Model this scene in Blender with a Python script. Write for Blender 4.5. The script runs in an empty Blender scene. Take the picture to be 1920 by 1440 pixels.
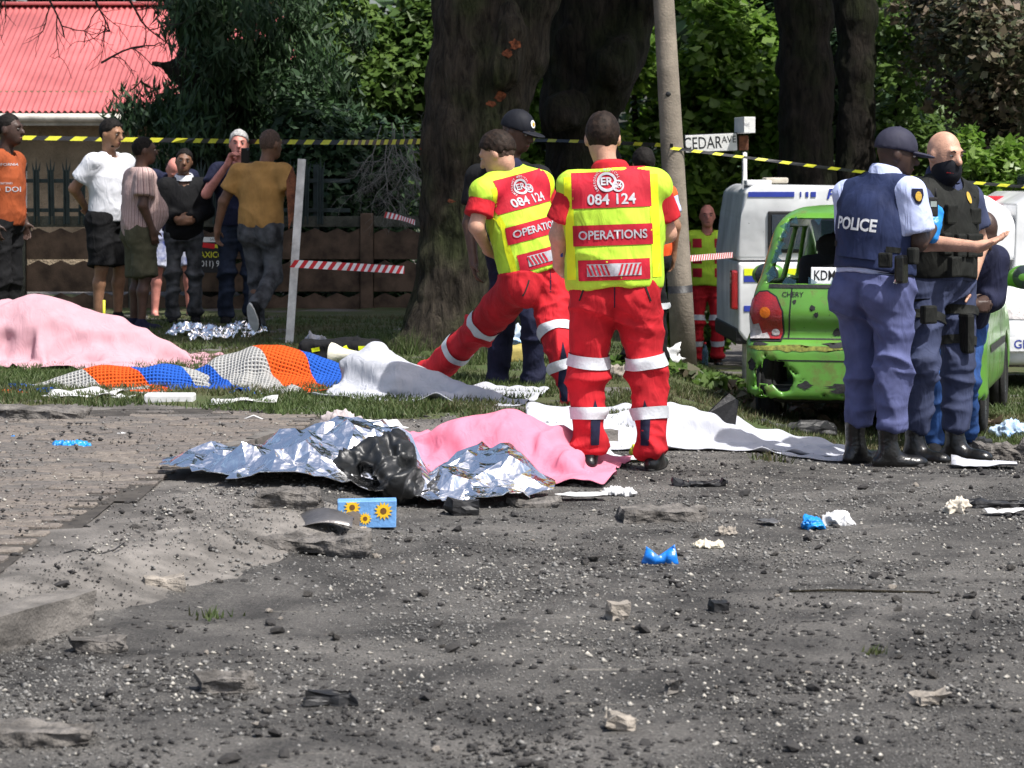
import bpy, bmesh, math, random
import numpy as np
from mathutils import Vector, Matrix
from mathutils.bvhtree import BVHTree
random.seed(7); RNG = np.random.default_rng(7)
S = bpy.context.scene
COL = S.collection
# ------------------------------------------------------------------ camera, sky, sun, exposure
F = 5000.0; CH = 1.53; HY = 317.0          # focal length in photo pixels, eye height, horizon row
cam_d = bpy.data.cameras.new('camera'); cam = bpy.data.objects.new('camera', cam_d); COL.objects.link(cam)
cam.location = (0, 0, CH); cam.rotation_euler = (math.radians(90), 0, 0)
cam_d.sensor_width = 36; cam_d.lens = F/1920*36; cam_d.shift_y = -(720-HY)/1920
cam_d.clip_start = 0.1; cam_d.clip_end = 2000
cam_d.dof.use_dof = True; cam_d.dof.focus_distance = 14.2; cam_d.dof.aperture_fstop = 9.0
S.camera = cam
SUN_EL, SUN_AZ = math.radians(60), math.radians(132)   # azimuth clockwise from +Y (view direction)
sdir = Vector((math.sin(SUN_AZ)*math.cos(SUN_EL), math.cos(SUN_AZ)*math.cos(SUN_EL), math.sin(SUN_EL)))
W = bpy.data.worlds.new('World'); S.world = W; W.use_nodes = True
wn = W.node_tree; sky = wn.nodes.new('ShaderNodeTexSky'); sky.sky_type = 'NISHITA'; sky.sun_disc = False
sky.sun_elevation = SUN_EL; sky.sun_rotation = SUN_AZ; sky.dust_density = 4.0
wn.links.new(sky.outputs[0], wn.nodes['Background'].inputs[0]); wn.nodes['Background'].inputs[1].default_value = 0.12
sl = bpy.data.lights.new('sun', 'SUN'); sl.energy = 4.5; sl.angle = math.radians(0.53); sl.color = (1, .975, .935)
sun = bpy.data.objects.new('sun', sl); COL.objects.link(sun); sun.rotation_euler = sdir.to_track_quat('Z', 'Y').to_euler()
S.view_settings.view_transform = 'Standard'; S.view_settings.look = 'None'; S.view_settings.exposure = 0.62; S.view_settings.gamma = 1
S.view_settings.use_curve_mapping = False

# ------------------------------------------------------------------ helpers
def sst(a, b, x):
    t = np.clip((np.asarray(x, float)-a)/(b-a), 0, 1); return t*t*(3-2*t)
def _h(ix, iy, iz, seed):
    n = (ix.astype(np.int64)*374761393 + iy.astype(np.int64)*668265263 + iz.astype(np.int64)*2147483647 + seed*1274126177) & 0xffffffff
    n = ((n ^ (n >> 13))*1274126177) & 0xffffffff
    n = ((n ^ (n >> 16))*2246822519) & 0xffffffff
    return ((n ^ (n >> 15)) & 0xffff)/32767.5-1
def vnoise(p, f=1.0, seed=0):
    p = np.asarray(p, float)*f; i = np.floor(p); t = p-i; t = t*t*(3-2*t); i = i.astype(np.int64)
    r = 0
    for a in (0, 1):
        for b in (0, 1):
            for c in (0, 1):
                w = (t[..., 0] if a else 1-t[..., 0])*(t[..., 1] if b else 1-t[..., 1])*(t[..., 2] if c else 1-t[..., 2])
                r = r + w*_h(i[..., 0]+a, i[..., 1]+b, i[..., 2]+c, seed)
    return r
def fbm(p, f=1.0, o=3, seed=0):
    r = 0; a = 1
    for k in range(o): r = r+a*vnoise(p, f, seed+k*17); f *= 2.03; a *= .5
    return r
def np_mesh(name, v, f, smooth=True):
    v = np.asarray(v, np.float32); f = np.asarray(f, np.int32); k = f.shape[1]
    me = bpy.data.meshes.new(name)
    me.vertices.add(len(v)); me.vertices.foreach_set('co', v.ravel())
    me.loops.add(f.size); me.loops.foreach_set('vertex_index', f.ravel())
    me.polygons.add(len(f)); me.polygons.foreach_set('loop_start', np.arange(0, f.size, k, dtype=np.int32))
    try: me.polygons.foreach_set('loop_total', np.full(len(f), k, np.int32))
    except Exception: pass
    me.update(calc_edges=True)
    if smooth: me.polygons.foreach_set('use_smooth', np.ones(len(f), bool))
    return me
def link(name, me, mat=None, parent=None):
    o = bpy.data.objects.new(name, me); COL.objects.link(o)
    if mat is not None and me is not None and len(me.materials) == 0: me.materials.append(mat)
    if parent is not None: o.parent = parent
    return o
def tag(o, label, cat, group=None):
    o['label'] = label; o['category'] = cat
    if group: o['group'] = group
    return o
def struct(o): o['kind'] = 'structure'; return o
def stuff(o): o['kind'] = 'stuff'; return o
def empty(name, loc=(0, 0, 0), rz=0, label=None, cat=None, group=None):
    o = bpy.data.objects.new(name, None); COL.objects.link(o); o.location = loc; o.rotation_euler = (0, 0, rz); o.empty_display_size = .1
    if label: tag(o, label, cat, group)
    return o
def bm_obj(name, bm, mat, parent=None, smooth=False, bevel=0, seg=2):
    if bevel: bmesh.ops.bevel(bm, geom=bm.edges[:], offset=bevel, segments=seg, affect='EDGES', clamp_overlap=True, profile=.6)
    bmesh.ops.recalc_face_normals(bm, faces=bm.faces)
    me = bpy.data.meshes.new(name); bm.to_mesh(me); bm.free()
    if smooth:
        for p in me.polygons: p.use_smooth = True
    return link(name, me, mat, parent)
def bx(bm, c, s, R=None):
    r = bmesh.ops.create_cube(bm, size=1)['verts']
    for v in r:
        p = Vector((v.co.x*s[0], v.co.y*s[1], v.co.z*s[2]))
        if R: p = R @ p
        v.co = p+Vector(c)
    return r
def box(name, c, s, mat, parent=None, bevel=.005, R=None, smooth=False):
    bm = bmesh.new(); bx(bm, c, s, R); return bm_obj(name, bm, mat, parent, smooth, bevel)
def prism(bm, pts, axis, a, b):
    """polygon pts in the plane normal to axis ('x': (y,z), 'y': (x,z), 'z': (x,y)), extruded from a to b"""
    def P(u, w, t): return {'x': (t, u, w), 'y': (u, t, w), 'z': (u, w, t)}[axis]
    A = [bm.verts.new(P(u, w, a)) for u, w in pts]; B = [bm.verts.new(P(u, w, b)) for u, w in pts]; n = len(pts)
    bm.faces.new(A); bm.faces.new(B[::-1])
    for i in range(n): bm.faces.new((A[i], A[(i+1) % n], B[(i+1) % n], B[i]))
def tube_np(pts, rad, n=10, cap=True):
    pts = np.asarray(pts, float); m = len(pts); rad = np.broadcast_to(np.asarray(rad, float), (m,))
    t = np.gradient(pts, axis=0); t /= np.linalg.norm(t, axis=1)[:, None]+1e-9
    ref = np.array([0, 0, 1.]) if abs(t[:, 2]).mean() < .8 else np.array([0, 1., 0])
    u = np.cross(t, ref); u /= np.linalg.norm(u, axis=1)[:, None]+1e-9; w = np.cross(t, u)
    a = np.arange(n)*2*np.pi/n
    V = pts[:, None]+rad[:, None, None]*(np.cos(a)[None, :, None]*u[:, None]+np.sin(a)[None, :, None]*w[:, None])
    V = V.reshape(-1, 3); i = np.arange(m-1)[:, None]*n; j = np.arange(n)[None]; j2 = (j+1) % n
    Fq = np.stack([i+j, i+j2, i+n+j2, i+n+j], -1).reshape(-1, 4)
    if cap:
        V = np.vstack([V, pts[0], pts[-1]]); jj = np.arange(n); a0 = len(V)-2
        c0 = np.stack([np.full(n, a0), (jj+1) % n, jj, np.full(n, a0)], -1); 
        c1 = np.stack([np.full(n, a0+1), (m-1)*n+jj, (m-1)*n+(jj+1) % n, np.full(n, a0+1)], -1)
        return V, Fq, np.vstack([c0[:, :3], c1[:, :3]])
    return V, Fq, np.zeros((0, 3), int)
def tube(name, pts, rad, mat, parent=None, n=10, cap=True):
    V, Q, T = tube_np(pts, rad, n, cap)
    me = bpy.data.meshes.new(name); me.from_pydata([tuple(v) for v in V], [], [tuple(q) for q in Q]+[tuple(t) for t in T]); me.update()
    for p in me.polygons: p.use_smooth = True
    return link(name, me, mat, parent)
def lathe(name, prof, mat, parent=None, n=20, loc=(0, 0, 0), R=None):
    prof = np.array(prof, float); a = np.arange(n)*2*np.pi/n
    V = np.stack([prof[:, None, 0]*np.cos(a), prof[:, None, 0]*np.sin(a), np.repeat(prof[:, 1][:, None], n, 1)], -1).reshape(-1, 3)
    i = np.arange(len(prof)-1)[:, None]*n; j = np.arange(n)[None]; j2 = (j+1) % n
    Q = np.stack([i+j, i+j2, i+n+j2, i+n+j], -1).reshape(-1, 4)
    if R is not None: V = V @ np.array(R).T
    return link(name, np_mesh(name, V+np.array(loc), Q), mat, parent)

# ------------------------------------------------------------------ materials
def NT(name):
    m = bpy.data.materials.new(name); m.use_nodes = True; nt = m.node_tree; b = nt.nodes['Principled BSDF']; return m, nt, b
def N(nt, t, **kw):
    n = nt.nodes.new(t)
    for k, v in kw.items():
        if k == 'op': n.operation = v
        else:
            key = int(k[1:]) if k[0] == 'i' and k[1:].isdigit() else k
            n.inputs[key].default_value = v
    return n
def ramp(nt, pos_cols, interp='LINEAR'):
    r = nt.nodes.new('ShaderNodeValToRGB'); r.color_ramp.interpolation = interp
    e = r.color_ramp.elements
    while len(e) < len(pos_cols): e.new(.5)
    for x, (p, c) in zip(e, pos_cols): x.position = p; x.color = (*c, 1)
    return r
def rgb(*c): return tuple(((v/255+.055)/1.055)**2.4 if v > 10 else v/255/12.92 for v in c)
def mat(name, col, rough=.7, var=.25, vs=6., bump=.3, bs=60., metal=0, col2=None, spec=.35, coat=0, sheen=0, bd=.01, det=4, trans=0):
    m, nt, b = NT(name); L = nt.links.new
    tc = nt.nodes.new('ShaderNodeTexCoord')
    n1 = N(nt, 'ShaderNodeTexNoise', Scale=vs, Detail=float(det), Roughness=.6); L(tc.outputs['Object'], n1.inputs['Vector'])
    c2 = col2 or tuple(c*(1-var) for c in col); c1 = col if col2 else tuple(min(1, c*(1+var*.5)) for c in col)
    r = ramp(nt, [(.35, c2), (.65, c1)]); L(n1.outputs['Fac'], r.inputs['Fac']); L(r.outputs[0], b.inputs['Base Color'])
    b.inputs['Roughness'].default_value = rough; b.inputs['Metallic'].default_value = metal; b.inputs['Specular IOR Level'].default_value = spec
    b.inputs['Coat Weight'].default_value = coat; b.inputs['Sheen Weight'].default_value = sheen
    if bump:
        n2 = N(nt, 'ShaderNodeTexNoise', Scale=bs, Detail=4.); L(tc.outputs['Object'], n2.inputs['Vector'])
        bp = N(nt, 'ShaderNodeBump', Strength=bump, Distance=bd); L(n2.outputs['Fac'], bp.inputs['Height']); L(bp.outputs[0], b.inputs['Normal'])
    return m
def leaf_mat(name, cols, rough=.5, tr=.35):
    """leaf colours vary from leaf to leaf through a per-leaf attribute"""
    m, nt, b = NT(name); L = nt.links.new
    at = nt.nodes.new('ShaderNodeAttribute'); at.attribute_name = 'tint'
    r = ramp(nt, [(i/(len(cols)-1), c) for i, c in enumerate(cols)]); L(at.outputs['Fac'], r.inputs['Fac']); L(r.outputs[0], b.inputs['Base Color'])
    b.inputs['Roughness'].default_value = rough; b.inputs['Specular IOR Level'].default_value = .4
    t = nt.nodes.new('ShaderNodeBsdfTranslucent'); L(r.outputs[0], t.inputs['Color'])
    mx = N(nt, 'ShaderNodeMixShader', Fac=tr); L(b.outputs[0], mx.inputs[1]); L(t.outputs[0], mx.inputs[2])
    L(mx.outputs[0], nt.nodes['Material Output'].inputs['Surface'])
    return m
def set_tint(me, per_vert):
    a = me.attributes.new('tint', 'FLOAT', 'POINT'); a.data.foreach_set('value', np.asarray(per_vert, np.float32))

# ------------------------------------------------------------------ signed-distance shapes meshed by surface nets
def smin(a, b, k):
    if k <= 0: return np.minimum(a, b)
    h = np.maximum(k-np.abs(a-b), 0)/k; return np.minimum(a, b)-h*h*k*.25
def cone(a, b, ra, rb=None, k=.03, **kw):
    a = np.array(a, float); b = np.array(b, float); rb = ra if rb is None else rb
    def f(p):
        ba = b-a; t = np.clip(((p-a) @ ba)/(ba @ ba+1e-9), 0, 1); q = p-a-t[..., None]*ba
        return np.sqrt((q*q).sum(-1))-(ra+(rb-ra)*t)
    R = max(ra, rb); return dict(f=f, lo=np.minimum(a, b)-R, hi=np.maximum(a, b)+R, k=k, **kw)
def ell(c, r, R=None, k=.03, **kw):
    c = np.array(c, float); r = np.array(r, float); M = np.eye(3) if R is None else np.array(R)
    def f(p):
        q = (p-c) @ M; k0 = np.sqrt(((q/r)**2).sum(-1)); k1 = np.sqrt(((q/(r*r))**2).sum(-1))+1e-6
        return k0*(k0-1)/k1
    e = r.max(); return dict(f=f, lo=c-e, hi=c+e, k=k, **kw)
def rbox(c, s, rd=.02, R=None, k=.0, **kw):
    c = np.array(c, float); s = np.array(s, float); M = np.eye(3) if R is None else np.array(R)
    def f(p):
        q = np.abs((p-c) @ M)-(s-rd); return np.sqrt((np.maximum(q, 0)**2).sum(-1))+np.minimum(q.max(-1), 0)-rd
    e = np.linalg.norm(s) if R is not None else s; return dict(f=f, lo=c-e, hi=c+e, k=k, **kw)
def sub(p): p['op'] = 'sub'; return p
def cutplane(pt, n):
    """keep the side the normal points away from"""
    pt = np.array(pt, float); n = np.array(n, float); n /= np.linalg.norm(n)
    return lambda p: (p-pt) @ n
def clip(p, pt, n):
    g = p['f']; c = cutplane(pt, n); p['f'] = lambda q: np.maximum(g(q), c(q)); return p
def sdf_mesh(prims, h, post=None):
    add = [p for p in prims if p.get('op') != 'sub']
    lo = np.min([p['lo'] for p in add], 0)-3*h; hi = np.max([p['hi'] for p in add], 0)+3*h
    n = np.ceil((hi-lo)/h).astype(int)+1
    ax = [lo[i]+np.arange(n[i])*h for i in range(3)]
    D = np.full(n, 9., np.float32)
    for p in prims:
        m = p['k']+2.5*h
        i0 = np.clip(np.floor((p['lo']-m-lo)/h).astype(int), 0, n-1); i1 = np.clip(np.ceil((p['hi']+m-lo)/h).astype(int)+1, 1, n)
        if (i1 <= i0).any(): continue
        sl_ = tuple(slice(a, b) for a, b in zip(i0, i1))
        P = np.stack(np.meshgrid(*[ax[i][sl_[i]] for i in range(3)], indexing='ij'), -1)
        d = p['f'](P).astype(np.float32)
        if p.get('op') == 'sub': D[sl_] = -smin(-D[sl_], d, p['k'])
        else: D[sl_] = smin(D[sl_], d, p['k'])
    if post is not None:
        P = np.stack(np.meshgrid(*ax, indexing='ij'), -1); D = post(D, P).astype(np.float32)
    return surface_nets(D, lo, h)
def surface_nets(D, lo, h):
    s = D < 0; nx, ny, nz = np.array(D.shape)-1
    c = np.zeros((nx, ny, nz), np.int8)
    O = [(i, j, k) for i in (0, 1) for j in (0, 1) for k in (0, 1)]
    for i, j, k in O: c += s[i:i+nx, j:j+ny, k:k+nz]
    act = np.argwhere((c > 0) & (c < 8)); idx = np.full((nx, ny, nz), -1, np.int64); idx[tuple(act.T)] = np.arange(len(act))
    pos = np.zeros((len(act), 3)); cnt = np.zeros(len(act))
    cv = {o: D[act[:, 0]+o[0], act[:, 1]+o[1], act[:, 2]+o[2]].astype(float) for o in O}
    for a in O:
        for ax in range(3):
            if a[ax] == 0:
                b = list(a); b[ax] = 1; b = tuple(b); va, vb = cv[a], cv[b]; m = (va < 0) != (vb < 0)
                t = np.where(m, va/np.where(m, va-vb, 1), 0); q = np.tile(np.array(a, float), (len(act), 1)); q[:, ax] = t
                pos += q*m[:, None]; cnt += m
    V = (act+pos/np.maximum(cnt, 1)[:, None])*h+lo
    Fs = []
    for ax in range(3):
        b, e = (ax+1) % 3, (ax+2) % 3
        A = [slice(1, -1)]*3; A[ax] = slice(0, -1); s0 = s[tuple(A)]; B = list(A); B[ax] = slice(1, None); s1 = s[tuple(B)]
        ed = np.argwhere(s0 != s1); pol = s0[tuple(ed.T)]
        off = np.ones(3, int); off[ax] = 0; base = ed+off
        def cell(db, de):
            q = base.copy(); q[:, b] -= db; q[:, e] -= de; return idx[q[:, 0], q[:, 1], q[:, 2]]
        q = np.stack([cell(1, 1), cell(0, 1), cell(0, 0), cell(1, 0)], -1)
        q[~pol] = q[~pol][:, ::-1]; Fs.append(q)
    Fq = np.vstack(Fs); Fq = Fq[(Fq >= 0).all(1)]
    return V, Fq
def vnormals(V, Q):
    n = np.cross(V[Q[:, 2]]-V[Q[:, 0]], V[Q[:, 3 if Q.shape[1] > 3 else 1]]-V[Q[:, 1 if Q.shape[1] > 3 else 0]]); r = np.zeros_like(V)
    for k in range(Q.shape[1]): np.add.at(r, Q[:, k], n)
    return r/(np.linalg.norm(r, axis=1)[:, None]+1e-12)
def relax(V, Q, it=1, lam=.5):
    E = np.vstack([Q[:, [0, 1]], Q[:, [1, 2]], Q[:, [2, 3]], Q[:, [3, 0]]])
    for _ in range(it):
        a = np.zeros_like(V); c = np.zeros(len(V))
        np.add.at(a, E[:, 0], V[E[:, 1]]); np.add.at(a, E[:, 1], V[E[:, 0]]); np.add.at(c, E[:, 0], 1); np.add.at(c, E[:, 1], 1)
        V = V+lam*(a/np.maximum(c, 1)[:, None]-V)
    return V

# ------------------------------------------------------------------ flat marks laid on curved surfaces (lettering, panels, stripes)
def text_geo(txt, size, bold=0., ital=0.):
    cu = bpy.data.curves.new('t', 'FONT'); cu.body = txt; cu.size = size; cu.align_x = 'CENTER'; cu.align_y = 'CENTER'; cu.offset = bold*size; cu.shear = ital
    cu.resolution_u = 3
    o = bpy.data.objects.new('t', cu); COL.objects.link(o); dg = bpy.context.evaluated_depsgraph_get(); me = o.evaluated_get(dg).to_mesh()
    v = [(p.co.x, p.co.y) for p in me.vertices]; f = [tuple(p.vertices) for p in me.polygons]
    o.evaluated_get(dg).to_mesh_clear(); bpy.data.objects.remove(o); bpy.data.curves.remove(cu); return v, f
def rect_geo(w, h, cell=.02, cx=0, cy=0, skew=0):
    nx = max(1, int(round(w/cell))); ny = max(1, int(round(h/cell)))
    v = [(cx-w/2+w*i/nx+skew*(j/ny-.5), cy-h/2+h*j/ny) for j in range(ny+1) for i in range(nx+1)]
    f = [(j*(nx+1)+i, j*(nx+1)+i+1, (j+1)*(nx+1)+i+1, (j+1)*(nx+1)+i) for j in range(ny) for i in range(nx)]; return v, f
def disc_geo(r, r0=0., n=28, cx=0, cy=0, ry=None):
    k = 1 if ry is None else ry/r
    rr = [r0, (r0+r)/2, r]; v = [(cx+q*math.cos(2*math.pi*i/n), cy+q*k*math.sin(2*math.pi*i/n)) for q in rr for i in range(n)]
    f = [(a*n+i, a*n+(i+1) % n, (a+1)*n+(i+1) % n, (a+1)*n+i) for a in range(2) for i in range(n)]; return v, f
def poly_geo(pts, cell=.03):
    bm = bmesh.new(); bm.faces.new([bm.verts.new((x, y, 0)) for x, y in pts]); bmesh.ops.triangulate(bm, faces=bm.faces)
    for _ in range(4):
        es = [e for e in bm.edges if e.calc_length() > cell]
        if not es: break
        bmesh.ops.subdivide_edges(bm, edges=es, cuts=1); bmesh.ops.triangulate(bm, faces=bm.faces)
    bm.verts.index_update(); v = [(p.co.x, p.co.y) for p in bm.verts]; f = [tuple(q.index for q in p.verts) for p in bm.faces]; bm.free(); return v, f
def decal(name, geo, bvh, o, u, w, mt, parent, off=.004, reach=.6, sx=1., rot=0.):
    """lays 2-D geometry on a surface: o = centre, u/w = directions across and up; rays go along -(u x w)"""
    u = Vector(u).normalized(); w = Vector(w).normalized(); n = u.cross(w); o = Vector(o); V = []; ok = []
    cr, sr = math.cos(rot), math.sin(rot)
    for a, b in geo[0]:
        a, b = a*sx, b; a, b = a*cr-b*sr, a*sr+b*cr
        p = o+u*a+w*b+n*reach; hit, nn, _, _ = bvh.ray_cast(p, -n, 2*reach)
        if hit is None: V.append(p); ok.append(False)
        else:
            nn = nn if nn.dot(n) > 0 else -nn; V.append(hit+(nn*.75+n*.25)*off); ok.append(True)
    fs = [f for f in geo[1] if all(ok[i] for i in f)]
    if not fs: return None
    used = sorted({i for f in fs for i in f}); mp = {i: k for k, i in enumerate(used)}
    me = bpy.data.meshes.new(name); me.from_pydata([V[i] for i in used], [], [tuple(mp[i] for i in f) for f in fs]); me.update()
    for p in me.polygons: p.use_smooth = True
    return link(name, me, mt, parent)
def band(name, bvh, c, axis, width, mt, parent, off=.004, n=36, cross=None):
    """a strip sewn round a limb: rays leave the limb's axis"""
    ax = Vector(axis).normalized(); r = Vector((0, 1, 0)) if abs(ax.y) < .8 else Vector((1, 0, 0)); u = ax.cross(r).normalized(); w = ax.cross(u); c = Vector(c)
    V = []; rows = 4
    for j in range(rows+1):
        for i in range(n):
            a = 2*math.pi*i/n; d = u*math.cos(a)+w*math.sin(a); p = c+ax*(width*(j/rows-.5)); hit, nn, _, _ = bvh.ray_cast(p, d, .4)
            V.append((hit+d*off) if hit is not None else None)
    fs = []
    for j in range(rows):
        for i in range(n):
            q = (j*n+i, j*n+(i+1) % n, (j+1)*n+(i+1) % n, (j+1)*n+i)
            if all(V[k] is not None for k in q): fs.append(q)
    if not fs: return None
    me = bpy.data.meshes.new(name); me.from_pydata([v if v is not None else (0, 0, 0) for v in V], [], fs); me.update()
    bm = bmesh.new(); bm.from_mesh(me); bmesh.ops.delete(bm, geom=[v for v in bm.verts if not v.link_faces], context='VERTS'); bm.to_mesh(me); bm.free()
    for p in me.polygons: p.use_smooth = True
    return link(name, me, mt, parent)

# ------------------------------------------------------------------ the lie of the land
KERB = np.array([(-6.5, -4), (-3.1, 4.6), (-2.4, 6.5), (-1.49, 8.76), (-.95, 10.1), (-.57, 11.04), (-.38, 12.2), (-.28, 13.4), (.05, 14.35), (.8, 14.9), (3, 15.15), (8, 15.3), (30, 15.6)])
def kerb_s(x, y):
    """signed distance from the kerb line: positive on the verge side"""
    x = np.asarray(x, float); y = np.asarray(y, float); best = np.full(np.broadcast(x, y).shape, 1e9); sg = np.ones_like(best)
    for (ax, ay), (bx_, by) in zip(KERB[:-1], KERB[1:]):
        dx, dy = bx_-ax, by-ay; t = np.clip(((x-ax)*dx+(y-ay)*dy)/(dx*dx+dy*dy), 0, 1)
        ex, ey = x-ax-t*dx, y-ay-t*dy; d = np.hypot(ex, ey); cr = dx*ey-dy*ex
        m = d < best; best = np.where(m, d, best); sg = np.where(m, np.where(cr > 0, 1., -1.), sg)
    return best*sg
def gz(x, y):
    x = np.asarray(x, float); y = np.asarray(y, float)
    r = sst(.8, 2.2, x)
    return .10*sst(0, .42, kerb_s(x, y))*(1-.95*r)-.19*r*sst(14.0, 16.3, y)-.045*np.clip(y-19, 0, 40)*r-.05*sst(1.2, 1.8, x)*sst(13, 14.2, y)*(1-sst(14.2, 16.3, y))
def g(x, y): return float(gz(x, y))
def at(px, py, d): return Vector(((px-960)*d/F, d, CH-(py-HY)*d/F))      # a photo position at a known distance
def on_ground(px, py):
    """where the line of sight through a photo position meets the land"""
    lo, hi = 5., 60.
    f = lambda d: CH-(py-HY)*d/F-g((px-960)*d/F, d)
    d = lo
    while d < hi and f(d) > 0: d += .1
    a, b = d-.1, d
    for _ in range(20):
        m = (a+b)/2
        if f(m) > 0: a = m
        else: b = m
    return Vector(((px-960)*a/F, a, g((px-960)*a/F, a)))
# ================================================================== SETTING
def grid_sheet(name, x0, x1, y0, y1, st, mt, off=0., mask=None, rough=.0, seed=0, extra=None):
    xs = np.arange(x0, x1+st/2, st); ys = np.arange(y0, y1+st/2, st); X, Y = np.meshgrid(xs, ys, indexing='ij')
    Z = gz(X, Y)+off
    if rough: Z = Z+rough*fbm(np.stack([X, Y, X*0], -1), 3.0, 4, seed)
    if extra is not None: Z = Z+extra(X, Y)
    V = np.stack([X, Y, Z], -1).reshape(-1, 3); nx, ny = len(xs), len(ys)
    i, j = np.meshgrid(np.arange(nx-1), np.arange(ny-1), indexing='ij'); a = i*ny+j
    Q = np.stack([a, a+ny, a+ny+1, a+1], -1).reshape(-1, 4)
    if mask is not None:
        c = V[Q].mean(1); Q = Q[mask(c[:, 0], c[:, 1])]
        u, inv = np.unique(Q, return_inverse=True); V = V[u]; Q = inv.reshape(-1, 4)
    return link(name, np_mesh(name, V, Q), mt)

def asphalt_mat():
    m, nt, b = NT('scorched asphalt'); L = nt.links.new; tc = nt.nodes.new('ShaderNodeTexCoord'); P = tc.outputs['Object']
    fine = N(nt, 'ShaderNodeTexNoise', Scale=90., Detail=6., Roughness=.75); L(P, fine.inputs['Vector'])
    mid = N(nt, 'ShaderNodeTexNoise', Scale=2.2, Detail=7., Roughness=.65, Distortion=.6); L(P, mid.inputs['Vector'])
    big = N(nt, 'ShaderNodeTexNoise', Scale=.55, Detail=5., Roughness=.6); L(P, big.inputs['Vector'])
    r1 = ramp(nt, [(.28, (.018, .018, .018)), (.46, (.082, .081, .080)), (.58, (.125, .123, .12)), (.74, (.32, .31, .295))]); L(fine.outputs['Fac'], r1.inputs['Fac'])
    r2 = ramp(nt, [(.36, (.42, .415, .41)), (.62, (1.15, 1.12, 1.08))]); L(mid.outputs['Fac'], r2.inputs['Fac'])
    r3 = ramp(nt, [(.35, (.7, .69, .68)), (.6, (1.1, 1.08, 1.05))]); L(big.outputs['Fac'], r3.inputs['Fac'])
    m1 = nt.nodes.new('ShaderNodeMixRGB'); m1.blend_type = 'MULTIPLY'; m1.inputs[0].default_value = 1; L(r1.outputs[0], m1.inputs[1]); L(r2.outputs[0], m1.inputs[2])
    m2 = nt.nodes.new('ShaderNodeMixRGB'); m2.blend_type = 'MULTIPLY'; m2.inputs[0].default_value = 1; L(m1.outputs[0], m2.inputs[1]); L(r3.outputs[0], m2.inputs[2])
    vo = N(nt, 'ShaderNodeTexVoronoi', Scale=120.); L(P, vo.inputs['Vector'])
    lt = N(nt, 'ShaderNodeMath', op='LESS_THAN', i1=.16); L(vo.outputs['Distance'], lt.inputs[0])
    sep = nt.nodes.new('ShaderNodeSeparateColor'); L(vo.outputs['Color'], sep.inputs[0]); gt = N(nt, 'ShaderNodeMath', op='GREATER_THAN', i1=.84); L(sep.outputs[0], gt.inputs[0])
    mu = N(nt, 'ShaderNodeMath', op='MULTIPLY'); L(lt.outputs[0], mu.inputs[0]); L(gt.outputs[0], mu.inputs[1])
    m3 = nt.nodes.new('ShaderNodeMixRGB'); L(mu.outputs[0], m3.inputs[0]); L(m2.outputs[0], m3.inputs[1]); m3.inputs[2].default_value = (.26, .245, .225, 1)
    # pale chalky scuffs lying across the lane
    mp = nt.nodes.new('ShaderNodeMapping'); mp.inputs['Scale'].default_value = (2.2, 16, 1); L(P, mp.inputs[0])
    sc = N(nt, 'ShaderNodeTexNoise', Scale=1.0, Detail=4.); L(mp.outputs[0], sc.inputs['Vector']); rs = ramp(nt, [(.66, (0, 0, 0)), (.78, (.8, .8, .8))]); L(sc.outputs['Fac'], rs.inputs['Fac'])
    ms = N(nt, 'ShaderNodeMath', op='MULTIPLY'); L(rs.outputs[0], ms.inputs[0]); L(fine.outputs['Fac'], ms.inputs[1])
    m4 = nt.nodes.new('ShaderNodeMixRGB'); L(ms.outputs[0], m4.inputs[0]); L(m3.outputs[0], m4.inputs[1]); m4.inputs[2].default_value = (.36, .33, .28, 1)
    L(m4.outputs[0], b.inputs['Base Color']); b.inputs['Roughness'].default_value = .88; b.inputs['Specular IOR Level'].default_value = .25
    bp = N(nt, 'ShaderNodeBump', Strength=.9, Distance=.012); L(fine.outputs['Fac'], bp.inputs['Height']); L(bp.outputs[0], b.inputs['Normal'])
    return m
M = {}
M['asphalt'] = asphalt_mat()
M['soil'] = mat('dusty soil', (.125, .115, .105), .95, .55, 3.5, .8, 70, bd=.02, det=8)
M['grassbase'] = mat('turf', (.05, .075, .02), .95, 0, 2.2, .9, 90, col2=(.085, .08, .04), bd=.02, det=8)
M['concrete'] = mat('weathered concrete', (.27, .24, .205), .9, .45, 9, .6, 110, det=8)
M['ramp'] = mat('worn concrete ramp', (.15, .138, .125), .92, .5, 5, .6, 90, det=8)
M['darkslab'] = mat('sooty broken concrete', (.125, .115, .105), .92, .65, 14, .9, 60, bd=.02, det=8)
M['far_ground'] = mat('far ground', (.06, .07, .03), .95, .4, .6, .3, 8)
far = grid_sheet('ground', -240, 240, -60, 420, 10, M['far_ground'], off=-2.2); struct(far)
far.data.vertices.foreach_set('co', np.where(np.arange(len(far.data.vertices)*3).reshape(-1, 3) % 3 == 2, -2.0, np.array([v.co[:] for v in far.data.vertices])).astype(np.float32).ravel())
near_x0, near_x1 = -9.0, 12.0
road = struct(grid_sheet('road', near_x0, near_x1, 3.0, 15.6, .06, M['asphalt'], 0, lambda x, y: kerb_s(x, y) < .5, rough=.003))
verge = struct(grid_sheet('verge_soil', near_x0, near_x1, 7.0, 44.0, .12, M['soil'], .006, lambda x, y: kerb_s(x, y) > .28, rough=.008, seed=3, extra=lambda x, y: -.04*(1-sst(.34, .46, kerb_s(x, y)+.05*fbm(np.stack([x, y, x*0], -1), 3., 3, 2)))))
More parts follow.
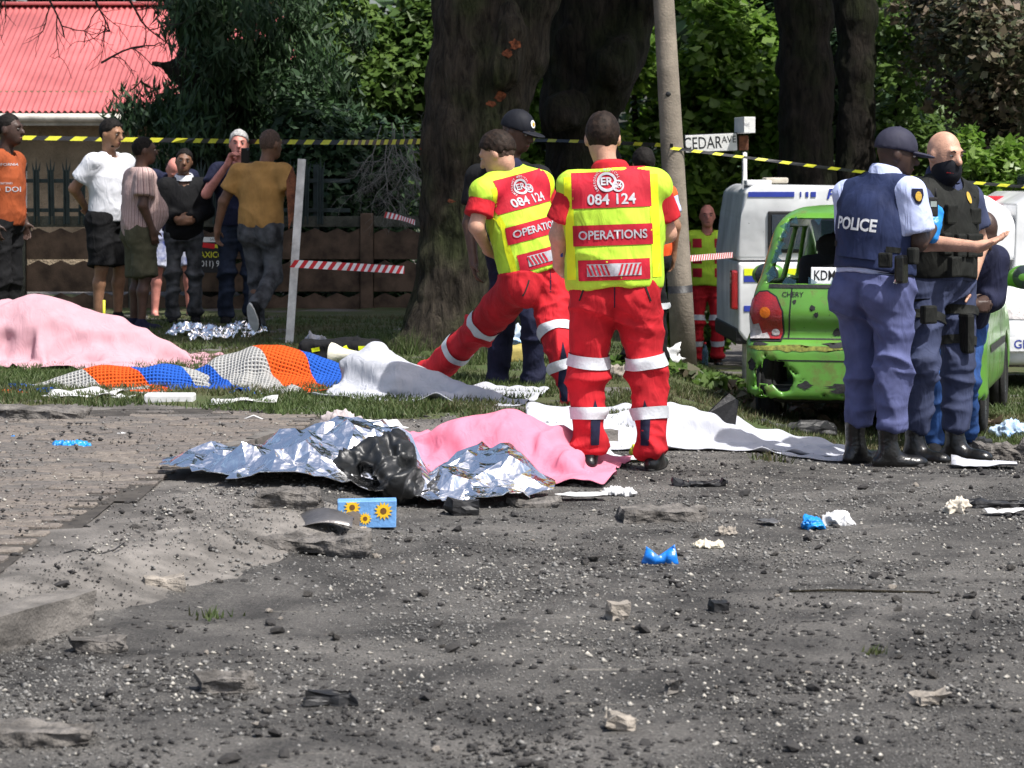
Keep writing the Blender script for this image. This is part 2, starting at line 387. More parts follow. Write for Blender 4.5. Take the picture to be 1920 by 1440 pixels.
apron = struct(grid_sheet('driveway_apron', -3.2, -.05, 6.0, 12.9, .05, M['ramp'], .005, lambda x, y: (kerb_s(x, y) > -.35) & (kerb_s(x, y) < .56) & (y < 12.9), rough=.002, seed=5, extra=lambda x, y: -.05*(1-sst(-.06, .10, kerb_s(x, y)+.06*fbm(np.stack([x, y, x*0], -1), 4., 4, 2)))-.05*sst(11.6, 12.5, y+.2*fbm(np.stack([x, y, x*0], -1), 3., 3, 7))))

# ---- brick driveway: single bricks
M['brick'] = [mat('paving brick %d' % i, c, .9, .35, 25, .5, 120) for i, c in enumerate([(.145, .124, .107), (.125, .109, .097), (.16, .138, .118), (.11, .099, .09)])]
def drive_right(y): return np.interp(y, [8, 11.0, 12.9, 13.9, 15.9], [-1.98, -1.72, -1.49, -1.26, -.9])
def brick_mesh(i):
    bm = bmesh.new(); bx(bm, (0, 0, 0), (.212, .103, .06)); bmesh.ops.bevel(bm, geom=[e for e in bm.edges], offset=.006, segments=1, affect='EDGES')
    me = bpy.data.meshes.new('brick'); bm.to_mesh(me); bm.free(); me.materials.append(M['brick'][i]); return me
BM_ = [brick_mesh(i) for i in range(4)]
M['joint'] = mat('dirt in the joints', (.05, .044, .038), .95, .4, 8, .4)
drive_bed = struct(grid_sheet('driveway_bed', -4.6, -.8, 8.2, 15.9, .1, M['joint'], .010, lambda x, y: (kerb_s(x, y) > .40) & (x < drive_right(y)+.02) & (y > 8.4) & (y < 15.75), seed=8))
ang = math.radians(-3); ca, sa = math.cos(ang), math.sin(ang); spots = []
for r in range(90):
    for c in range(26):
        u = -4.9+c*.22+(.11 if r % 2 else 0); v = 8.3+r*.112
        x, y = u*ca-(v-12)*sa, 12+u*sa*.3+(v-12)*ca
        if x > drive_right(y)-.1 or float(kerb_s(x, y)) < .56 or y > 15.7: continue
        px = 960+F*x/y
        if px < -70: continue
        if y > 15.0 and RNG.random() < (y-15.0)*1.5: continue
        spots.append((x, y))
spots.sort(key=lambda p: p[1]); rest = []
def brick_pose(x, y):
    z = g(x, y)+.010+RNG.normal(0, .0022); return (x, y, z-.018), (RNG.normal(0, .012), RNG.normal(0, .012), ang+RNG.normal(0, .012))
for k, (x, y) in enumerate(spots):
    p, rt = brick_pose(x, y); mi = int(RNG.integers(4))
    if k % 1 == 0 and k < 300:
        o = link('brick', BM_[mi], None, drive_bed); o.location = p; o.rotation_euler = rt
    else: rest.append((p, rt))
if rest:
    bm = bmesh.new()
    for p, rt in rest:
        vs = bx(bm, (0, 0, 0), (.212, .103, .06)); T = Matrix.Translation(p) @ Matrix.Rotation(rt[2], 4, 'Z') @ Matrix.Rotation(rt[0], 4, 'X')
        for v in vs: v.co = T @ v.co
    stuff(bm_obj('paving_bricks', bm, M['brick'][0], drive_bed))

# ---- kerb stones
def stone_block(name, L, Wd, H, mt, seed=0, jag=.012, parent=None, ends=True, cell=.03, flat_top=False):
    """a broken block: a gridded box pushed about by noise"""
    bm = bmesh.new(); bx(bm, (0, 0, 0), (L, Wd, H)); n = max(2, int(L/cell))
    bmesh.ops.subdivide_edges(bm, edges=bm.edges[:], cuts=min(9, n), use_grid_fill=True)
    P = np.array([v.co[:] for v in bm.verts]); d = fbm(P+seed*3.7, 1/(.09), 3, seed); d2 = fbm(P+seed*1.3, 1/.03, 2, seed+5)
    e = np.clip(np.abs(P[:, 0])/(L/2)-.55, 0, 1)*2
    for v, a, b_, q in zip(bm.verts, d, d2, e):
        nrm = Vector((v.co.x/L, v.co.y/Wd, v.co.z/H)); nrm = Vector([math.copysign(max(abs(t)-.40, 0), t) for t in nrm])
        if nrm.length > 1e-6: v.co += nrm.normalized()*(jag*(a*(.5+q)+.35*b_))
        v.co.y *= 1+.15*a*q
    return bm_obj(name, bm, mt, parent, smooth=False)
K = KERB
def kerb_pt(s):
    seg = np.linalg.norm(np.diff(K, axis=0), axis=1); cum = np.r_[0, np.cumsum(seg)]; i = int(np.clip(np.searchsorted(cum, s)-1, 0, len(seg)-1)); t = (s-cum[i])/seg[i]
    p = K[i]+(K[i+1]-K[i])*t; d = (K[i+1]-K[i])/seg[i]; return p, d
kerb = struct(empty('kerb', (0, 0, 0)))
cum = np.r_[0, np.cumsum(np.linalg.norm(np.diff(K, axis=0), axis=1))]
kk = 0
for s_ in list(np.arange(9.0, 13.35, .62))+[cum[8]-.62, cum[8]+.06]:
    p, d = kerb_pt(s_+.3); o = stone_block('kerb_stone', .60, .14, .34 if s_ < 12.2 else .26, M['ramp'], int(s_*10) % 50, .008, kerb)
    nrm_ = np.array([-d[1], d[0]]); top = .13 if s_ < 12.2 else .112 if s_ < 13.5 else .085
    o.location = (p[0]+nrm_[0]*.07, p[1]+nrm_[1]*.07, top-(.17 if s_ < 12.2 else .13)); o.rotation_euler = (0, 0, math.atan2(d[1], d[0]))
# edging stones of the driveway's right side
for k in range(3):
    y0 = 12.75+k*.45; x0 = float(drive_right(y0)); o = stone_block('edging_stone', .44, .07, .18, M['ramp'], 20+k, .004, kerb)
    o.location = (x0+.03, y0+.2, g(x0, y0)-.035); o.rotation_euler = (0, 0, math.atan2(.45, float(drive_right(y0+.45))-x0))

# ---- grass
def grass_margin(x, y):
    nz = fbm(np.stack([x, y, x*0], -1), 1.4, 4, 11); return y-np.interp(x, [-4, -1.5, -1.0, .8, 1.7, 3.2], [15.95, 15.75, 15.12, 15.2, 15.95, 16.1])-.28*nz
def grass_mask(x, y): return grass_margin(x, y) > -.15
grass = struct(grid_sheet('grass_verge', near_x0, near_x1, 14.4, 30.0, .06, M['grassbase'], .012, grass_mask, rough=.012, seed=12, extra=lambda x, y: -.045*(1-sst(-.1, .3, grass_margin(x, y)))))
n = 230000; Y = 15.0+(RNG.random(n)**1.5)*10.5; X = (RNG.random(n)*2-1)*.215*Y; ok = (grass_margin(X, Y) > .35*RNG.random(n)**2-.05) & (fbm(np.stack([X, Y, X*0], -1), 2.6, 3, 31) > -.55); X, Y = X[ok], Y[ok]
X, Y = X[:105000], Y[:105000]
def blades(name, X, Y, h, w, mt, lean=.5, base=.012):
    n = len(X); Z = gz(X, Y)+base; a = RNG.random(n)*2*np.pi; hh = h*(.5+RNG.random(n)); l = RNG.random(n)*lean*hh; b = RNG.random(n)*2*np.pi
    ux, uy = np.cos(a)*w/2, np.sin(a)*w/2
    V = np.stack([np.stack([X-ux, Y-uy, Z], -1), np.stack([X+ux, Y+uy, Z], -1), np.stack([X+np.cos(b)*l, Y+np.sin(b)*l, Z+hh], -1)], 1).reshape(-1, 3)
    me = np_mesh(name, V, np.arange(3*n).reshape(-1, 3), False); set_tint(me, np.repeat(np.clip(.5+.35*fbm(np.stack([X, Y, X*0], -1), .9, 3, 40)+RNG.normal(0, .18, n), 0, 1), 3)); return link(name, me, mt)
M['blade'] = leaf_mat('grass blades', [(.13, .11, .06), (.075, .09, .03), (.05, .082, .02), (.085, .125, .035)], .6, .3)
stuff(tag(blades('grass', X, Y, .035, .011, M['blade'], 1.2), 'short trampled green lawn on the verge behind the driveway', 'grass'))

# ---- gravel and grit, far too many to count
def rocks(name, X, Y, size, mt, flat=.6, lift=.25, zoff=0.):
    n = len(X); base = np.array([(1, 0, 0), (-1, 0, 0), (0, 1, 0), (0, -1, 0), (0, 0, 1), (0, 0, -1)], float)
    tri = np.array([(0, 2, 4), (2, 1, 4), (1, 3, 4), (3, 0, 4), (2, 0, 5), (1, 2, 5), (3, 1, 5), (0, 3, 5)])
    V = base[None]*(1+RNG.uniform(-.4, .4, (n, 6, 1)))+RNG.uniform(-.25, .25, (n, 6, 3)); V *= size[:, None, None]*np.array([1, .8, flat])*(.6+RNG.random((n, 1, 3))*.7)
    a = RNG.random(n)*2*np.pi; c, s = np.cos(a)[:, None], np.sin(a)[:, None]; x = V[..., 0]*c-V[..., 1]*s; y = V[..., 0]*s+V[..., 1]*c
    V = np.stack([x+X[:, None], y+Y[:, None], V[..., 2]+(gz(X, Y)+size*lift+zoff+.021*((kerb_s(X, Y) > .5) & (X < drive_right(Y)) & (Y > 8.4) & (Y < 15.75))+.008*(kerb_s(X, Y) > .02))[:, None]], -1)
    me = np_mesh(name, V.reshape(-1, 3), (np.arange(n)[:, None, None]*6+tri[None]).reshape(-1, 3), False); return link(name, me, mt)
M['grit_dark'] = mat('dark grit', (.035, .033, .032), .9, .5, 40, .0)
M['grit_grey'] = mat('grey grit', (.185, .18, .17), .9, .5, 30, .0)
M['grit_pale'] = mat('pale grit', (.36, .34, .30), .9, .4, 30, .0)
def scatter(n, y0, y1, pw=1.0):
    n3 = n*3; Y = y0+(RNG.random(n3)**pw)*(y1-y0); X = (RNG.random(n3)*2-1)*.21*Y; w = fbm(np.stack([X, Y*.8, X*0], -1), 1.1, 4, n % 97); k = np.argsort(-(w+RNG.normal(0, .55, n3)))[:n]; k = k[~((kerb_s(X[k], Y[k]) > .1) & (X[k] < drive_right(Y[k])+.2) & (RNG.random(len(k)) < .72))]; return X[k], Y[k]
X, Y = scatter(17000, 6.3, 15.6, 1.1); stuff(tag(rocks('dark_gravel', X, Y, .0028+.013*RNG.random(len(X))**4, M['grit_dark']), 'black asphalt grit strewn over the road surface', 'gravel'))
X, Y = scatter(24000, 6.3, 15.6, 1.1); stuff(tag(rocks('grey_gravel', X, Y, .0028+.010*RNG.random(len(X))**4, M['grit_grey']), 'grey loose gravel strewn over the road surface', 'gravel'))
X, Y = scatter(38000, 6.3, 15.6, 1.05); stuff(tag(rocks('fine_grit', X, Y, .0022+.0028*RNG.random(len(X))**2, M['grit_grey']), 'fine grey grit covering the asphalt between the larger stones', 'grit'))
X, Y = scatter(20000, 6.3, 15.6, 1.05); stuff(tag(rocks('black_grit', X, Y, .0025+.003*RNG.random(len(X))**2, M['grit_dark']), 'fine black soot grit covering the asphalt', 'grit'))
X, Y = scatter(9000, 6.3, 15.4, 1.1); stuff(tag(rocks('pale_gravel', X, Y, .002+.010*RNG.random(len(X))**5, M['grit_pale']), 'pale stone chips strewn over the road surface', 'gravel'))

# ================================================================== HOUSE
M['roof_red'] = mat('faded red roof paint', (.44, .115, .115), .55, .35, .7, .15, 40, spec=.4)
M['house_wall'] = mat('rough plaster', (.28, .22, .15), .95, .35, 2.5, .9, 35, bd=.03, det=8)
M['fascia'] = mat('painted fascia', (.52, .49, .44), .6, .3, 5)
M['white_paint'] = mat('white paint', (.74, .74, .72), .5, .1, 8)
M['glass_dark'] = mat('window glass', (.03, .04, .045), .08, .1, 3, 0, spec=.6)
house = empty('house', (0, 36.4, 0), 0, 'low plastered house with faded red corrugated roof behind the palisade fence', 'house')
hx0, hx1 = -11.5, -2.55
bm = bmesh.new()
wins = [(-7.32, -6.62, .55, 1.62)]
prism(bm, [(hx0, -.7), (wins[0][0], -.7), (wins[0][0], 2.6), (hx0, 2.6)], 'y', 0, 5.4)
prism(bm, [(wins[0][1], -.7), (hx1, -.7), (hx1, 2.6), (wins[0][1], 2.6)], 'y', 0.001, 5.4)
prism(bm, [(wins[0][0], -.7), (wins[0][1], -.7), (wins[0][1], wins[0][2]), (wins[0][0], wins[0][2])], 'y', .002, .4)
prism(bm, [(wins[0][0], wins[0][3]), (wins[0][1], wins[0][3]), (wins[0][1], 2.6), (wins[0][0], 2.6)], 'y', .002, .4)
bm_obj('wall', bm, M['house_wall'], house)
wf = empty('window', (0, 0, 0)); wf.parent = house; bpy.data.objects.remove(wf)
x0, x1, z0, z1 = wins[0]
bm = bmesh.new()
for c, s in [(((x0+x1)/2, .06, z0+.03), (x1-x0, .08, .06)), (((x0+x1)/2, .06, z1-.03), (x1-x0, .08, .06)), ((x0+.03, .06, (z0+z1)/2), (.06, .079, z1-z0-.12)), ((x1-.03, .06, (z0+z1)/2), (.06, .079, z1-z0-.12)), (((x0+x1)/2, .06, (z0+z1)/2), (.04, .06, z1-z0-.12)), (((x0+x1)/2, .061, z1-.4), (x1-x0-.12, .05, .035))]: bx(bm, c, s)
w_ = bm_obj('window', bm, M['white_paint'], house)
box('pane', ((x0+x1)/2, .075, (z0+z1)/2), (x1-x0-.1, .008, z1-z0-.1), M['glass_dark'], w_, 0)
box('sill', ((x0+x1)/2, -.05, z0-.03), (x1-x0+.12, .16, .05), M['fascia'], w_, .01)
# corrugated roof with a slight fall of the eave to the right, as seen
pitch = math.radians(25); wl = .086; nx = int((hx1-hx0+.5)/wl*8); xs = np.linspace(hx0-.2, hx1+.3, nx); rows = 9
def roof_slope(sgn):
    V = []
    for j in range(rows):
        t = j/(rows-1)*3.9
        V.append(np.stack([xs, np.full(nx, -.62+t*math.cos(pitch)) if sgn > 0 else np.full(nx, 6.45-t*math.cos(pitch)), 2.30+t*math.sin(pitch)+.016*np.sin(2*np.pi*xs/wl)], -1))
    V = np.concatenate(V); i, j = np.meshgrid(np.arange(rows-1), np.arange(nx-1), indexing='ij'); a = i*nx+j; return V, np.stack([a, a+1, a+nx+1, a+nx], -1).reshape(-1, 4)
V, Q = roof_slope(1); V2, Q2 = roof_slope(-1)
roof = link('roof', np_mesh('roof', np.vstack([V, V2]), np.vstack([Q, Q2+len(V)])), M['roof_red'], house)
box('ridge_cap', ((hx0+hx1)/2, 2.915, 3.965), (hx1-hx0+.5, .3, .05), M['roof_red'], roof, .015)
box('fascia', ((hx0+hx1)/2, -.52, 2.20), (hx1-hx0+.44, .03, .17), M['fascia'], house, .004)
lathe_g = tube('gutter', [(hx0-.2, -.61, 2.24), ((hx0+hx1)/2, -.61, 2.225), (hx1+.28, -.61, 2.21)], .055, M['fascia'], house, 8)
tube('downpipe', [(hx1-.1, -.6, 2.2), (hx1-.1, -.12, 1.95), (hx1-.1, -.08, -.5)], .04, M['fascia'], house, 8)
# chimney top of the neighbour, seen through the leaves
ch = empty('chimney', at(687, 300, 62), 0, 'pale brick chimney of a far house showing between the trees', 'chimney')
M['chimney'] = mat('chimney plaster', (.45, .38, .34), .9, .3, 6)
box('stack', (0, 0, 1.2), (.42, .42, 3.4), M['chimney'], ch, .02); box('chimney_cap', (0, 0, 2.95), (.55, .55, .14), M['chimney'], ch, .02); lathe('chimney_pot', [(.0, 3.0), (.12, 3.0), (.1, 3.3), (.09, 3.45), (0, 3.45)], M['roof_red'], ch, 12)

# ================================================================== PRECAST WALL AND PALISADE
M['precast'] = mat('brown precast concrete', (.105, .068, .045), .92, .55, 5, .5, 90, bd=.008, det=8)
M['precast_top'] = mat('mossy precast concrete', (.085, .085, .065), .95, .5, 5, .8, 45, bd=.02, det=8)
WY = 27.2
wall = empty('precast_wall', (0, WY, .05), 0, 'low brown precast concrete panel wall under the palisade', 'wall')
def precast_panel(x0, x1, z0, z1, mt, scallop):
    n = max(3, int((x1-x0)/.11)); pts = [(x0, z0), (x1, z0)]
    top = []
    for k in range(n+1):
        x = x1-(x1-x0)*k/n; top.append((x, z1-(.055 if (k % 2 and scallop) else 0)))
    bm = bmesh.new(); prism(bm, pts+top, 'y', -.03, .03); return bm_obj('panel', bm, mt, wall, bevel=.004, seg=1)
px0 = -6.2
for b_ in range(5):
    xa, xb = px0+b_*1.18+.07, px0+(b_+1)*1.18-.07
    for r in range(3): precast_panel(xa, xb, -.1+r*.33, -.1+(r+1)*.33-.012, M['precast'], True)
    precast_panel(xa, xb, .89, 1.0, M['precast_top'], False)
for b_ in range(6):
    box('post', (px0+b_*1.18, 0, .46), (.13, .13, 1.14), M['precast_top'] if b_ < 4 else M['precast'], wall, .012)
M['palisade'] = mat('dark green palisade paint', (.022, .035, .032), .5, .4, 8, .2, 60, spec=.4)
pal = empty('palisade_fence', (0, WY, 1.05), 0, 'dark green steel palisade fence with spiked pales on the wall', 'fence')
def pale_mesh():
    bm = bmesh.new(); prism(bm, [(-.032, -.02), (-.02, -.02), (-.012, .0), (.012, .0), (.02, -.02), (.032, -.02), (.032, -.012), (.016, .008), (-.016, .008), (-.032, -.012)], 'z', -.08, .47)
    for sx, tip in ((-.026, .56), (0, .60), (.026, .56)):
        prism(bm, [(sx-.012, .46), (sx+.012, .46), (sx*1.7, tip)], 'y', -.008, -.002)
    bmesh.ops.recalc_face_normals(bm, faces=bm.faces); me = bpy.data.meshes.new('pale'); bm.to_mesh(me); bm.free(); me.materials.append(M['palisade']); return me
pm = pale_mesh()
for k in range(25):
    o = link('pale', pm, None, pal); o.location = (-5.6+k*.152, -.03, 0); o.rotation_euler = (RNG.normal(0, .01), RNG.normal(0, .02), 0)
for z in (.06, .36): box('rail', (-3.8, 0, z), (4.3, .035, .04), M['palisade'], pal, .003)
for k in range(3): box('fence_post', (-5.5+k*1.75, .04, .15), (.06, .05, .75), M['palisade'], pal, .004)

# ================================================================== TREES
def leaves_np(centres, radii, n, size, flat=.0, seed=0, droop=0., elong=1.5):
    """leaf-sized faces gathered in clumps: each centre is a clump of radius radii[i]"""
    r = np.random.default_rng(seed); k = len(centres); ci = r.integers(0, k, n)
    d = r.normal(0, 1, (n, 3)); d /= np.linalg.norm(d, axis=1)[:, None]; rad = radii[ci]*(r.random(n)**.45)
    P = centres[ci]+d*rad[:, None]*np.array([1, 1, 1-flat])
    nrm = d*.5+r.normal(0, .5, (n, 3))+np.array([0, 0, .8]); nrm /= np.linalg.norm(nrm, axis=1)[:, None]
    t = np.cross(nrm, r.normal(0, 1, (n, 3))); t[:, 2] -= droop; t /= np.linalg.norm(t, axis=1)[:, None]; b = np.cross(nrm, t)
    s = size*np.clip(np.exp(r.normal(-.05, .38, n)), .4, 2.2); L = (s*elong)[:, None]*t; Wv = s[:, None]*b*.5
    bend = nrm*s[:, None]*.18
    V = np.stack([P-L*.5, P+Wv-bend, P+L*.5, P-Wv-bend], 1).reshape(-1, 3)
    tint = np.clip(.5+.3*np.repeat(r.normal(0, 1, k)[ci]*.6+r.normal(0, .6, n), 4), 0, 1)
    return V, np.arange(4*n).reshape(-1, 4), tint
def crown_obj(name, centres, radii, n, size, mt, parent, seed=0, **kw):
    V, Q, t = leaves_np(np.asarray(centres, float), np.asarray(radii, float), n, size, seed=seed, **kw); me = np_mesh(name, V, Q, False); set_tint(me, t); return link(name, me, mt, parent)
def clumps(c, r, n, cr, seed, shell=.5):
    q = np.random.default_rng(seed); d = q.normal(0, 1, (n, 3)); d /= np.linalg.norm(d, axis=1)[:, None]
    rr = shell+(1-shell)*q.random(n); P = np.array(c)+d*rr[:, None]*np.array(r); return P, cr*(.6+.8*q.random(n))
def bark_mat(name, c1, c2, sc=5.):
    m, nt, b = NT(name); L = nt.links.new; tc = nt.nodes.new('ShaderNodeTexCoord'); mp = nt.nodes.new('ShaderNodeMapping'); mp.inputs['Scale'].default_value = (sc*2.4, sc*2.4, sc*.55); L(tc.outputs['Object'], mp.inputs[0])
    n1 = N(nt, 'ShaderNodeTexNoise', Scale=1.6, Detail=8., Roughness=.7, Distortion=.5); L(mp.outputs[0], n1.inputs['Vector'])
    n3 = N(nt, 'ShaderNodeTexNoise', Scale=2.5, Detail=4.); L(tc.outputs['Object'], n3.inputs['Vector'])
    r = ramp(nt, [(.34, c2), (.62, c1)]); L(n1.outputs['Fac'], r.inputs['Fac'])
    r2 = ramp(nt, [(.45, (1, 1, 1)), (.65, (.75, 1.05, .6))]); L(n3.outputs['Fac'], r2.inputs['Fac']); mx = nt.nodes.new('ShaderNodeMixRGB'); mx.blend_type = 'MULTIPLY'; mx.inputs[0].default_value = 1
    L(r.outputs[0], mx.inputs[1]); L(r2.outputs[0], mx.inputs[2]); L(mx.outputs[0], b.inputs['Base Color']); b.inputs['Roughness'].default_value = .95; b.inputs['Specular IOR Level'].default_value = .15
    bp = N(nt, 'ShaderNodeBump', Strength=1., Distance=.14); L(n1.outputs['Fac'], bp.inputs['Height']); L(bp.outputs[0], b.inputs['Normal']); return m
M['bark'] = bark_mat('rough grey bark', (.085, .07, .053), (.014, .012, .010))
M['bark_dark'] = bark_mat('dark bark', (.04, .033, .026), (.009, .008, .007))
M['wound'] = mat('torn orange bark', (.20, .06, .025), .95, .75, 22, .9, 50, bd=.02)
def trunk_sdf(name, prims, parent, mt, h=.028, jag=.03):
    V, Q = sdf_mesh(prims, h); V = relax(V, Q, 1); n = vnormals(V, Q)
    d = jag*(.9*(.35-1.3*np.abs(vnoise(V*np.array([1, 1, .16])+.05*vnoise(V, 5., 2)[:, None], 11., 5)))+.5*fbm(V, 7., 2, 8)+.9*fbm(V, 2.2, 2, 9)); V = V+n*d[:, None]
    return link(name, np_mesh(name, V, Q), mt, parent)
def pc(pts, d, k=.12):
    """limb given by photo positions (x, y, half-width in photo px) at distance d"""
    out = []
    P = [(np.array(at(x, y, dd if dd else d)), r*(dd if dd else d)/F) for x, y, r, dd in [(q+(None,))[:4] for q in pts]]
    for (a, ra), (b, rb) in zip(P[:-1], P[1:]): out.append(cone(a, b, ra, rb, k=k))
    return out
LG = {
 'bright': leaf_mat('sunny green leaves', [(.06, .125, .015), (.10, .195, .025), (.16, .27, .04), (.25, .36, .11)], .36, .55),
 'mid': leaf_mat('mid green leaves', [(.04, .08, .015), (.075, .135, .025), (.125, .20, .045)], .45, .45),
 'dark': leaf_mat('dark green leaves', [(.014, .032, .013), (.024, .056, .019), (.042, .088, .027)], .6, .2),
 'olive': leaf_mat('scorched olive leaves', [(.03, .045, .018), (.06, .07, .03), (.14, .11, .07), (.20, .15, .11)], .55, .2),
}
def tree_empty(name, px, d, label, cat='tree', group=None):
    x = (px-960)*d/F; return empty(name, (0, 0, 0), 0, label, cat, group)
# big double tree in the middle
D1 = 21.0
t1 = tree_empty('street_tree', 870, D1, 'massive old tree trunk with torn orange bark behind the stepping medic')
pr = pc([(815, 700, 100), (832, 630, 72), (858, 500, 66), (868, 380, 74), (875, 260, 84), (885, 140, 80), (885, 20, 68), (870, -140, 62), (850, -420, 44)], D1)
pr += pc([(930, 230, 50), (975, 110, 46), (1010, 0, 38), (1050, -160, 32), (1110, -420, 20)], D1-.05)
pr += pc([(790, 690, 45), (750, 668, 36, 20.6)], D1)+pc([(870, 690, 45), (905, 675, 30, 20.5)], D1)+pc([(945, 130, 40), (960, 60, 30), (955, 20, 20)], D1-.3, .05)
trunk = trunk_sdf('trunk', pr, t1, M['bark'])
_tb = BVHTree.FromPolygons([v.co[:] for v in trunk.data.vertices], [tuple(p.vertices) for p in trunk.data.polygons])
def wound(px, py, rw, rh, d, tb, par):
    n = 18; q = np.random.default_rng(int(px)); pts = [(rw*d/F*(.55+.6*q.random())*math.cos(2*math.pi*i/n), rh*d/F*(.55+.6*q.random())*math.sin(2*math.pi*i/n)) for i in range(n)]
    decal('torn_bark', poly_geo(pts, .05), tb, at(px, py, d), (1, 0, 0), (0, 0, 1), M['wound'], par, .006, 1.2)
for q in [(966, 88, 13, 11), (952, 104, 10, 9), (938, 182, 11, 12), (922, 196, 10, 7), (848, 376, 8, 4), (790, 283, 4, 7)]: wound(*q, D1, _tb, trunk)
c1, r1 = clumps((1.3, 20.7, 6.8), (2.1, 1.5, 1.8), 40, .7, 1); crown_obj('crown', c1, r1, 9500, .17, LG['mid'], t1, 1)
t2 = tree_empty('street_tree', 1095, 22, 'dark knotted tree trunk forking behind the standing medic')
pr = pc([(1110, 720, 95), (1108, 600, 74), (1100, 440, 68), (1092, 330, 66), (1085, 210, 68), (1098, 100, 70), (1105, 0, 72), (1100, -160, 60), (1080, -450, 40)], 22.2)
pr += pc([(1135, 170, 44), (1175, 95, 34), (1212, 0, 26), (1260, -140, 20), (1340, -330, 12)], 22.0)+pc([(1062, 205, 42, 21.75), (1050, 215, 36, 21.65)], 22)+pc([(1150, 120, 40), (1165, 90, 30)], 21.8)
trunk2 = trunk_sdf('trunk', pr, t2, M['bark_dark'])
c1, r1 = clumps((2.2, 23.2, 7.4), (1.9, 1.6, 1.8), 36, .75, 2); crown_obj('crown', c1, r1, 8500, .17, LG['mid'], t2, 2)
# two dark trunks on the right
for (xx, w0, dd, lab, sd, mm) in [(1512, 50, 27.5, 'thick dark tree trunk rising behind the police van, nearer the street sign', 3, 'dark'), (1607, 36, 29.5, 'slimmer dark tree trunk just right of the thick one behind the van', 4, 'dark')]:
    t = tree_empty('street_tree', xx, dd, lab)
    trunk_sdf('trunk', pc([(xx+4, 790, w0*1.5), (xx+3, 660, w0*1.2), (xx, 330, w0), (xx-2, 120, w0*.98), (xx-4, 20, w0*1.05), (xx-10, -200, w0*.9), (xx, -500, w0*.6)], dd)+pc([(xx-20, 40, w0*.5), (xx-60, -80, w0*.35), (xx-130, -260, w0*.2)], dd), t, M['bark_dark'], .04)
    cc = at(xx, -700, dd); c1, r1 = clumps((cc.x+.8, dd-3.2, cc.z+.9), (2.0, 1.4, 1.8), 34, .7, sd); crown_obj('crown', c1, r1, 6500, .17, LG[mm], t, sd)
# scorched olive tree at the far right
t = tree_empty('street_tree', 1880, 28, 'scorched tree with browned olive leaves at the right edge')
trunk_sdf('trunk', pc([(1885, 760, 44), (1884, 600, 32), (1882, 330, 26), (1878, 180, 24), (1862, 60, 20), (1840, -80, 15)], 29)+pc([(1880, 190, 18), (1905, 80, 14), (1950, -40, 9)], 29)+pc([(1868, 110, 12), (1825, 30, 8), (1790, -30, 6)], 29), t, M['bark_dark'], .035)
cs = [clumps(at(x, y, 29+z), (r, .7, r*.8), 10, .34, i+50) for i, (x, y, z, r) in enumerate([(1830, 60, -.6, .5), (1900, 30, -.8, .6), (1850, 170, .4, .45), (1915, 190, -.4, .5), (1800, 10, .2, .5), (1880, 270, .6, .4), (1745, 60, .8, .5), (1960, 100, 0, .6)])]
crown_obj('crown', np.vstack([c[0] for c in cs]), np.hstack([c[1] for c in cs]), 14000, .055, LG['olive'], t, 5)
# drooping conifer in front of the house
t = tree_empty('conifer', 380, 29, 'dark drooping conifer in front of the red roofed house')
trunk_sdf('trunk', pc([(395, 640, 42), (390, 420, 36), (380, 250, 34), (366, 120, 34), (372, 0, 28), (380, -200, 22)], 29)+pc([(368, 160, 16), (330, 130, 11), (290, 118, 8)], 29)+pc([(392, 110, 18), (440, 20, 13), (500, -60, 9)], 29)+pc([(385, 300, 16), (430, 210, 12), (470, 120, 9)], 29)+pc([(360, 90, 14), (325, 10, 10), (300, -60, 7)], 29), t, M['bark_dark'], .035)
cs = [clumps(at(x, y, 29+z), (rx, .8, rz), 9, .3, i+80) for i, (x, y, z, rx, rz) in enumerate([(410, 150, .2, .3, .3), (372, 20, -.5, .25, .3), (430, 60, -.6, .5, .5), (500, 30, 0, .6, .5), (470, 150, .3, .55, .5), (540, 130, .4, .5, .6), (300, 212, .6, .4, .14), (450, 260, .5, .6, .45), (530, 250, .4, .6, .5), (360, 240, .7, .5, .35), (560, 350, .8, .45, .6), (480, 370, 1.0, .6, .5), (620, 100, .5, .5, .7), (600, 250, .6, .45, .6), (395, 250, .1, .3, .3), (345, 330, 1.1, .5, .4), (420, 420, 1.4, .5, .4)])]
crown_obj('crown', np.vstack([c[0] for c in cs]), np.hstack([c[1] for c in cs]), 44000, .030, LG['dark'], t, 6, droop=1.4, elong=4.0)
c1, r1 = clumps((-1.6, 25.7, 6.3), (3.4, 1.1, 1.2), 44, .55, 66); crown_obj('shade_crown', c1, r1, 9500, .12, LG['dark'], t, 67, droop=1, elong=2.2)  # unseen foliage added above the frame, ahead of its trunk, to shade the wall
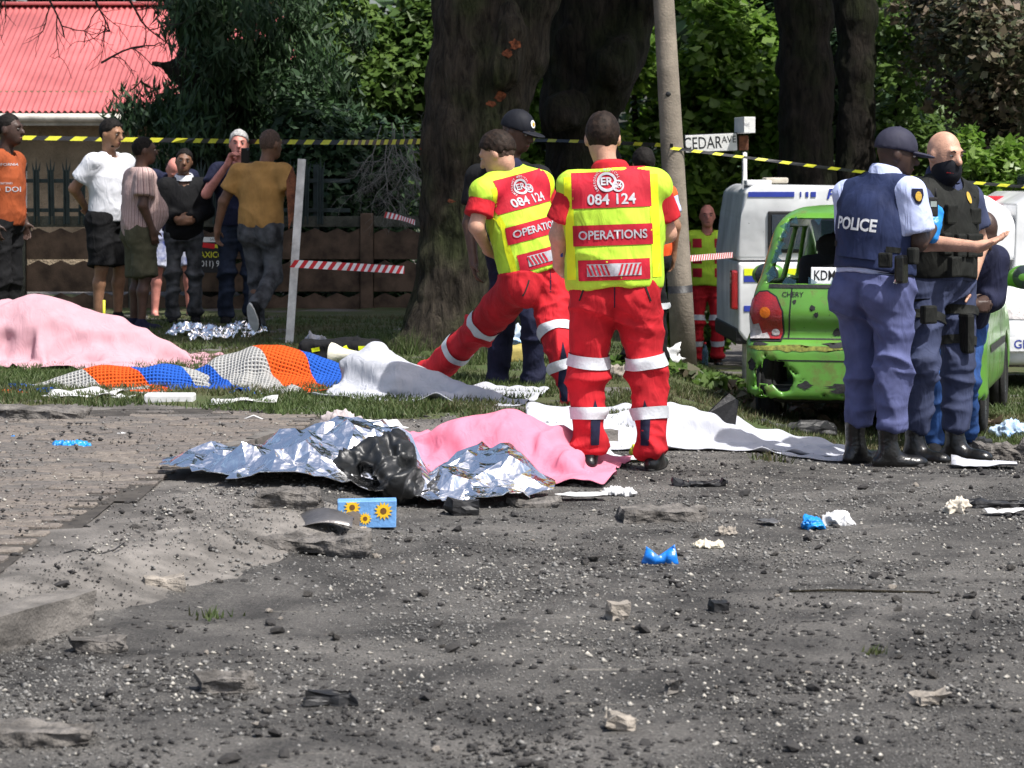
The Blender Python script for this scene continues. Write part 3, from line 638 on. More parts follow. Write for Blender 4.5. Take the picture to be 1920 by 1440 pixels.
# green masses behind
def mass(name, label, pts, d, n, size, key, seed, rad=.6, cat='bush', elong=1.4, stems=3, depth=.8, cl=12, clr=.32):
    e = empty(name, (0, 0, 0), 0, label, cat)
    cs = [clumps(at(x, y, d+z), (r, depth, r), cl, clr, seed*31+i) for i, (x, y, z, r) in enumerate(pts)]
    crown_obj('crown', np.vstack([c[0] for c in cs]), np.hstack([c[1] for c in cs]), n, size, LG[key], e, seed, elong=elong)
    P = np.array([at(x, y, d+z)[:] for x, y, z, r in pts]); x0 = P[:, 0].mean(); zb = g(min(x0, 8), d)-.1
    for k in range(stems):
        top = P[(k*3) % len(P)]; b = np.array([x0+(k-stems/2)*.25, d, zb]); mid = (b+top)/2+np.array([.1*(k-1), 0, .1]); tube('stem', [b, mid, top], [.07, .05, .02], M['bark_dark'], e, 7)
    return e
mass('bush', 'sunlit glossy green bush behind the concrete lamp pole', [(1180, 60, 0, .7), (1230, 170, 0, .7), (1300, 80, .2, .8), (1310, 200, -.2, .8), (1370, 30, .4, .8), (1390, 150, 0, .7), (1430, 230, -.2, .6), (1220, 310, 0, .7), (1340, 330, 0, .8), (1200, 430, .2, .7), (1290, 430, .1, .7), (1420, 110, .3, .6), (1440, 310, .2, .6), (1350, 480, .4, .7), (1250, 540, .3, .7)], 31, 27000, .085, 'bright', 1)
mass('bush', 'green leafy bush seen in the gap between the two big trunks', [(1010, 60, 0, .5), (1020, 170, 0, .6), (1005, 260, 0, .55), (1030, 350, .3, .6), (1000, 450, .3, .6), (980, 560, .3, .6)], 30, 11000, .08, 'bright', 2)
mass('tree', 'yellowish green tree beyond the left side of the big trunk', [(630, 60, 0, .5), (715, 150, 0, .6), (785, 70, .2, .5), (750, 230, 0, .65), (690, 210, .3, .6), (790, 140, 0, .5), (640, 160, .2, .6), (600, 40, 0, .6), (580, 170, .3, .6), (740, 320, .4, .6)], 33, 20000, .085, 'mid', 3, cat='tree', clr=.3)
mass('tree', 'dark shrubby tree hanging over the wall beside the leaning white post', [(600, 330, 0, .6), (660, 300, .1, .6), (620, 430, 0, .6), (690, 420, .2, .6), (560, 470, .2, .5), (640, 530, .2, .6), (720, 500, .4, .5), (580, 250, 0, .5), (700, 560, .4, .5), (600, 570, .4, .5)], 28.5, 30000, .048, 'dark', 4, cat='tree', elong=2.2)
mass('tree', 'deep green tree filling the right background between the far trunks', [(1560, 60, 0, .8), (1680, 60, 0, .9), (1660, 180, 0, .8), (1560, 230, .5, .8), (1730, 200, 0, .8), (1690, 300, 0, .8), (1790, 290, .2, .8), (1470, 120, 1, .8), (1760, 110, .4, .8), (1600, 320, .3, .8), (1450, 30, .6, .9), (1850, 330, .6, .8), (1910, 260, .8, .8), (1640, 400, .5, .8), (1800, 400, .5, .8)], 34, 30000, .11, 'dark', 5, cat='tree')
mass('bush', 'bright green low bush above the masked officer', [(1820, 285, 0, .22), (1860, 310, 0, .25), (1910, 330, 0, .25), (1830, 330, .2, .25), (1890, 290, .2, .2), (1850, 350, 0, .25)], 26, 2600, .06, 'bright', 6, cl=6, clr=.14, depth=.3, stems=2)
mass('bush', 'sunlit green sprays of a tree left of the second lamp pole', [(1690, 130, 0, .45), (1730, 60, 0, .45), (1710, 230, 0, .4), (1750, 290, 0, .35), (1680, 20, .2, .4), (1600, 330, .2, .4)], 31.5, 5200, .075, 'mid', 8, stems=2)
# far wood: reads as one dark mass
q = np.random.default_rng(3); cx = np.linspace(-15, 19, 46); C = np.array([(x+q.normal(0, .5), 50+q.normal(0, 1.5), z+q.normal(0, .5)) for x in cx for z in np.arange(-1.2, 9.5, 1.15)])
pxs = 960+F*C[:, 0]/C[:, 1]; pys = HY-F*(C[:, 2]-CH)/C[:, 1]; keep = ~((abs(pxs-705) < 70) & (pys < 70)); C = C[keep]
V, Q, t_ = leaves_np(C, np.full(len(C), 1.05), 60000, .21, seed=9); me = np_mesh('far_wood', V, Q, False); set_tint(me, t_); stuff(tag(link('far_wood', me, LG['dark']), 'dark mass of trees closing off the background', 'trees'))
# bare twiggy branches hanging at the top left and grey twigs by the big trunk
def twigs(name, label, starts, d, mt, depth=4, ln=.6, seed=1, droop=.15, r0=.02, cat='branch'):
    q = np.random.default_rng(seed); e = empty(name, (0, 0, 0), 0, label, cat)
    Vs, Fs, Ts, off = [], [], [], 0
    def grow(p, dr, L, r, lev):
        nonlocal off
        pts = [p]; n = 5; dd = dr
        for i in range(n):
            dd = dd+q.normal(0, .22, 3)*np.array([1, .4, 1])+np.array([0, 0, -droop*.3]); dd /= np.linalg.norm(dd); pts.append(pts[-1]+dd*L/n)
        V, Fq, _ = tube_np(pts, np.linspace(r, r*.55, n+1), 5, False); Vs.append(V); Fs.append(Fq+off); off += len(V)
        if lev > 0:
            for i in range(1, n+1):
                for _ in range(1 if i < n else 2):
                    if q.random() < .75:
                        nd = dd+q.normal(0, .7, 3)*np.array([1, .5, 1]); nd /= np.linalg.norm(nd); grow(pts[i], nd, L*(.45+.25*q.random()), r*.55, lev-1)
    for x, y, dx, dz in starts: grow(np.array(at(x, y, d)[:]), np.array([dx, 0, dz])/math.hypot(dx, dz), ln, r0, depth)
    link('twigs', np_mesh('twigs', np.vstack(Vs), np.vstack(Fs)), mt, e); return e
M['twig'] = mat('dark twig bark', (.035, .028, .022), .9, .3, 20, 0); M['twig_grey'] = mat('pale grey twigs', (.22, .21, .19), .9, .3, 20, 0)
twigs('bare_branch', 'bare dark branches hanging in front of the red roof', [(10, -40, .1, -1), (70, -30, .5, -1), (140, -30, .9, -.9), (190, 118, 1, .2), (230, -20, .3, -1)], 27, M['twig'], 2, .62, 2, .12, .013)
twigs('twig_cluster', 'grey leafless twigs hanging beside the left edge of the big trunk', [(x, y, sx, -1) for x, y, sx in [(715, 235, -.2), (735, 230, .1), (755, 235, 0), (770, 245, .1), (725, 270, -.2), (750, 280, .15), (765, 300, -.1), (740, 240, -.1)]], 24, M['twig_grey'], 3, .45, 5, .35, .006)
# ================================================================== PEOPLE
def fabric(name, c, var=.18, rough=.85, bump=.5, bs=35., c2=None):
    m, nt, b = NT(name); L = nt.links.new; tc = nt.nodes.new('ShaderNodeTexCoord'); P = tc.outputs['Object']
    n1 = N(nt, 'ShaderNodeTexNoise', Scale=9., Detail=5.); L(P, n1.inputs['Vector']); r = ramp(nt, [(.35, tuple(x*(1-var) for x in c)), (.65, c2 or tuple(min(1, x*(1+var*.4)) for x in c))]); L(n1.outputs['Fac'], r.inputs['Fac']); L(r.outputs[0], b.inputs['Base Color'])
    mp = nt.nodes.new('ShaderNodeMapping'); mp.inputs['Scale'].default_value = (1.5, 1.5, .6); mp.inputs['Rotation'].default_value = (.35, .45, 0); L(P, mp.inputs[0])
    n2 = N(nt, 'ShaderNodeTexNoise', Scale=9., Detail=2., Distortion=1.2); L(mp.outputs[0], n2.inputs['Vector']); n3 = N(nt, 'ShaderNodeTexNoise', Scale=220., Detail=2.); L(P, n3.inputs['Vector'])
    b1 = N(nt, 'ShaderNodeBump', Strength=bump*.75, Distance=.04); L(n2.outputs['Fac'], b1.inputs['Height']); b2 = N(nt, 'ShaderNodeBump', Strength=.25, Distance=.002); L(n3.outputs['Fac'], b2.inputs['Height']); L(b1.outputs[0], b2.inputs['Normal']); L(b2.outputs[0], b.inputs['Normal'])
    b.inputs['Roughness'].default_value = rough; b.inputs['Specular IOR Level'].default_value = .2; b.inputs['Sheen Weight'].default_value = .0
    return m
def skin(name, c):
    m = mat(name, c, .5, .22, 14, .25, 130, spec=.4); b = m.node_tree.nodes['Principled BSDF']; b.inputs['Subsurface Weight'].default_value = .0; return m
SK = {'light': skin('light skin', (.52, .29, .20)), 'pink': skin('sunburnt skin', (.62, .25, .20)), 'tan': skin('tan skin', (.30, .155, .09)), 'brown': skin('brown skin', (.17, .085, .05)), 'dark': skin('dark brown skin', (.085, .043, .028)), 'deep': skin('deep brown skin', (.05, .027, .02))}
M['hair_black'] = mat('black hair', (.012, .010, .009), .7, .5, 60, .25, 160, spec=.12); M['hair_brown'] = mat('brown hair', (.022, .014, .010), .65, .6, 45, .3, 160, spec=.15)
M['hair_grey'] = mat('grey hair', (.42, .41, .40), .6, .4, 60, .8, 160); M['stubble'] = mat('cropped hair', (.09, .055, .04), .7, .4, 80, .6, 200); M['eye'] = mat('eye white', (.33, .30, .27), .35, .05, 5, 0); M['pupil'] = mat('pupil', (.015, .01, .008), .2, .1, 5, 0); M['lip'] = mat('lips', (.22, .07, .06), .5, .2, 20, 0); M['brow'] = mat('eyebrow', (.025, .018, .014), .8, .2, 50, .3, 200)
FAB = {'red': fabric('red uniform cloth', (.46, .016, .024), .28), 'lime': fabric('lime hi-vis cloth', (.45, .68, .05), .15, .75, .45), 'fluoro': fabric('fluorescent yellow trim', (.70, .78, .02), .1, .7, .3), 'red_panel': fabric('red vest panel', (.43, .014, .03), .22, .7, .3),
 'reflect': mat('silver reflective tape', (.50, .52, .55), .45, .12, 30, .25, 80, spec=.6), 'navy': fabric('navy cloth', (.012, .014, .035), .3), 'black': fabric('black cloth', (.008, .008, .009), .3), 'white': fabric('white cotton', (.62, .63, .67), .08), 'orange': fabric('rust orange cotton', (.30, .068, .022), .25), 'mustard': fabric('mustard cotton', (.40, .22, .07), .2), 'khaki': fabric('olive khaki cotton', (.085, .082, .05), .25), 'jeans_grey': fabric('washed black denim', (.05, .052, .056), .5, c2=(.11, .115, .125)), 'jeans_blue': fabric('dark blue denim', (.02, .028, .05), .5), 'jeans_bright': fabric('blue denim', (.02, .06, .19), .4), 'police_trouser': fabric('police blue trouser cloth', (.088, .10, .215), .25, .8, .4), 'police_navy': fabric('dark police blue cloth', (.04, .05, .10), .25, .8, .4), 'police_shirt': fabric('light blue shirt cotton', (.46, .52, .76), .1), 'armour': fabric('navy body armour nylon', (.022, .032, .085), .25, .7, .25), 'tactical': fabric('black tactical nylon', (.014, .015, .013), .4, .75, .5), 'hivis_orange': fabric('orange hi-vis cloth', (.85, .10, .02), .12), 'shorts_blue': fabric('blue and white beach shorts', (.03, .06, .30), .3, c2=(.6, .62, .7)), 'cap_navy': fabric('navy twill', (.03, .03, .05), .2, .7, .15), 'cap_black': fabric('black twill', (.008, .009, .014), .2, .7, .15)}
M['leather'] = mat('black boot leather', (.008, .008, .008), .28, .4, 12, .35, 45, spec=.5); M['sole'] = mat('white rubber', (.62, .62, .60), .7, .15, 20, .2); M['rubber'] = mat('black rubber', (.012, .012, .012), .75, .4, 20, .4); M['white_print'] = mat('white print', (.72, .73, .74), .6, .1, 30, .2); M['grey_print'] = mat('silver grey print', (.40, .40, .43), .5, .2, 40, .2); M['nitrile'] = mat('blue nitrile glove', (.01, .22, .62), .35, .25, 14, .5, 40, spec=.5); M['gold'] = mat('gold thread', (.55, .34, .05), .5, .3, 40, .4, 120)
def stripes_mat():
    m, nt, b = NT('striped shirt cotton'); L = nt.links.new; tc = nt.nodes.new('ShaderNodeTexCoord'); sp = nt.nodes.new('ShaderNodeSeparateXYZ'); L(tc.outputs['Object'], sp.inputs[0])
    n = N(nt, 'ShaderNodeTexNoise', Scale=5.); L(tc.outputs['Object'], n.inputs['Vector'])
    an = N(nt, 'ShaderNodeMath', op='ARCTAN2'); L(sp.outputs[0], an.inputs[0]); L(sp.outputs[1], an.inputs[1]); a0 = N(nt, 'ShaderNodeMath', op='MULTIPLY', i1=5.6); L(an.outputs[0], a0.inputs[0])
    a = N(nt, 'ShaderNodeMath', op='MULTIPLY_ADD', i1=.35); L(n.outputs['Fac'], a.inputs[0]); L(a0.outputs[0], a.inputs[2]); f = N(nt, 'ShaderNodeMath', op='FRACT'); L(a.outputs[0], f.inputs[0])
    r = ramp(nt, [(0, (.10, .045, .05)), (.14, (.50, .36, .33)), (.5, (.16, .10, .10)), (.56, (.50, .36, .33)), (.72, (.55, .40, .36)), (.78, (.30, .15, .15)), (.84, (.5, .36, .33))], 'CONSTANT'); L(f.outputs[0], r.inputs['Fac']); L(r.outputs[0], b.inputs['Base Color']); b.inputs['Roughness'].default_value = .85
    n2 = N(nt, 'ShaderNodeTexNoise', Scale=12., Detail=3.); L(tc.outputs['Object'], n2.inputs['Vector']); bp = N(nt, 'ShaderNodeBump', Strength=.4, Distance=.03); L(n2.outputs['Fac'], bp.inputs['Height']); L(bp.outputs[0], b.inputs['Normal']); return m
FAB['striped'] = stripes_mat()
UP = np.array([0, 0, 1.])
def nrm(v): v = np.asarray(v, float); return v/(np.linalg.norm(v)+1e-9)
def frame(right, up):
    u = nrm(up); r = nrm(np.asarray(right, float)-u*(np.dot(right, u))); f = np.cross(u, r); return np.stack([r, f, u], 1)
class Person:
    def __init__(s, label, loc, fwd, H=1.8, J=None, b=1., skin='light', h=.011, yaw=0., pitch=0., roll=0., curl=(.5, .5), foot=(0, 0), group=None, eyes=True):
        s.root = empty('person', loc, math.atan2(-fwd[0], fwd[1]), label, 'person', group); s.k = k = H/1.8; s.b = b; s.h = h; s.skin = SK[skin]; s.curl = curl; s.foot = foot; s.eyes = eyes
        D = dict(pel=(0, 0, .96), chest=(0, .005, 1.31), neck=(0, 0, 1.49), head=(0, .03, 1.685), hipL=(-.095, 0, .93), hipR=(.095, 0, .93), knL=(-.11, .02, .50), knR=(.11, .02, .50), anL=(-.12, -.02, .085), anR=(.12, -.02, .085), shL=(-.19, 0, 1.455), shR=(.19, 0, 1.455), elL=(-.26, -.03, 1.17), elR=(.26, -.03, 1.17), wrL=(-.27, .05, .93), wrR=(.27, .05, .93), hdL=(0, .25, -1), hdR=(0, .25, -1), pnL=(1, 0, 0), pnR=(-1, 0, 0))
        Minv = Matrix.Translation(Vector(loc)) @ Matrix.Rotation(s.root.rotation_euler.z, 4, 'Z'); Minv = Minv.inverted(); s.Minv = Minv
        for q, v in (J or {}).items():
            if v[0] == 'p': v = np.array(Minv @ at(*v[1:]))/k
            elif v[0] == 'd': v = np.array(Minv.to_3x3() @ Vector(v[1:]))
            elif v[0] == '+': v = np.array(D[q])+np.array(v[1:])
            D[q] = v
        s.J = {q: np.array(v, float)*(1 if q[:2] in ('hd', 'pn') else k) for q, v in D.items()}
        s.Rt = frame(s.J['shR']-s.J['shL'], s.J['neck']-s.J['pel']); hb = frame(s.J['hipR']-s.J['hipL'], UP); s.Rp = hb
        fr = hb[:, 1].copy(); fr[2] = 0; fr = nrm(fr)
        R0 = np.stack([np.cross(fr, UP), fr, UP], 1); Rz = np.array(Matrix.Rotation(yaw, 3, 'Z')); Rx = np.array(Matrix.Rotation(pitch, 3, 'X')); Ry = np.array(Matrix.Rotation(roll, 3, 'Y')); s.Rh = R0 @ Rz @ Rx @ Ry
        s.bvh = {}
    def obj(s, name, prims, mt, fold=0., seed=0, h=None, parent=None, smooth=1, zc=2.2, ff=8., post=None, bend=()):
        V, Q = sdf_mesh(prims, h or s.h, post); V = relax(V, Q, smooth, .5); n = vnormals(V, Q)
        if fold:
            w = np.ones(len(V))*.55
            for c, r in bend: w = w+1.3*np.exp(-(np.linalg.norm(V-c, axis=1)/r)**2)
            q = V*np.array([1, 1, zc])+seed*7.1; q = q+.10*vnoise(q, 3., 3)[:, None]; q = q+np.stack([q[:, 2]*.35, q[:, 2]*.2, q[:, 0]*.4], -1); d = .95*np.clip(1-np.abs(vnoise(q, ff, seed))*1.55, 0, 1)**2+.40*np.clip(1-np.abs(vnoise(q*1.9+5, ff, seed+9))*1.6, 0, 1)**2-.38
            V = V+n*(fold*w*d)[:, None]
        o = link(name, np_mesh(name, V, Q), mt, parent or s.root)
        if parent is None: s.bvh[name] = BVHTree.FromPolygons(V.tolist(), Q.tolist())
        return o
    def hp(s, p): return s.J['head']+s.Rh @ (np.array(p)*s.k*1.07)
    def hell(s, c, r, **kw): return ell(s.hp(c), np.array(r)*s.k*1.07, s.Rh, **kw)
    def hcone(s, a, b, ra, rb=None, **kw): return cone(s.hp(a), s.hp(b), ra*s.k*1.07, (rb or ra)*s.k*1.07, **kw)
    def hand(s, side):
        J, k = s.J, s.k; c = s.curl[0 if side == 'L' else 1]; w = J['wr'+side]; d = nrm(J['hd'+side]); pn = J['pn'+side]; pn = nrm(pn-d*np.dot(pn, d)); lat = np.cross(d, pn)*(1 if side == 'R' else -1)
        R = np.stack([lat, d, pn], 1); P = [cone(w-d*.01*k, w+d*.03*k, .026*k, .03*k, k=.02), rbox(w+d*.055*k, np.array([.040, .045, .014])*k, .013*k, R, k=.015)]
        for i, (o, L) in enumerate([(.030, .072), (.010, .080), (-.010, .075), (-.029, .058)]):
            a = w+d*.095*k+lat*o*k; d1 = nrm(d*math.cos(c)+pn*math.sin(c)+lat*o*4.5*(1.-min(c, 1))); d2 = nrm(d*math.cos(c*2.1)+pn*math.sin(c*2.1)+lat*o*4.5*(1.-min(c, 1))); m = a+d1*L*.52*k; P += [cone(a, m, .0105*k, .0095*k, k=.004), cone(m, m+d2*L*.5*k, .0095*k, .008*k, k=.004)]
        a = w+d*.03*k+lat*.036*k; t1 = nrm(lat*.85+d*.7+pn*.3); t2 = nrm(lat*.35+d*.9+pn*.35); m = a+t1*.04*k; P += [cone(a, m, .014*k, .012*k, k=.012), cone(m, m+t2*.035*k, .012*k, .009*k, k=.004)]
        return P
    def body(s, hands='LR', bare_legs=False, feet=False):
        J, k, b = s.J, s.k, s.b; he = s.hell; P = [he((0, -.012, .02), (.076, .096, .098), k=.0), he((0, .022, -.045), (.060, .072, .078), k=.04), he((0, .06, -.088), (.032, .03, .028), k=.03), s.hcone((0, .086, .018), (0, .112, -.028), .010, .016, k=.018), s.hcone((-.036, .082, .026), (.036, .082, .026), .012, k=.02), sub(he((-.033, .106, .004), (.018, .018, .010), k=.012)), sub(he((.033, .106, .004), (.018, .018, .010), k=.012)), s.hcone((-.02, .086, -.066), (.02, .086, -.066), .009, k=.012), he((-.077, -.012, -.012), (.011, .022, .034), k=.008), he((.077, -.012, -.012), (.011, .022, .034), k=.008),
             cone(J['neck']-s.Rt[:, 2]*.04*k, s.hp((0, -.02, -.07)), .062*k*b**.4, .056*k, k=.03), cone(J['shL']-s.Rt[:,2]*.04*k, J['shR']-s.Rt[:,2]*.04*k, .05*k, k=.04), ell(J['chest']-s.Rt[:,2]*.03*k, np.array([.15*b, .095*b, .19])*k, s.Rt, k=.05), ell((J['pel']+J['chest'])/2, np.array([.135*b, .09*b, .2])*k, s.Rt, k=.05), ell(J['pel'], np.array([.14*b, .095*b, .12])*k, s.Rp, k=.05)]
        for q in 'LR':
            P += [cone(J['sh'+q]-s.Rt[:,2]*.03*k, J['el'+q], .053*k*b**.5, .043*k*b**.5, k=.03), cone(J['el'+q], J['wr'+q], .044*k*b**.5, .029*k, k=.02), cone(J['hip'+q], J['kn'+q], .075*k*b**.5, .056*k, k=.04)]
            m = J['kn'+q]*.68+J['an'+q]*.32-s.Rp[:, 1]*.015*k; P += [cone(J['kn'+q], m, .055*k, .054*k, k=.03), cone(m, J['an'+q], .054*k, .036*k, k=.03)]
            if q in hands: P += s.hand(q)
            if feet: a = J['an'+q]; t = s.footdir(q); P += [cone(a-np.array([0, 0, .045*k])-t*.03*k, a-np.array([0, 0, .06*k])+t*.15*k, .036*k, .025*k, k=.03)]
        o = s.obj('body', P, s.skin, h=s.h if s.h < .012 else s.h*.92)
        if s.eyes:
            for x in (-.033, .033):
                e = lathe('eye', [(0, -.007), (.008, -.005), (.012, 0), (.008, .005), (0, .007)], M['eye'], s.root, 8, s.hp((x, .083, .003))); lathe('pupil', [(0, -.0055), (.0055, 0), (0, .0055)], M['pupil'], e, 8, s.hp((x, .0915, .003)))
                tube('eyebrow', [s.hp((x-.016, .096, .022)), s.hp((x, .1005, .029)), s.hp((x+.016, .096, .024))], [.003*s.k, .005*s.k, .003*s.k], M['brow'], s.root, 6)
            tube('mouth', [s.hp((-.022, .090, -.066)), s.hp((0, .0985, -.064)), s.hp((.022, .090, -.066))], [.003*s.k, .006*s.k, .003*s.k], M['lip'], s.root, 6)
        return o
    def hair(s, mt, e=.006, low=-.045, front=.055, name='hair', back=True, crown=None):
        P = s.hell((0, -.014, .022), (.077+e, .097+e, .099+e), k=0); g0 = P['f']; pc_, Rh, k = s.J['head'], s.Rh, s.k*1.07
        def f(p):
            q = (p-pc_) @ Rh/k; d = g0(p); hl = np.where(q[..., 1] > -.005, .048-.25*(q[..., 1]-front).clip(-1, 0)*-1, low+.45*(q[..., 1]+.005).clip(-1, 0)*-0-.0)
            hl = np.interp(q[..., 1], [-.12, -.03, .0, .03, front, front+.05], [low-.03, low-.015, .0 if low < -.01 else low+.02, .028, .062, .085]); hl = hl+.010*vnoise(q, 60., 3)+.008*vnoise(q, 140., 5)
            d = np.maximum(d, (hl-q[..., 2])*k*.8)
            if crown: d = np.maximum(d, (q[..., 2]-crown)*k)
            return d
        P['f'] = f; return s.obj(name, [P], mt, .007, 3, h=.008, parent=s.root, ff=28, zc=1)
    def top(s, mt, sleeve=.55, e=.016, hem=None, fold=.014, name='shirt', belly=0., sl_r=1., neck=.075, seed=1, wide=1., collar=None, cuff=None, vneck=0.):
        J, k, b = s.J, s.k, s.b; up = s.Rt[:, 2]; hem = -.06 if hem is None else hem; hp_ = J['pel']+up*hem*k; W = wide
        P = [ell(J['chest']-up*.04*k, np.array([.168*b*W, .110*b, .21])*k+e, s.Rt, k=.0), ell((J['pel']*.55+J['chest']*.45), np.array([.148*b*W, .108*b, .24])*k+e, s.Rt, k=.07), ell(J['pel']+up*.02*k, np.array([.160*b*W, .118*b, .2])*k+e, s.Rp, k=.07), cone(J['neck']-up*.045*k-s.Rt[:, 0]*.05*k, J['shL']-up*.03*k, .052*k+e, .052*k+e, k=.05), cone(J['neck']-up*.045*k+s.Rt[:, 0]*.05*k, J['shR']-up*.03*k, .052*k+e, .052*k+e, k=.05), cone(J['neck']-up*.05*k, J['neck']+up*.02*k, .066*k+e*.5, k=.05)]
        if belly: P.append(ell(J['pel']*.6+J['chest']*.4+s.Rt[:, 1]*(.05+belly*.5)*k, np.array([.14*b, .09+belly, .17])*k, s.Rt, k=.08))
        if sleeve > 0:
            for q in 'LR':
                a, e_, w = J['sh'+q]-up*.03*k, J['el'+q], J['wr'+q]
                if sleeve <= 1:
                    tip = a+(e_-a)*sleeve; c = cone(a, tip+nrm(e_-a)*.05, (.060*b**.4)*k+e, (.060*b**.4*sl_r)*k+e, k=.05); P.append(clip(c, tip, e_-a))
                else:
                    P.append(cone(a, e_, (.058*b**.4)*k+e, .05*k+e, k=.05)); tip = e_+(w-e_)*(sleeve-1); c = cone(e_, tip+nrm(w-e_)*.05, .05*k+e, .038*k+e, k=.03); P.append(clip(c, tip, w-e_))
        nt_ = cutplane(J['neck']+up*.035*k, up); hm = cutplane(hp_, -up); hc = J['neck']+up*.05*k+s.Rt[:, 1]*.035*k
        def post(D, p):
            D = np.maximum(D, nt_(p)); D = np.maximum(D, np.where(((p-J['pel']) @ up) < .2*k, hm(p)+.008*np.sin(14*((p-J['pel']) @ s.Rt[:, 0])+seed), -9)); D = np.maximum(D, neck*k-np.linalg.norm((p-hc)*np.array([1, 1, .8 if not vneck else .45]), axis=-1)); return D
        def post2(D, p):  # sleeves reach below the hem in some poses: only cut near the trunk
            r = np.linalg.norm((p-J['pel'])-(((p-J['pel']) @ up)[..., None]*up), axis=-1); D0 = D; Dn = post(D, p); return np.where((r < (.235*b*W+e+.02)*k) | (((p-J['pel']) @ up) > .25*k), Dn, D0)
        o = s.obj(name, P, mt, fold, seed, post=post2, zc=1.0, ff=4.8, bend=[(J['elL'], .12), (J['elR'], .12), (J['pel']+up*.08*k, .16)])
        if collar is not None:
            c = J['neck']+up*.035*k; n = 24; pts = []
            for zz, rr in ((-.03, .088), (.012, .074), (.028, .080), (.01, .092), (-.03, .10)): pts.append([c+s.Rt @ (np.array([rr*1.05*math.cos(2*math.pi*i/n), rr*.95*math.sin(2*math.pi*i/n), zz-.018*math.sin(2*math.pi*i/n)])*k) for i in range(n)])
            V = np.array(pts).reshape(-1, 3); i, j = np.meshgrid(np.arange(4), np.arange(n), indexing='ij'); Q = np.stack([i*n+j, i*n+(j+1) % n, (i+1)*n+(j+1) % n, (i+1)*n+j], -1).reshape(-1, 4); link('collar', np_mesh('collar', V, Q), collar, o)
        return o
    def trousers(s, mt, hem=.055, loose=1., fold=.018, waist=.10, name='trousers', short=None, seed=2, butt=1., hemr=1.):
        J, k, b = s.J, s.k, s.b; P = [ell(J['pel']-UP*.005*k, np.array([.158*b, .118*b, .14])*k, s.Rp, k=0), cone(J['pel']+UP*.03*k, J['pel']+s.Rt[:, 2]*.16*k, .12*b*k, .10*b*k, k=.06)]
        for q in 'LR':
            h_, kn, a = J['hip'+q], J['kn'+q], J['an'+q]; P.append(ell(h_-s.Rp[:, 1]*.05*k*butt-UP*.035*k, np.array([.095*b, .085*b*butt, .11])*k, s.Rp, k=.06))
            if short is not None:
                tip = h_+(kn-h_)*short; c = cone(h_, tip+nrm(kn-h_)*.06, .098*b**.6*k*loose, .092*b**.5*k*loose, k=.05); P.append(clip(c, tip, kn-h_))
            else:
                P.append(cone(h_, kn, .096*b**.6*k*loose, .074*b**.4*k*loose, k=.05)); ax = nrm(a-kn); tip = a-ax*(hem-.085)*k*-1 if False else kn+(a-kn)*(1-(hem-.05)/.42); c = cone(kn, tip+ax*.06, .073*b**.4*k*loose, .066*k*loose*hemr, k=.04); P.append(clip(c, tip, ax))
        wp = cutplane(J['pel']+s.Rt[:, 2]*waist*k, s.Rt[:, 2])
        return s.obj(name, P, mt, fold, seed, post=lambda D, p: np.maximum(D, wp(p)), zc=1.5, ff=4.6, bend=[(J['knL'], .13), (J['knR'], .13), (J['anL'], .16), (J['anR'], .16), (J['pel']-UP*.1*k, .14)])
    def footdir(s, q):
        f = s.foot[0 if q == 'L' else 1]; v = s.Rp[:, 1].copy(); v[2] = 0; return np.array(Matrix.Rotation(f, 3, 'Z')) @ nrm(v)
    def shoes(s, mt, boot=0., sole=None, name='shoe', which='LR', tilt=(0, 0), big=1.):
        out = []
        for q in which:
            J, k = s.J, s.k*big; a = J['an'+q]; t = s.footdir(q); ti = tilt[0 if q == 'L' else 1]; dn = -UP*math.cos(ti)-t*math.sin(ti)*-1 if False else -UP; t = nrm(t*math.cos(ti)-UP*math.sin(ti)); dn = nrm(-UP*math.cos(ti)-t*0-s.footdir(q)*math.sin(ti)); lt = np.cross(t, -dn)
            R = np.stack([lt, t, -dn], 1); c0 = a+dn*.055*k
            P = [ell(c0-t*.035*k, np.array([.040, .052, .045])*k, R, k=0), ell(c0+t*.07*k+dn*.004*k, np.array([.046, .10, .036])*k, R, k=.04), ell(c0+t*.13*k+dn*.006*k, np.array([.044, .062, .032])*k, R, k=.03), cone(a, c0+t*.03*k-dn*.01*k, .045*k, .042*k, k=.04)]
            if boot: P.append(clip(cone(a-t*.008*k, a-t*.012*k+UP*(boot+.04)*k, .046*k, .056*k, k=.03), a+UP*boot*k, UP))
            flat = cutplane(c0+dn*.028*k, dn)
            o = s.obj(name, P, mt, .003, 4, h=.009, parent=s.root, post=lambda D, p: np.maximum(D, flat(p)), ff=14); out.append(o)
            n = 22; r_ = []
            for i in range(n):
                an = 2*math.pi*i/n; y = math.sin(an); r_.append(((.043+.006*y)*math.cos(an)*(1 if y < .3 else 1.04), .047+(.137 if y > 0 else .137)*y))
            bm = bmesh.new(); prism(bm, [(x, y) for x, y in r_], 'z', -.030, -.006); 
            for v in bm.verts: v.co = Vector(R @ (np.array(v.co)*k*1.02)+c0-dn*0)+Vector(dn)*(.012*k)
            bm_obj('sole', bm, sole or M['rubber'], o, bevel=.002, seg=1)
        return out
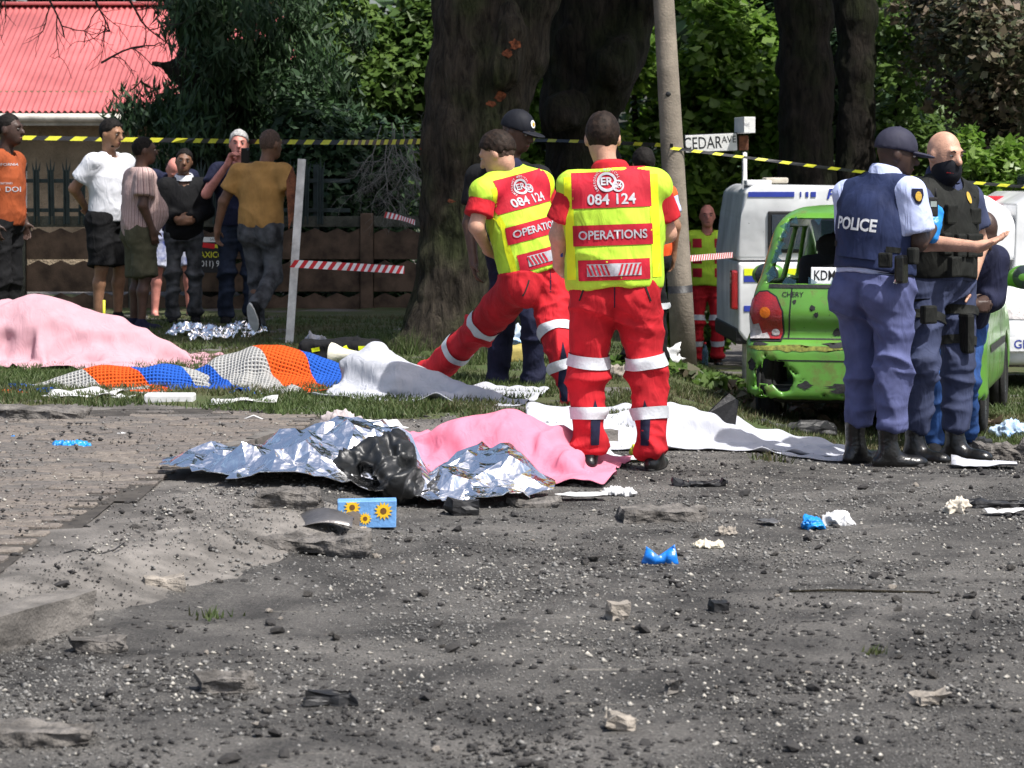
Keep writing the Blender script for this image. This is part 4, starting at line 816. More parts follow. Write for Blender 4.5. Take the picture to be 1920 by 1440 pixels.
    def cap(s, mt, label=None, brim=.085, e=.012, emblem=True):
        P = s.hell((0, -.012, .03), (.08+e, .102+e, .098+e), k=0); g0 = P['f']; hd, Rh, k = s.J['head'], s.Rh, s.k*1.07
        P['f'] = lambda p: np.maximum(g0(p), (.018+.12*((p-hd) @ Rh/k)[..., 1].clip(-1, 0)*.6-((p-hd) @ Rh/k)[..., 2])*k)
        o = s.obj('cap', [P], mt, .002, 5, h=.008, parent=s.root)
        br = [s.hell((0, .105, .018), (.078, brim, .012), k=0)]; Bf = br[0]['f']; br[0]['f'] = lambda p: np.maximum(Bf(p), (.07-((p-hd) @ Rh/k)[..., 1])*k); ob = s.obj('brim', br, mt, 0, h=.006, parent=o)
        lathe('cap_button', [(0, .006), (.008, .004), (.009, 0), (0, 0)], mt, o, 8, s.hp((0, -.012, .138)), s.Rh); return o
    def bvh_of(s, o):
        return BVHTree.FromPolygons([v.co[:] for v in o.data.vertices], [tuple(p.vertices) for p in o.data.polygons])
    def mark(s, name, geo, on, c, mt, parent, face='back', off=.004, sx=1., rot=0., u=None, w=None):
        u = u if u is not None else (s.Rt[:, 0] if face == 'back' else -s.Rt[:, 0]); w = w if w is not None else s.Rt[:, 2]
        return decal(name, geo, s.bvh[on], c, u, w, mt, parent, off, .35, sx, rot)
    def tp(s, x, z, y=0.):
        """point in the trunk frame: x right, z height above the ground when standing, scaled"""
        return s.J['pel']+s.Rt @ (np.array([x, y, z-.96])*s.k)

def hivis(p, vest, back=True, details=True, front=False):
    """medic's vest: red panels, lettering and reflective chevrons"""
    fc = 'back' if back else 'front'
    def pan(nm, w, h, x, z, m_, off): return p.mark(nm, rect_geo(w, h, .022), 'vest', p.tp(x, z), m_, vest, fc, off)
    pan('red_panel', .40, .205, .0, 1.435, FAB['red_panel'], .004); pan('red_panel', .40, .105, .0, 1.195, FAB['red_panel'], .004); pan('red_panel', .36, .105, 0, 1.02, FAB['red_panel'], .004)
    for x in (-.215, .215): pan('trim', .045, .52, x, 1.235, FAB['fluoro'], .003)
    if not details: return
    def txt(nm, t, size, x, z, m_, sx=1., bold=.02, rot=0., off=.008): return p.mark(nm, text_geo(t, size, bold), 'vest', p.tp(x, z), m_, vest, fc, off, sx, rot)
    txt('lettering', '084 124', .074, 0, 1.372, M['grey_print'], 1.0); txt('lettering', 'OPERATIONS', .062, 0, 1.195, M['grey_print'], .92)
    p.mark('emblem', disc_geo(.050, .037), 'vest', p.tp(-.02, 1.462), M['grey_print'], vest, fc, .008); p.mark('emblem', disc_geo(.030, .022), 'vest', p.tp(.035, 1.44), M['grey_print'], vest, fc, .009)
    txt('lettering', 'ER', .056, -.022, 1.462, M['grey_print'], 1.0, .03, off=.010); txt('lettering', '24', .034, .036, 1.44, M['grey_print'], 1., .03, off=.011)
    ring = 'EMERGENCY MEDICAL CARE'
    for i, c in enumerate(ring):
        if c == ' ': continue
        a = math.radians(222-i*(264/(len(ring)-1))); txt('lettering', c, .017, -.02+.062*math.cos(a), 1.462+.062*math.sin(a), M['grey_print'], 1, .01, a-math.pi/2)
    pan('chevron_patch', .27, .062, 0, 1.02, M['grey_print'], .007)
    for i in range(12):
        if 4.5 < i < 6.5: continue
        p.mark('chevron_bar', rect_geo(.011, .054, .02, skew=.018 if i > 5 else -.018), 'vest', p.tp(-.122+i*.0222, 1.02), FAB['red_panel'], vest, fc, .010)
def seams(p, tr):
    for q, sx in (('L', -1), ('R', 1)):
        p.mark('pocket_zip', rect_geo(.008, .10, .02), 'trousers', p.J['hip'+q]+p.Rp @ np.array([sx*.06, 0, -.02]), M['rubber'], tr, u=p.Rp[:, 0], w=UP, off=.004, rot=.35*sx)
    p.mark('centre_seam', rect_geo(.006, .20, .02), 'trousers', p.J['pel']-UP*.03*p.k, FAB['navy'], tr, u=p.Rp[:, 0], w=UP, off=.002)
def leg_bands(p, tr, zs, width=.06):
    for q in 'LR':
        for t, seg in zs:
            a, b_ = (p.J['hip'+q], p.J['kn'+q]) if seg == 0 else (p.J['kn'+q], p.J['an'+q]); band('reflective_band', p.bvh['trousers'], a+(b_-a)*t, b_-a, width*p.k, FAB['reflect'], tr, .008)

# ---- medic standing with his back to us
m1 = at(1152, 880, 13.6); m1.z = g(m1.x, m1.y)
p = Person('medic standing with back turned in yellow and red vest holding a blue clipboard', m1, (0.03, 1), 1.80, dict(anL=(-.135, .0, .085), anR=(.20, -.02, .085), knL=(-.135, .03, .50), knR=(.165, .03, .50), hipL=(-.10, 0, .93), hipR=(.105, 0, .93), shL=(-.20, 0, 1.47), shR=(.20, 0, 1.47), elL=(-.285, .03, 1.19), elR=(.27, .06, 1.20), wrL=(-.285, .17, 1.03), wrR=(.16, .26, 1.12), hdL=(.2, .8, -.3), hdR=(-.8, .5, 0), head=(-.06, .05, 1.69), neck=(-.02, .01, 1.50)), b=1.22, skin='light', pitch=-.25, foot=(.25, -.25), h=.010, curl=(.9, .9))
p.body(); p.hair(M['hair_brown'], .006, -.075); p.top(FAB['red'], .72, .012, -.02, .007, name='shirt', sl_r=1.3, collar=FAB['red']); tr = p.trousers(FAB['red'], .05, 1.20, .026, .11, butt=1.0)
v = p.top(FAB['lime'], 0, .044, -.035, .014, 'vest', wide=1.06, neck=.06); hivis(p, v); leg_bands(p, tr, [(.88, 0), (.52, 1)], .062); seams(p, tr); p.shoes(M['leather'], .12, name='boot')
band('belt', p.bvh['trousers'], p.J['pel']+UP*.07*p.k, UP, .04, FAB['reflect'], tr, .005)
for q, sx in (('L', 1), ('R', -1)): p.mark('leg_gusset', poly_geo([(-.02, -.10), (.02, -.10), (.028, .04), (0, .13), (-.02, .04)], .03), 'trousers', p.J['kn'+q]*.35+p.J['an'+q]*.65+np.array([.035*sx, 0, 0]), FAB['navy'], tr, u=(1, 0, 0), w=(0, 0, 1), off=.004)
o = box('clipboard', at(1052, 437, 13.62), (.03, .012, .245), mat('blue plastic folder', (.02, .05, .30), .4, .1), None, .003); o.rotation_euler = (0, 0, 0); bpy.data.objects.remove(o)
cb = empty('clipboard', at(1053, 437, 13.68), .12, 'blue plastic clipboard under the left arm of the standing medic', 'clipboard'); box('board', (0, .09, 0), (.012, .20, .245), mat('blue plastic folder', (.02, .05, .30), .4, .1), cb, .003); box('paper_sheet', (-.008, .09, 0), (.003, .185, .225), M['white_paint'], cb, 0)
# ---- medic stepping to the left
m2 = at(975, 760, 16.05); m2.z = .10; W_ = lambda x, y, d: ('p', x, y, d)
p = Person('young medic lunging to the left in yellow vest and red trousers with silver bands', m2, (-.55, .83), 1.80, dict(pel=W_(1000, 505, 16.1), hipL=W_(975, 532, 16.02), hipR=W_(1024, 525, 16.16), knL=W_(895, 622, 16.55), anL=W_(796, 712, 17.15), knR=W_(1050, 650, 15.95), anR=W_(1080, 752, 15.9), chest=W_(975, 405, 16.1), neck=W_(953, 325, 16.1), head=W_(932, 287, 16.05), shL=W_(905, 352, 15.95), shR=W_(1008, 338, 16.2), elL=W_(893, 425, 15.9), wrL=W_(915, 470, 16.2), elR=W_(1040, 420, 16.35), wrR=W_(990, 470, 16.6), hdL=('d', .5, .8, -.3), hdR=('d', -.5, .8, -.2)), b=1.08, skin='light', yaw=.45, pitch=-.45, h=.010, foot=(.5, .1), curl=(.9, .9))
p.body(); p.hair(M['stubble'], .004, -.035, .05); p.hair(M['hair_brown'], .010, -.0, .055, 'hair_top'); p.top(FAB['red'], .68, .012, -.02, .007, sl_r=1.3, collar=FAB['navy']); tr = p.trousers(FAB['red'], .05, 1.24, .026, .11)
v = p.top(FAB['lime'], 0, .042, -.02, .014, 'vest', wide=1.04, neck=.06); hivis(p, v); leg_bands(p, tr, [(.78, 0), (.34, 1)], .06); seams(p, tr); p.shoes(M['leather'], .12, name='boot')
for q, sx in (('R', -1),): p.mark('leg_gusset', poly_geo([(-.03, -.16), (.03, -.16), (.035, .06), (0, .2), (-.02, .06)], .03), 'trousers', p.J['kn'+q]*.5+p.J['an'+q]*.5+np.array([-.04, 0, 0]), FAB['navy'], tr, u=p.Minv.to_3x3() @ Vector((1, 0, 0)), w=(0, 0, 1), off=.004)
# ---- man in black cap behind the two medics
m3 = at(965, 735, 17.6); m3.z = g(m3.x, m3.y)+.01
p = Person('man in black cap and black shirt facing right behind the two medics', m3, (.75, -.65), 1.78, dict(anL=W_(1000, 722, 17.5), anR=W_(936, 718, 17.7), knL=W_(1000, 610, 17.45), knR=W_(940, 605, 17.7), elR=W_(880, 420, 17.8), wrR=W_(888, 490, 17.7), shR=W_(897, 325, 17.8), hdR=('d', .1, -.2, -1), pnR=('d', 1, 0, 0), shL=W_(1010, 325, 17.4), neck=W_(955, 308, 17.6)), b=1.12, skin='dark', yaw=.15, pitch=-.3, h=.012)
p.body(); c = p.cap(FAB['cap_black']); p.top(FAB['black'], .6, .02, -.06); p.trousers(FAB['navy'], .05, 1.05); sh = p.shoes(FAB['black'], 0, M['sole'], 'sneaker', big=1.1)
for s_ in sh:
    tb = p.bvh_of(s_); q = 'L' if s_ is sh[0] else 'R'; t = p.footdir(q); ld = p.Minv.to_3x3() @ Vector((0, -1, 0)); w = Vector((0, 0, 1)); u = w.cross(ld).normalized()
    for i in (-1, 0, 1): decal('shoe_stripe', rect_geo(.013, .055, .015, skew=-.022), tb, Vector(p.J['an'+q])+Vector(t)*(.06+.028*i)-Vector((0, 0, .042)), u, w, M['white_print'], s_, .003, .2)
cb_ = p.bvh_of(c); hf = Vector(p.Rh[:, 1]); hu = Vector(p.Rh[:, 2]); hr = Vector(p.Rh[:, 0])
decal('cap_badge', disc_geo(.024, .0), cb_, p.hp((0, .07, .075)), -hr, hu, M['white_print'], c, .004, .3); decal('cap_badge_centre', disc_geo(.013, .0), cb_, p.hp((0, .07, .075)), -hr, hu, M['gold'], c, .006, .3)
# ---- bystanders on the left
def by(px, py, d, label, fwd, H, J=None, **kw):
    q = at(px, py, d); z = g(q.x, q.y)+.005; return Person(label, (q.x, q.y, z), fwd, H, J, **kw)
p = by(490, 650, 22.9, 'man in mustard shirt and washed black jeans walking away past the leaning post', (.35, .93), 1.76, dict(elL=(-.36, -.02, 1.17), wrL=(-.43, .0, .93), hdL=(-.1, .1, -1), elR=(.34, -.06, 1.18), wrR=(.40, -.12, .94), hdR=(.0, -.1, -1), shL=(-.215, 0, 1.455), shR=(.215, 0, 1.455), knR=(.10, .03, .52), anR=(.10, -.32, .26), anL=(-.08, .08, .085), knL=(-.09, .10, .50), head=(.07, .05, 1.675), neck=(.03, .0, 1.49)), b=1.14, skin='brown', yaw=-.35, pitch=-.1, h=.0125)
p.body(); p.hair(M['stubble'], .002, -.05); p.top(FAB['mustard'], .62, .02, -.03, .011, sl_r=1.1); p.trousers(FAB['jeans_grey'], .05, 1.02, .012); p.shoes(FAB['black'], 0, M['sole'], 'sneaker', tilt=(0, 1.1))
p = by(436, 655, 24.5, 'grey haired man holding a phone up to his face behind the mustard shirt', (.15, -.99), 1.82, dict(elL=(.0, 0, 0)), b=1.2, skin='pink', h=.0125) if False else by(448, 655, 24.5, 'grey haired man holding a phone up to his face behind the mustard shirt', (.1, -.99), 1.77, dict(elR=(.30, .12, 1.22), wrR=(.10, .30, 1.50), hdR=(-.3, .2, .9), pnR=(-.6, .4, 0), elL=(-.30, .12, 1.22), wrL=(-.02, .30, 1.48), hdL=(.2, .2, .9), pnL=(.6, .4, 0)), b=1.2, skin='pink', h=.0125, curl=(.8, .8))
p.body(); p.hair(M['hair_grey'], .008, -.04); p.top(FAB['navy'], .6, .02, -.05); p.trousers(FAB['jeans_blue'], .05); p.shoes(FAB['black'])
ph = empty('phone', p.root.matrix_world @ Vector((0, 0, 0)), 0, 'black phone held up in front of the grey haired man', 'phone'); ph.location = at(460, 293, 24.12); box('phone_body', (0, 0, 0), (.078, .012, .15), mat('black glass', (.01, .01, .011), .15, .1, bump=0), ph, .006); lathe('camera_lens', [(0, .002), (.008, .002), (.009, 0)], M['glass_dark'], ph, 10, (.022, -.0075, .055), np.array(Matrix.Rotation(math.pi/2, 3, 'X')))
p = by(262, 655, 23.6, 'stout man in pink striped shirt and olive shorts standing side on', (.88, .42), 1.70, dict(elR=(.25, -.05, 1.17), wrR=(.24, .05, .94), elL=(-.24, -.02, 1.17), wrL=(-.22, .10, .95), head=(0, .045, 1.685)), b=1.16, skin='dark', yaw=-.1, h=.0125)
p.body(feet=True); p.hair(M['hair_black'], .0015, -.05); p.top(FAB['striped'], .68, .028, -.12, .012, belly=.09, sl_r=1.15); p.trousers(FAB['khaki'], loose=1.18, short=.98, name='shorts', waist=.08); p.shoes(FAB['navy'])
p = by(205, 655, 24.4, 'tall man in white shirt and black shorts with hands behind his back', (.75, -.60), 1.87, dict(elR=(.27, -.16, 1.20), wrR=(.05, -.24, 1.02), elL=(-.27, -.16, 1.20), wrL=(-.05, -.24, 1.0), hdR=(-1, -.1, -.3), hdL=(1, -.1, -.3), head=(.02, .05, 1.685)), b=1.14, skin='tan', pitch=-.18, yaw=.15, h=.0125)
p.body(feet=True); p.hair(M['hair_black'], .007, -.03); p.top(FAB['white'], .66, .022, -.06, .011, sl_r=1.1); p.trousers(FAB['black'], loose=1.2, short=.95, name='shorts', waist=.08); p.shoes(FAB['black'])
p.obj('beard', [p.hell((0, .046, -.088), (.046, .042, .030), k=0)], M['hair_black'], h=.008, parent=p.root)
p = by(8, 655, 22.5, 'man in rust orange printed shirt and black trousers at the left edge', (.93, -.25), 1.88, dict(head=(0, .05, 1.685), elR=(.25, -.06, 1.17), wrR=(.25, .03, .93)), b=1.16, skin='deep', yaw=.0, h=.0125)
p.body(); p.hair(M['hair_black'], .0015, -.05); o = p.top(FAB['orange'], .72, .022, -.06, .010, sl_r=1.1); p.trousers(FAB['black'], .05, 1.05); p.shoes(FAB['black'])
uu = (p.Minv.to_3x3() @ Vector((1, 0, 0))).normalized()
for t, sz, zz in (('TRD  DON', .062, 1.20), ('REGISTERED', .022, 1.25), ('CALIFORNIA', .03, 1.40)): decal('lettering', text_geo(t, sz, .01), p.bvh['shirt'], Vector((0, 0, zz*p.k))+uu*.04, uu, (0, 0, 1), M['grey_print'], o, .004, .6)
p = by(345, 652, 24.6, 'woman in black sweater with white collar and grey jeans between the men', (.15, -.99), 1.60, dict(elR=(.24, .02, 1.17), wrR=(.06, .2, 1.08), hdR=(-1, .3, 0), elL=(-.24, .02, 1.17), wrL=(-.06, .2, 1.06), hdL=(1, .3, 0)), b=1.0, skin='brown', roll=-.1, h=.0125)
p.body(); p.hair(M['hair_black'], .006, -.03); p.top(FAB['black'], 1.85, .022, -.10, .010, collar=FAB['white'], vneck=1, neck=.085); p.trousers(FAB['jeans_grey'], .05); p.shoes(FAB['black'])
p = by(322, 648, 25.8, 'bald sunburnt man in blue shorts and flip flops bowing behind the woman', (.25, -.96), 1.70, dict(head=(0, .28, 1.50), neck=(0, .15, 1.42), chest=(0, .06, 1.28), anL=(.12, -.02, .07), anR=(-.14, -.02, .07)) if False else dict(head=(0, .26, 1.50), neck=(0, .14, 1.42), chest=(0, .06, 1.27), anL=(-.19, -.02, .07), anR=(.17, -.02, .07), knL=(-.17, .02, .5), knR=(.15, .02, .5)), b=1.05, skin='pink', pitch=-.9, h=.0125, eyes=False)
p.body(feet=True); p.top(FAB['navy'], .6, .02); p.trousers(FAB['shorts_blue'], loose=1.15, short=.95, name='shorts')
for q in 'LR': t = p.footdir(q); o = stone = box('flip_flop', (0, 0, 0), (.10, .27, .02), M['rubber'], p.root, .008); o.location = Vector(p.J['an'+q]+t*.055*p.k-UP*.062*p.k); o.rotation_euler = (0, 0, math.atan2(-t[0], t[1]))
# ---- far medic and the person in the orange vest
q = at(1326, 690, 30.0)
p = Person('bald medic in hi-vis jacket standing far behind the lamp pole', (q.x, q.y, g(q.x, q.y)), (.0, -1), 1.80, dict(elR=(.27, .02, 1.18), elL=(-.27, .02, 1.18), wrL=(-.27, .08, .95), wrR=(.27, .08, .95)), b=1.1, skin='pink', h=.015)
p.body(); p.top(FAB['red'], .8, .02); tr = p.trousers(FAB['red'], .05); v = p.top(FAB['lime'], 0, .04, -.06, .01, 'vest', wide=1.05, vneck=1); p.shoes(M['leather'], .1, name='boot')
for x in (-.12, .12):
    for z in (1.38, 1.2, 1.05): p.mark('red_panel', rect_geo(.10, .10, .03), 'vest', p.tp(x, z), FAB['red_panel'], v, 'front', .005)
leg_bands(p, tr, [(.9, 0), (.6, 1)])
q = at(1208, 700, 19.2)
p = Person('person in orange vest hidden between the standing medic and the lamp pole', (q.x, q.y, g(q.x, q.y)), (-.3, 1), 1.58, None, b=1.1, skin='tan', h=.0135, eyes=False)
p.body(); p.hair(M['hair_black'], .01, -.05); p.top(FAB['police_shirt'], .6, .02); tr = p.trousers(FAB['black'], .05); v = p.top(FAB['hivis_orange'], 0, .04, -.06, .01, 'vest'); p.shoes(M['leather']); band('reflective_band', p.bvh['vest'], p.tp(0, 1.1), UP, .05, FAB['reflect'], v); leg_bands(p, tr, [(.95, 0)], .05)
# ================================================================== POLICE OFFICERS
m4 = at(1642, 870, 14.3); m4.z = g(m4.x, m4.y)
p = Person('police officer in cap and blue body armour marked POLICE seen from behind', m4, (.5, .86), 1.74, dict(pel=W_(1640, 525, 14.3), hipL=W_(1606, 545, 14.38), hipR=W_(1672, 545, 14.22), knL=W_(1618, 680, 14.40), knR=W_(1676, 690, 14.2), anL=W_(1606, 838, 14.42), anR=W_(1668, 845, 14.2), chest=W_(1645, 405, 14.3), neck=W_(1660, 335, 14.3), head=W_(1682, 288, 14.3), shL=W_(1592, 356, 14.45), shR=W_(1708, 352, 14.15), elL=W_(1600, 450, 14.6), wrL=W_(1650, 470, 14.75), elR=W_(1722, 455, 14.15), wrR=W_(1752, 425, 14.3), hdR=('d', .25, .3, 1), pnR=('d', -.5, .8, 0), hdL=('d', 1, .3, 0)), b=1.28, skin='deep', yaw=-.75, pitch=-.2, h=.010, foot=(-.15, -.75), curl=(.6, .7))
p.body(); cp = p.cap(FAB['cap_navy'], brim=.095); sh_ = p.top(FAB['police_shirt'], .78, .018, .03, .009, sl_r=1.3, collar=FAB['police_shirt']); tr = p.trousers(FAB['police_trouser'], .165, 1.16, .026, .10, butt=1.28)
v = p.top(FAB['armour'], 0, .035, .055, .004, 'vest', wide=1.0, neck=.085)
bk = p.mark('armour_plate', poly_geo([(-.12, -.19), (.12, -.19), (.135, -.16), (.135, .15), (.09, .2), (-.09, .2), (-.135, .15), (-.135, -.16)], .03), 'vest', p.tp(0, 1.27), FAB['armour'], v, 'back', .014)
p.mark('lettering', text_geo('POLICE', .088, .03), 'vest', p.tp(-.01, 1.255), M['white_print'], v, 'back', .020, .86)
for sz in (-1, 1): p.mark('side_strap', rect_geo(.05, .03, .02), 'vest', p.tp(sz*.19, 1.14), FAB['tactical'], v, 'back', .006)
band('duty_belt', p.bvh['trousers'], p.J['pel']+p.Rt[:, 2]*.075*p.k, p.Rt[:, 2], .055, M['leather'], tr, .012)
def gear(parent, name, px, py, d, s, mt, bevel=.006, rz=0., root=None): c = p.Minv @ at(px, py, d); return box(name, c, s, mt, parent, bevel, Matrix.Rotation(rz, 3, 'Z'))
gear(p.root, 'holster', 1690, 505, 14.02, (.05, .09, .15), M['leather'], .015); gear(p.root, 'radio_pouch', 1660, 488, 14.02, (.07, .04, .08), FAB['tactical'], .01); gear(p.root, 'belt_pouch', 1712, 480, 14.05, (.05, .07, .09), FAB['tactical'], .012)
tube('torch', [p.Minv @ at(1678, 532, 14.0), p.Minv @ at(1686, 512, 14.0)], .012, mat('chrome', (.6, .6, .62), .2, .1, metal=1, bump=0), p.root, 10)
p.shoes(M['leather'], .21, name='boot', big=1.12)
ob = p.bvh['shirt']; ld = p.Minv.to_3x3() @ Vector((.5, -.85, .1)); w = Vector((0, 0, 1)); u = w.cross(ld).normalized()
decal('shoulder_patch', poly_geo([(-.03, .035), (.03, .035), (.033, 0), (.015, -.04), (0, -.05), (-.015, -.04), (-.033, 0)], .02), ob, p.Minv @ at(1712, 366, 14.1), u, w, FAB['navy'], sh_, .004, .2); decal('patch_emblem', disc_geo(.017, ry=.026), ob, p.Minv @ at(1712, 368, 14.1), u, w, M['gold'], sh_, .007, .2)
gl = p.obj('glove', [dict(q, f=(lambda f: lambda x: f(x)-.004)(q['f'])) for q in p.hand('R')]+[cone(p.J['wrR'], p.J['wrR']-nrm(p.J['hdR'])*.06, .036, .036, k=.02)], M['nitrile'], .003, 3, parent=p.root, h=.008, ff=25)
ph = empty('handheld_radio', at(1748, 388, 14.2), .3, 'small black handheld radio held up in a blue gloved hand', 'radio'); box('radio_body', (0, 0, 0), (.058, .03, .105), M['rubber'], ph, .008); box('radio_screen', (0, -.0165, .015), (.036, .003, .03), mat('grey lcd', (.25, .29, .27), .3, .1, bump=0), ph, .001); tube('aerial', [(.02, 0, .05), (.02, 0, .10)], .006, M['rubber'], ph, 8)
# masked officer
m5 = at(1763, 862, 14.75); m5.z = g(m5.x, m5.y)
p = Person('bald police officer in black face mask and tactical vest gesturing with one hand', m5, (.42, -.9), 1.82, dict(pel=W_(1765, 520, 14.8), hipR=W_(1738, 540, 14.74), hipL=W_(1792, 540, 14.9), knR=W_(1728, 680, 14.6), knL=W_(1797, 680, 14.8), anR=W_(1718, 835, 14.65), anL=W_(1793, 832, 14.8), chest=W_(1768, 400, 14.8), neck=W_(1768, 338, 14.8), head=W_(1772, 290, 14.72), shR=W_(1722, 362, 14.68), elR=W_(1736, 455, 14.42), wrR=W_(1836, 463, 14.2), hdR=('d', .93, -.2, .38), pnR=('d', -.3, -.2, 1), shL=W_(1815, 362, 14.95), elL=W_(1838, 460, 15.0), wrL=W_(1815, 545, 14.85), hdL=('d', -.1, -.3, -1), pnL=('d', -1, 0, 0)), b=1.14, skin='light', yaw=-.12, pitch=-.12, h=.010, foot=(.3, .15), curl=(.6, .18))
p.body(); sh_ = p.top(FAB['police_navy'], .62, .018, -.02, .010, sl_r=1.15, collar=FAB['police_navy']); tr = p.trousers(FAB['police_navy'], .125, 1.14, .024)
P = p.hell((0, .016, -.05), (.068, .086, .085), k=0); f0 = P['f']; hd_, Rh_ = p.J['head'], p.Rh; P['f'] = lambda x: np.maximum(f0(x), (((x-hd_) @ Rh_)[..., 2]+.018-.12*((x-hd_) @ Rh_)[..., 1].clip(-1, .1)))
mk = p.obj('face_mask', [P, p.hcone((0, .05, -.1), (0, -.0, -.13), .05, .062, k=.04)], FAB['cap_black'], .003, 4, h=.008, parent=p.root); band_pts = [p.hp((x, math.sqrt(max(0, 1-(x/.07)**2))*.088+.014, -.083)) for x in np.linspace(-.05, .05, 9)]; tube('red_trim', band_pts, .004, mat('red piping', (.5, .02, .02), .6), mk, 6)
v = p.top(FAB['tactical'], 0, .036, .0, .006, 'vest', wide=1.0, neck=.09, vneck=1)
for i, (x, z, w_, h_, dd) in enumerate([(-.11, 1.14, .075, .13, .045), (-.03, 1.14, .075, .13, .05), (.05, 1.14, .075, .13, .05), (.13, 1.15, .07, .12, .045), (-.09, 1.30, .09, .09, .03), (.10, 1.31, .085, .11, .035)]):
    hit = p.bvh['vest'].ray_cast(Vector(p.tp(x, z, .6)), Vector(-p.Rt[:, 1]), 1.)[0]
    if hit: b_ = box('pouch', (0, 0, 0), (w_, dd, h_), FAB['tactical'], p.root, .012); b_.location = hit; b_.rotation_euler = Matrix(p.Rt.tolist()).to_euler()
bd = p.mark('badge', disc_geo(.022, ry=.032), 'vest', p.tp(-.06, 1.40), M['gold'], v, 'front', .006)
for q in 'LR': tube('shoulder_strap', [p.J['sh'+q]*.62+p.J['neck']*.38+p.Rt[:, 1]*.10+UP*-.06, p.J['sh'+q]*.62+p.J['neck']*.38+UP*.035, p.J['sh'+q]*.62+p.J['neck']*.38-p.Rt[:, 1]*.08-UP*.04], .022, FAB['tactical'], p.root, 8)
ld = p.Minv.to_3x3() @ Vector((-.6, -.8, .1)); w = Vector((0, 0, 1)); u = w.cross(ld).normalized(); decal('shoulder_patch', poly_geo([(-.028, .035), (.028, .035), (.03, -.02), (0, -.04), (-.03, -.02)], .02), p.bvh['shirt'], p.Minv @ at(1724, 372, 14.6), u, w, FAB['navy'], sh_, .004, .2); decal('patch_emblem', disc_geo(.014, ry=.02), p.bvh['shirt'], p.Minv @ at(1724, 371, 14.6), u, w, M['gold'], sh_, .007, .2)
band('duty_belt', p.bvh['trousers'], p.J['pel']+UP*.07*p.k, UP, .055, FAB['tactical'], tr, .012)
for q, ts in (('L', (.33, .72)), ('R', (.42,))):
    for t in ts: band('thigh_strap', p.bvh['trousers'], p.J['hip'+q]+(p.J['kn'+q]-p.J['hip'+q])*t, p.J['kn'+q]-p.J['hip'+q], .05, FAB['tactical'], tr, .008)
gear(p.root, 'thigh_holster', 1812, 625, 14.72, (.05, .10, .22), FAB['tactical'], .018); gear(p.root, 'thigh_pouch', 1741, 590, 14.5, (.09, .045, .10), FAB['tactical'], .012); gear(p.root, 'magazine_pouch', 1790, 500, 14.55, (.07, .05, .11), FAB['tactical'], .01)
p.shoes(M['leather'], .24, name='boot', big=1.1)
# bald man stooping behind
m6 = at(1790, 850, 16.1); m6.z = g(m6.x, m6.y)
p = Person('bald man stooping beside the green car behind the masked officer', m6, (-.2, -.98), 1.75, dict(pel=W_(1795, 590, 16.3), hipR=W_(1770, 610, 16.3), hipL=W_(1820, 610, 16.3), chest=W_(1822, 510, 16.1), neck=W_(1834, 462, 16.0), head=W_(1842, 434, 15.9), shR=W_(1785, 470, 16.1), shL=W_(1870, 480, 16.1), knR=W_(1750, 720, 16.0), anR=W_(1748, 825, 16.1), knL=W_(1812, 720, 16.0), anL=W_(1812, 825, 16.2), elR=W_(1780, 555, 16.0), wrR=W_(1812, 575, 15.9), elL=W_(1862, 560, 16.1), wrL=W_(1822, 572, 15.85), hdL=('d', -1, -.3, 0), hdR=('d', 1, -.3, 0)), b=1.05, skin='deep', pitch=-.75, yaw=.5, h=.012)
p.body(); p.top(FAB['navy'], 1.4, .02); p.trousers(FAB['jeans_bright'], .05, 1.0); p.shoes(FAB['black'])

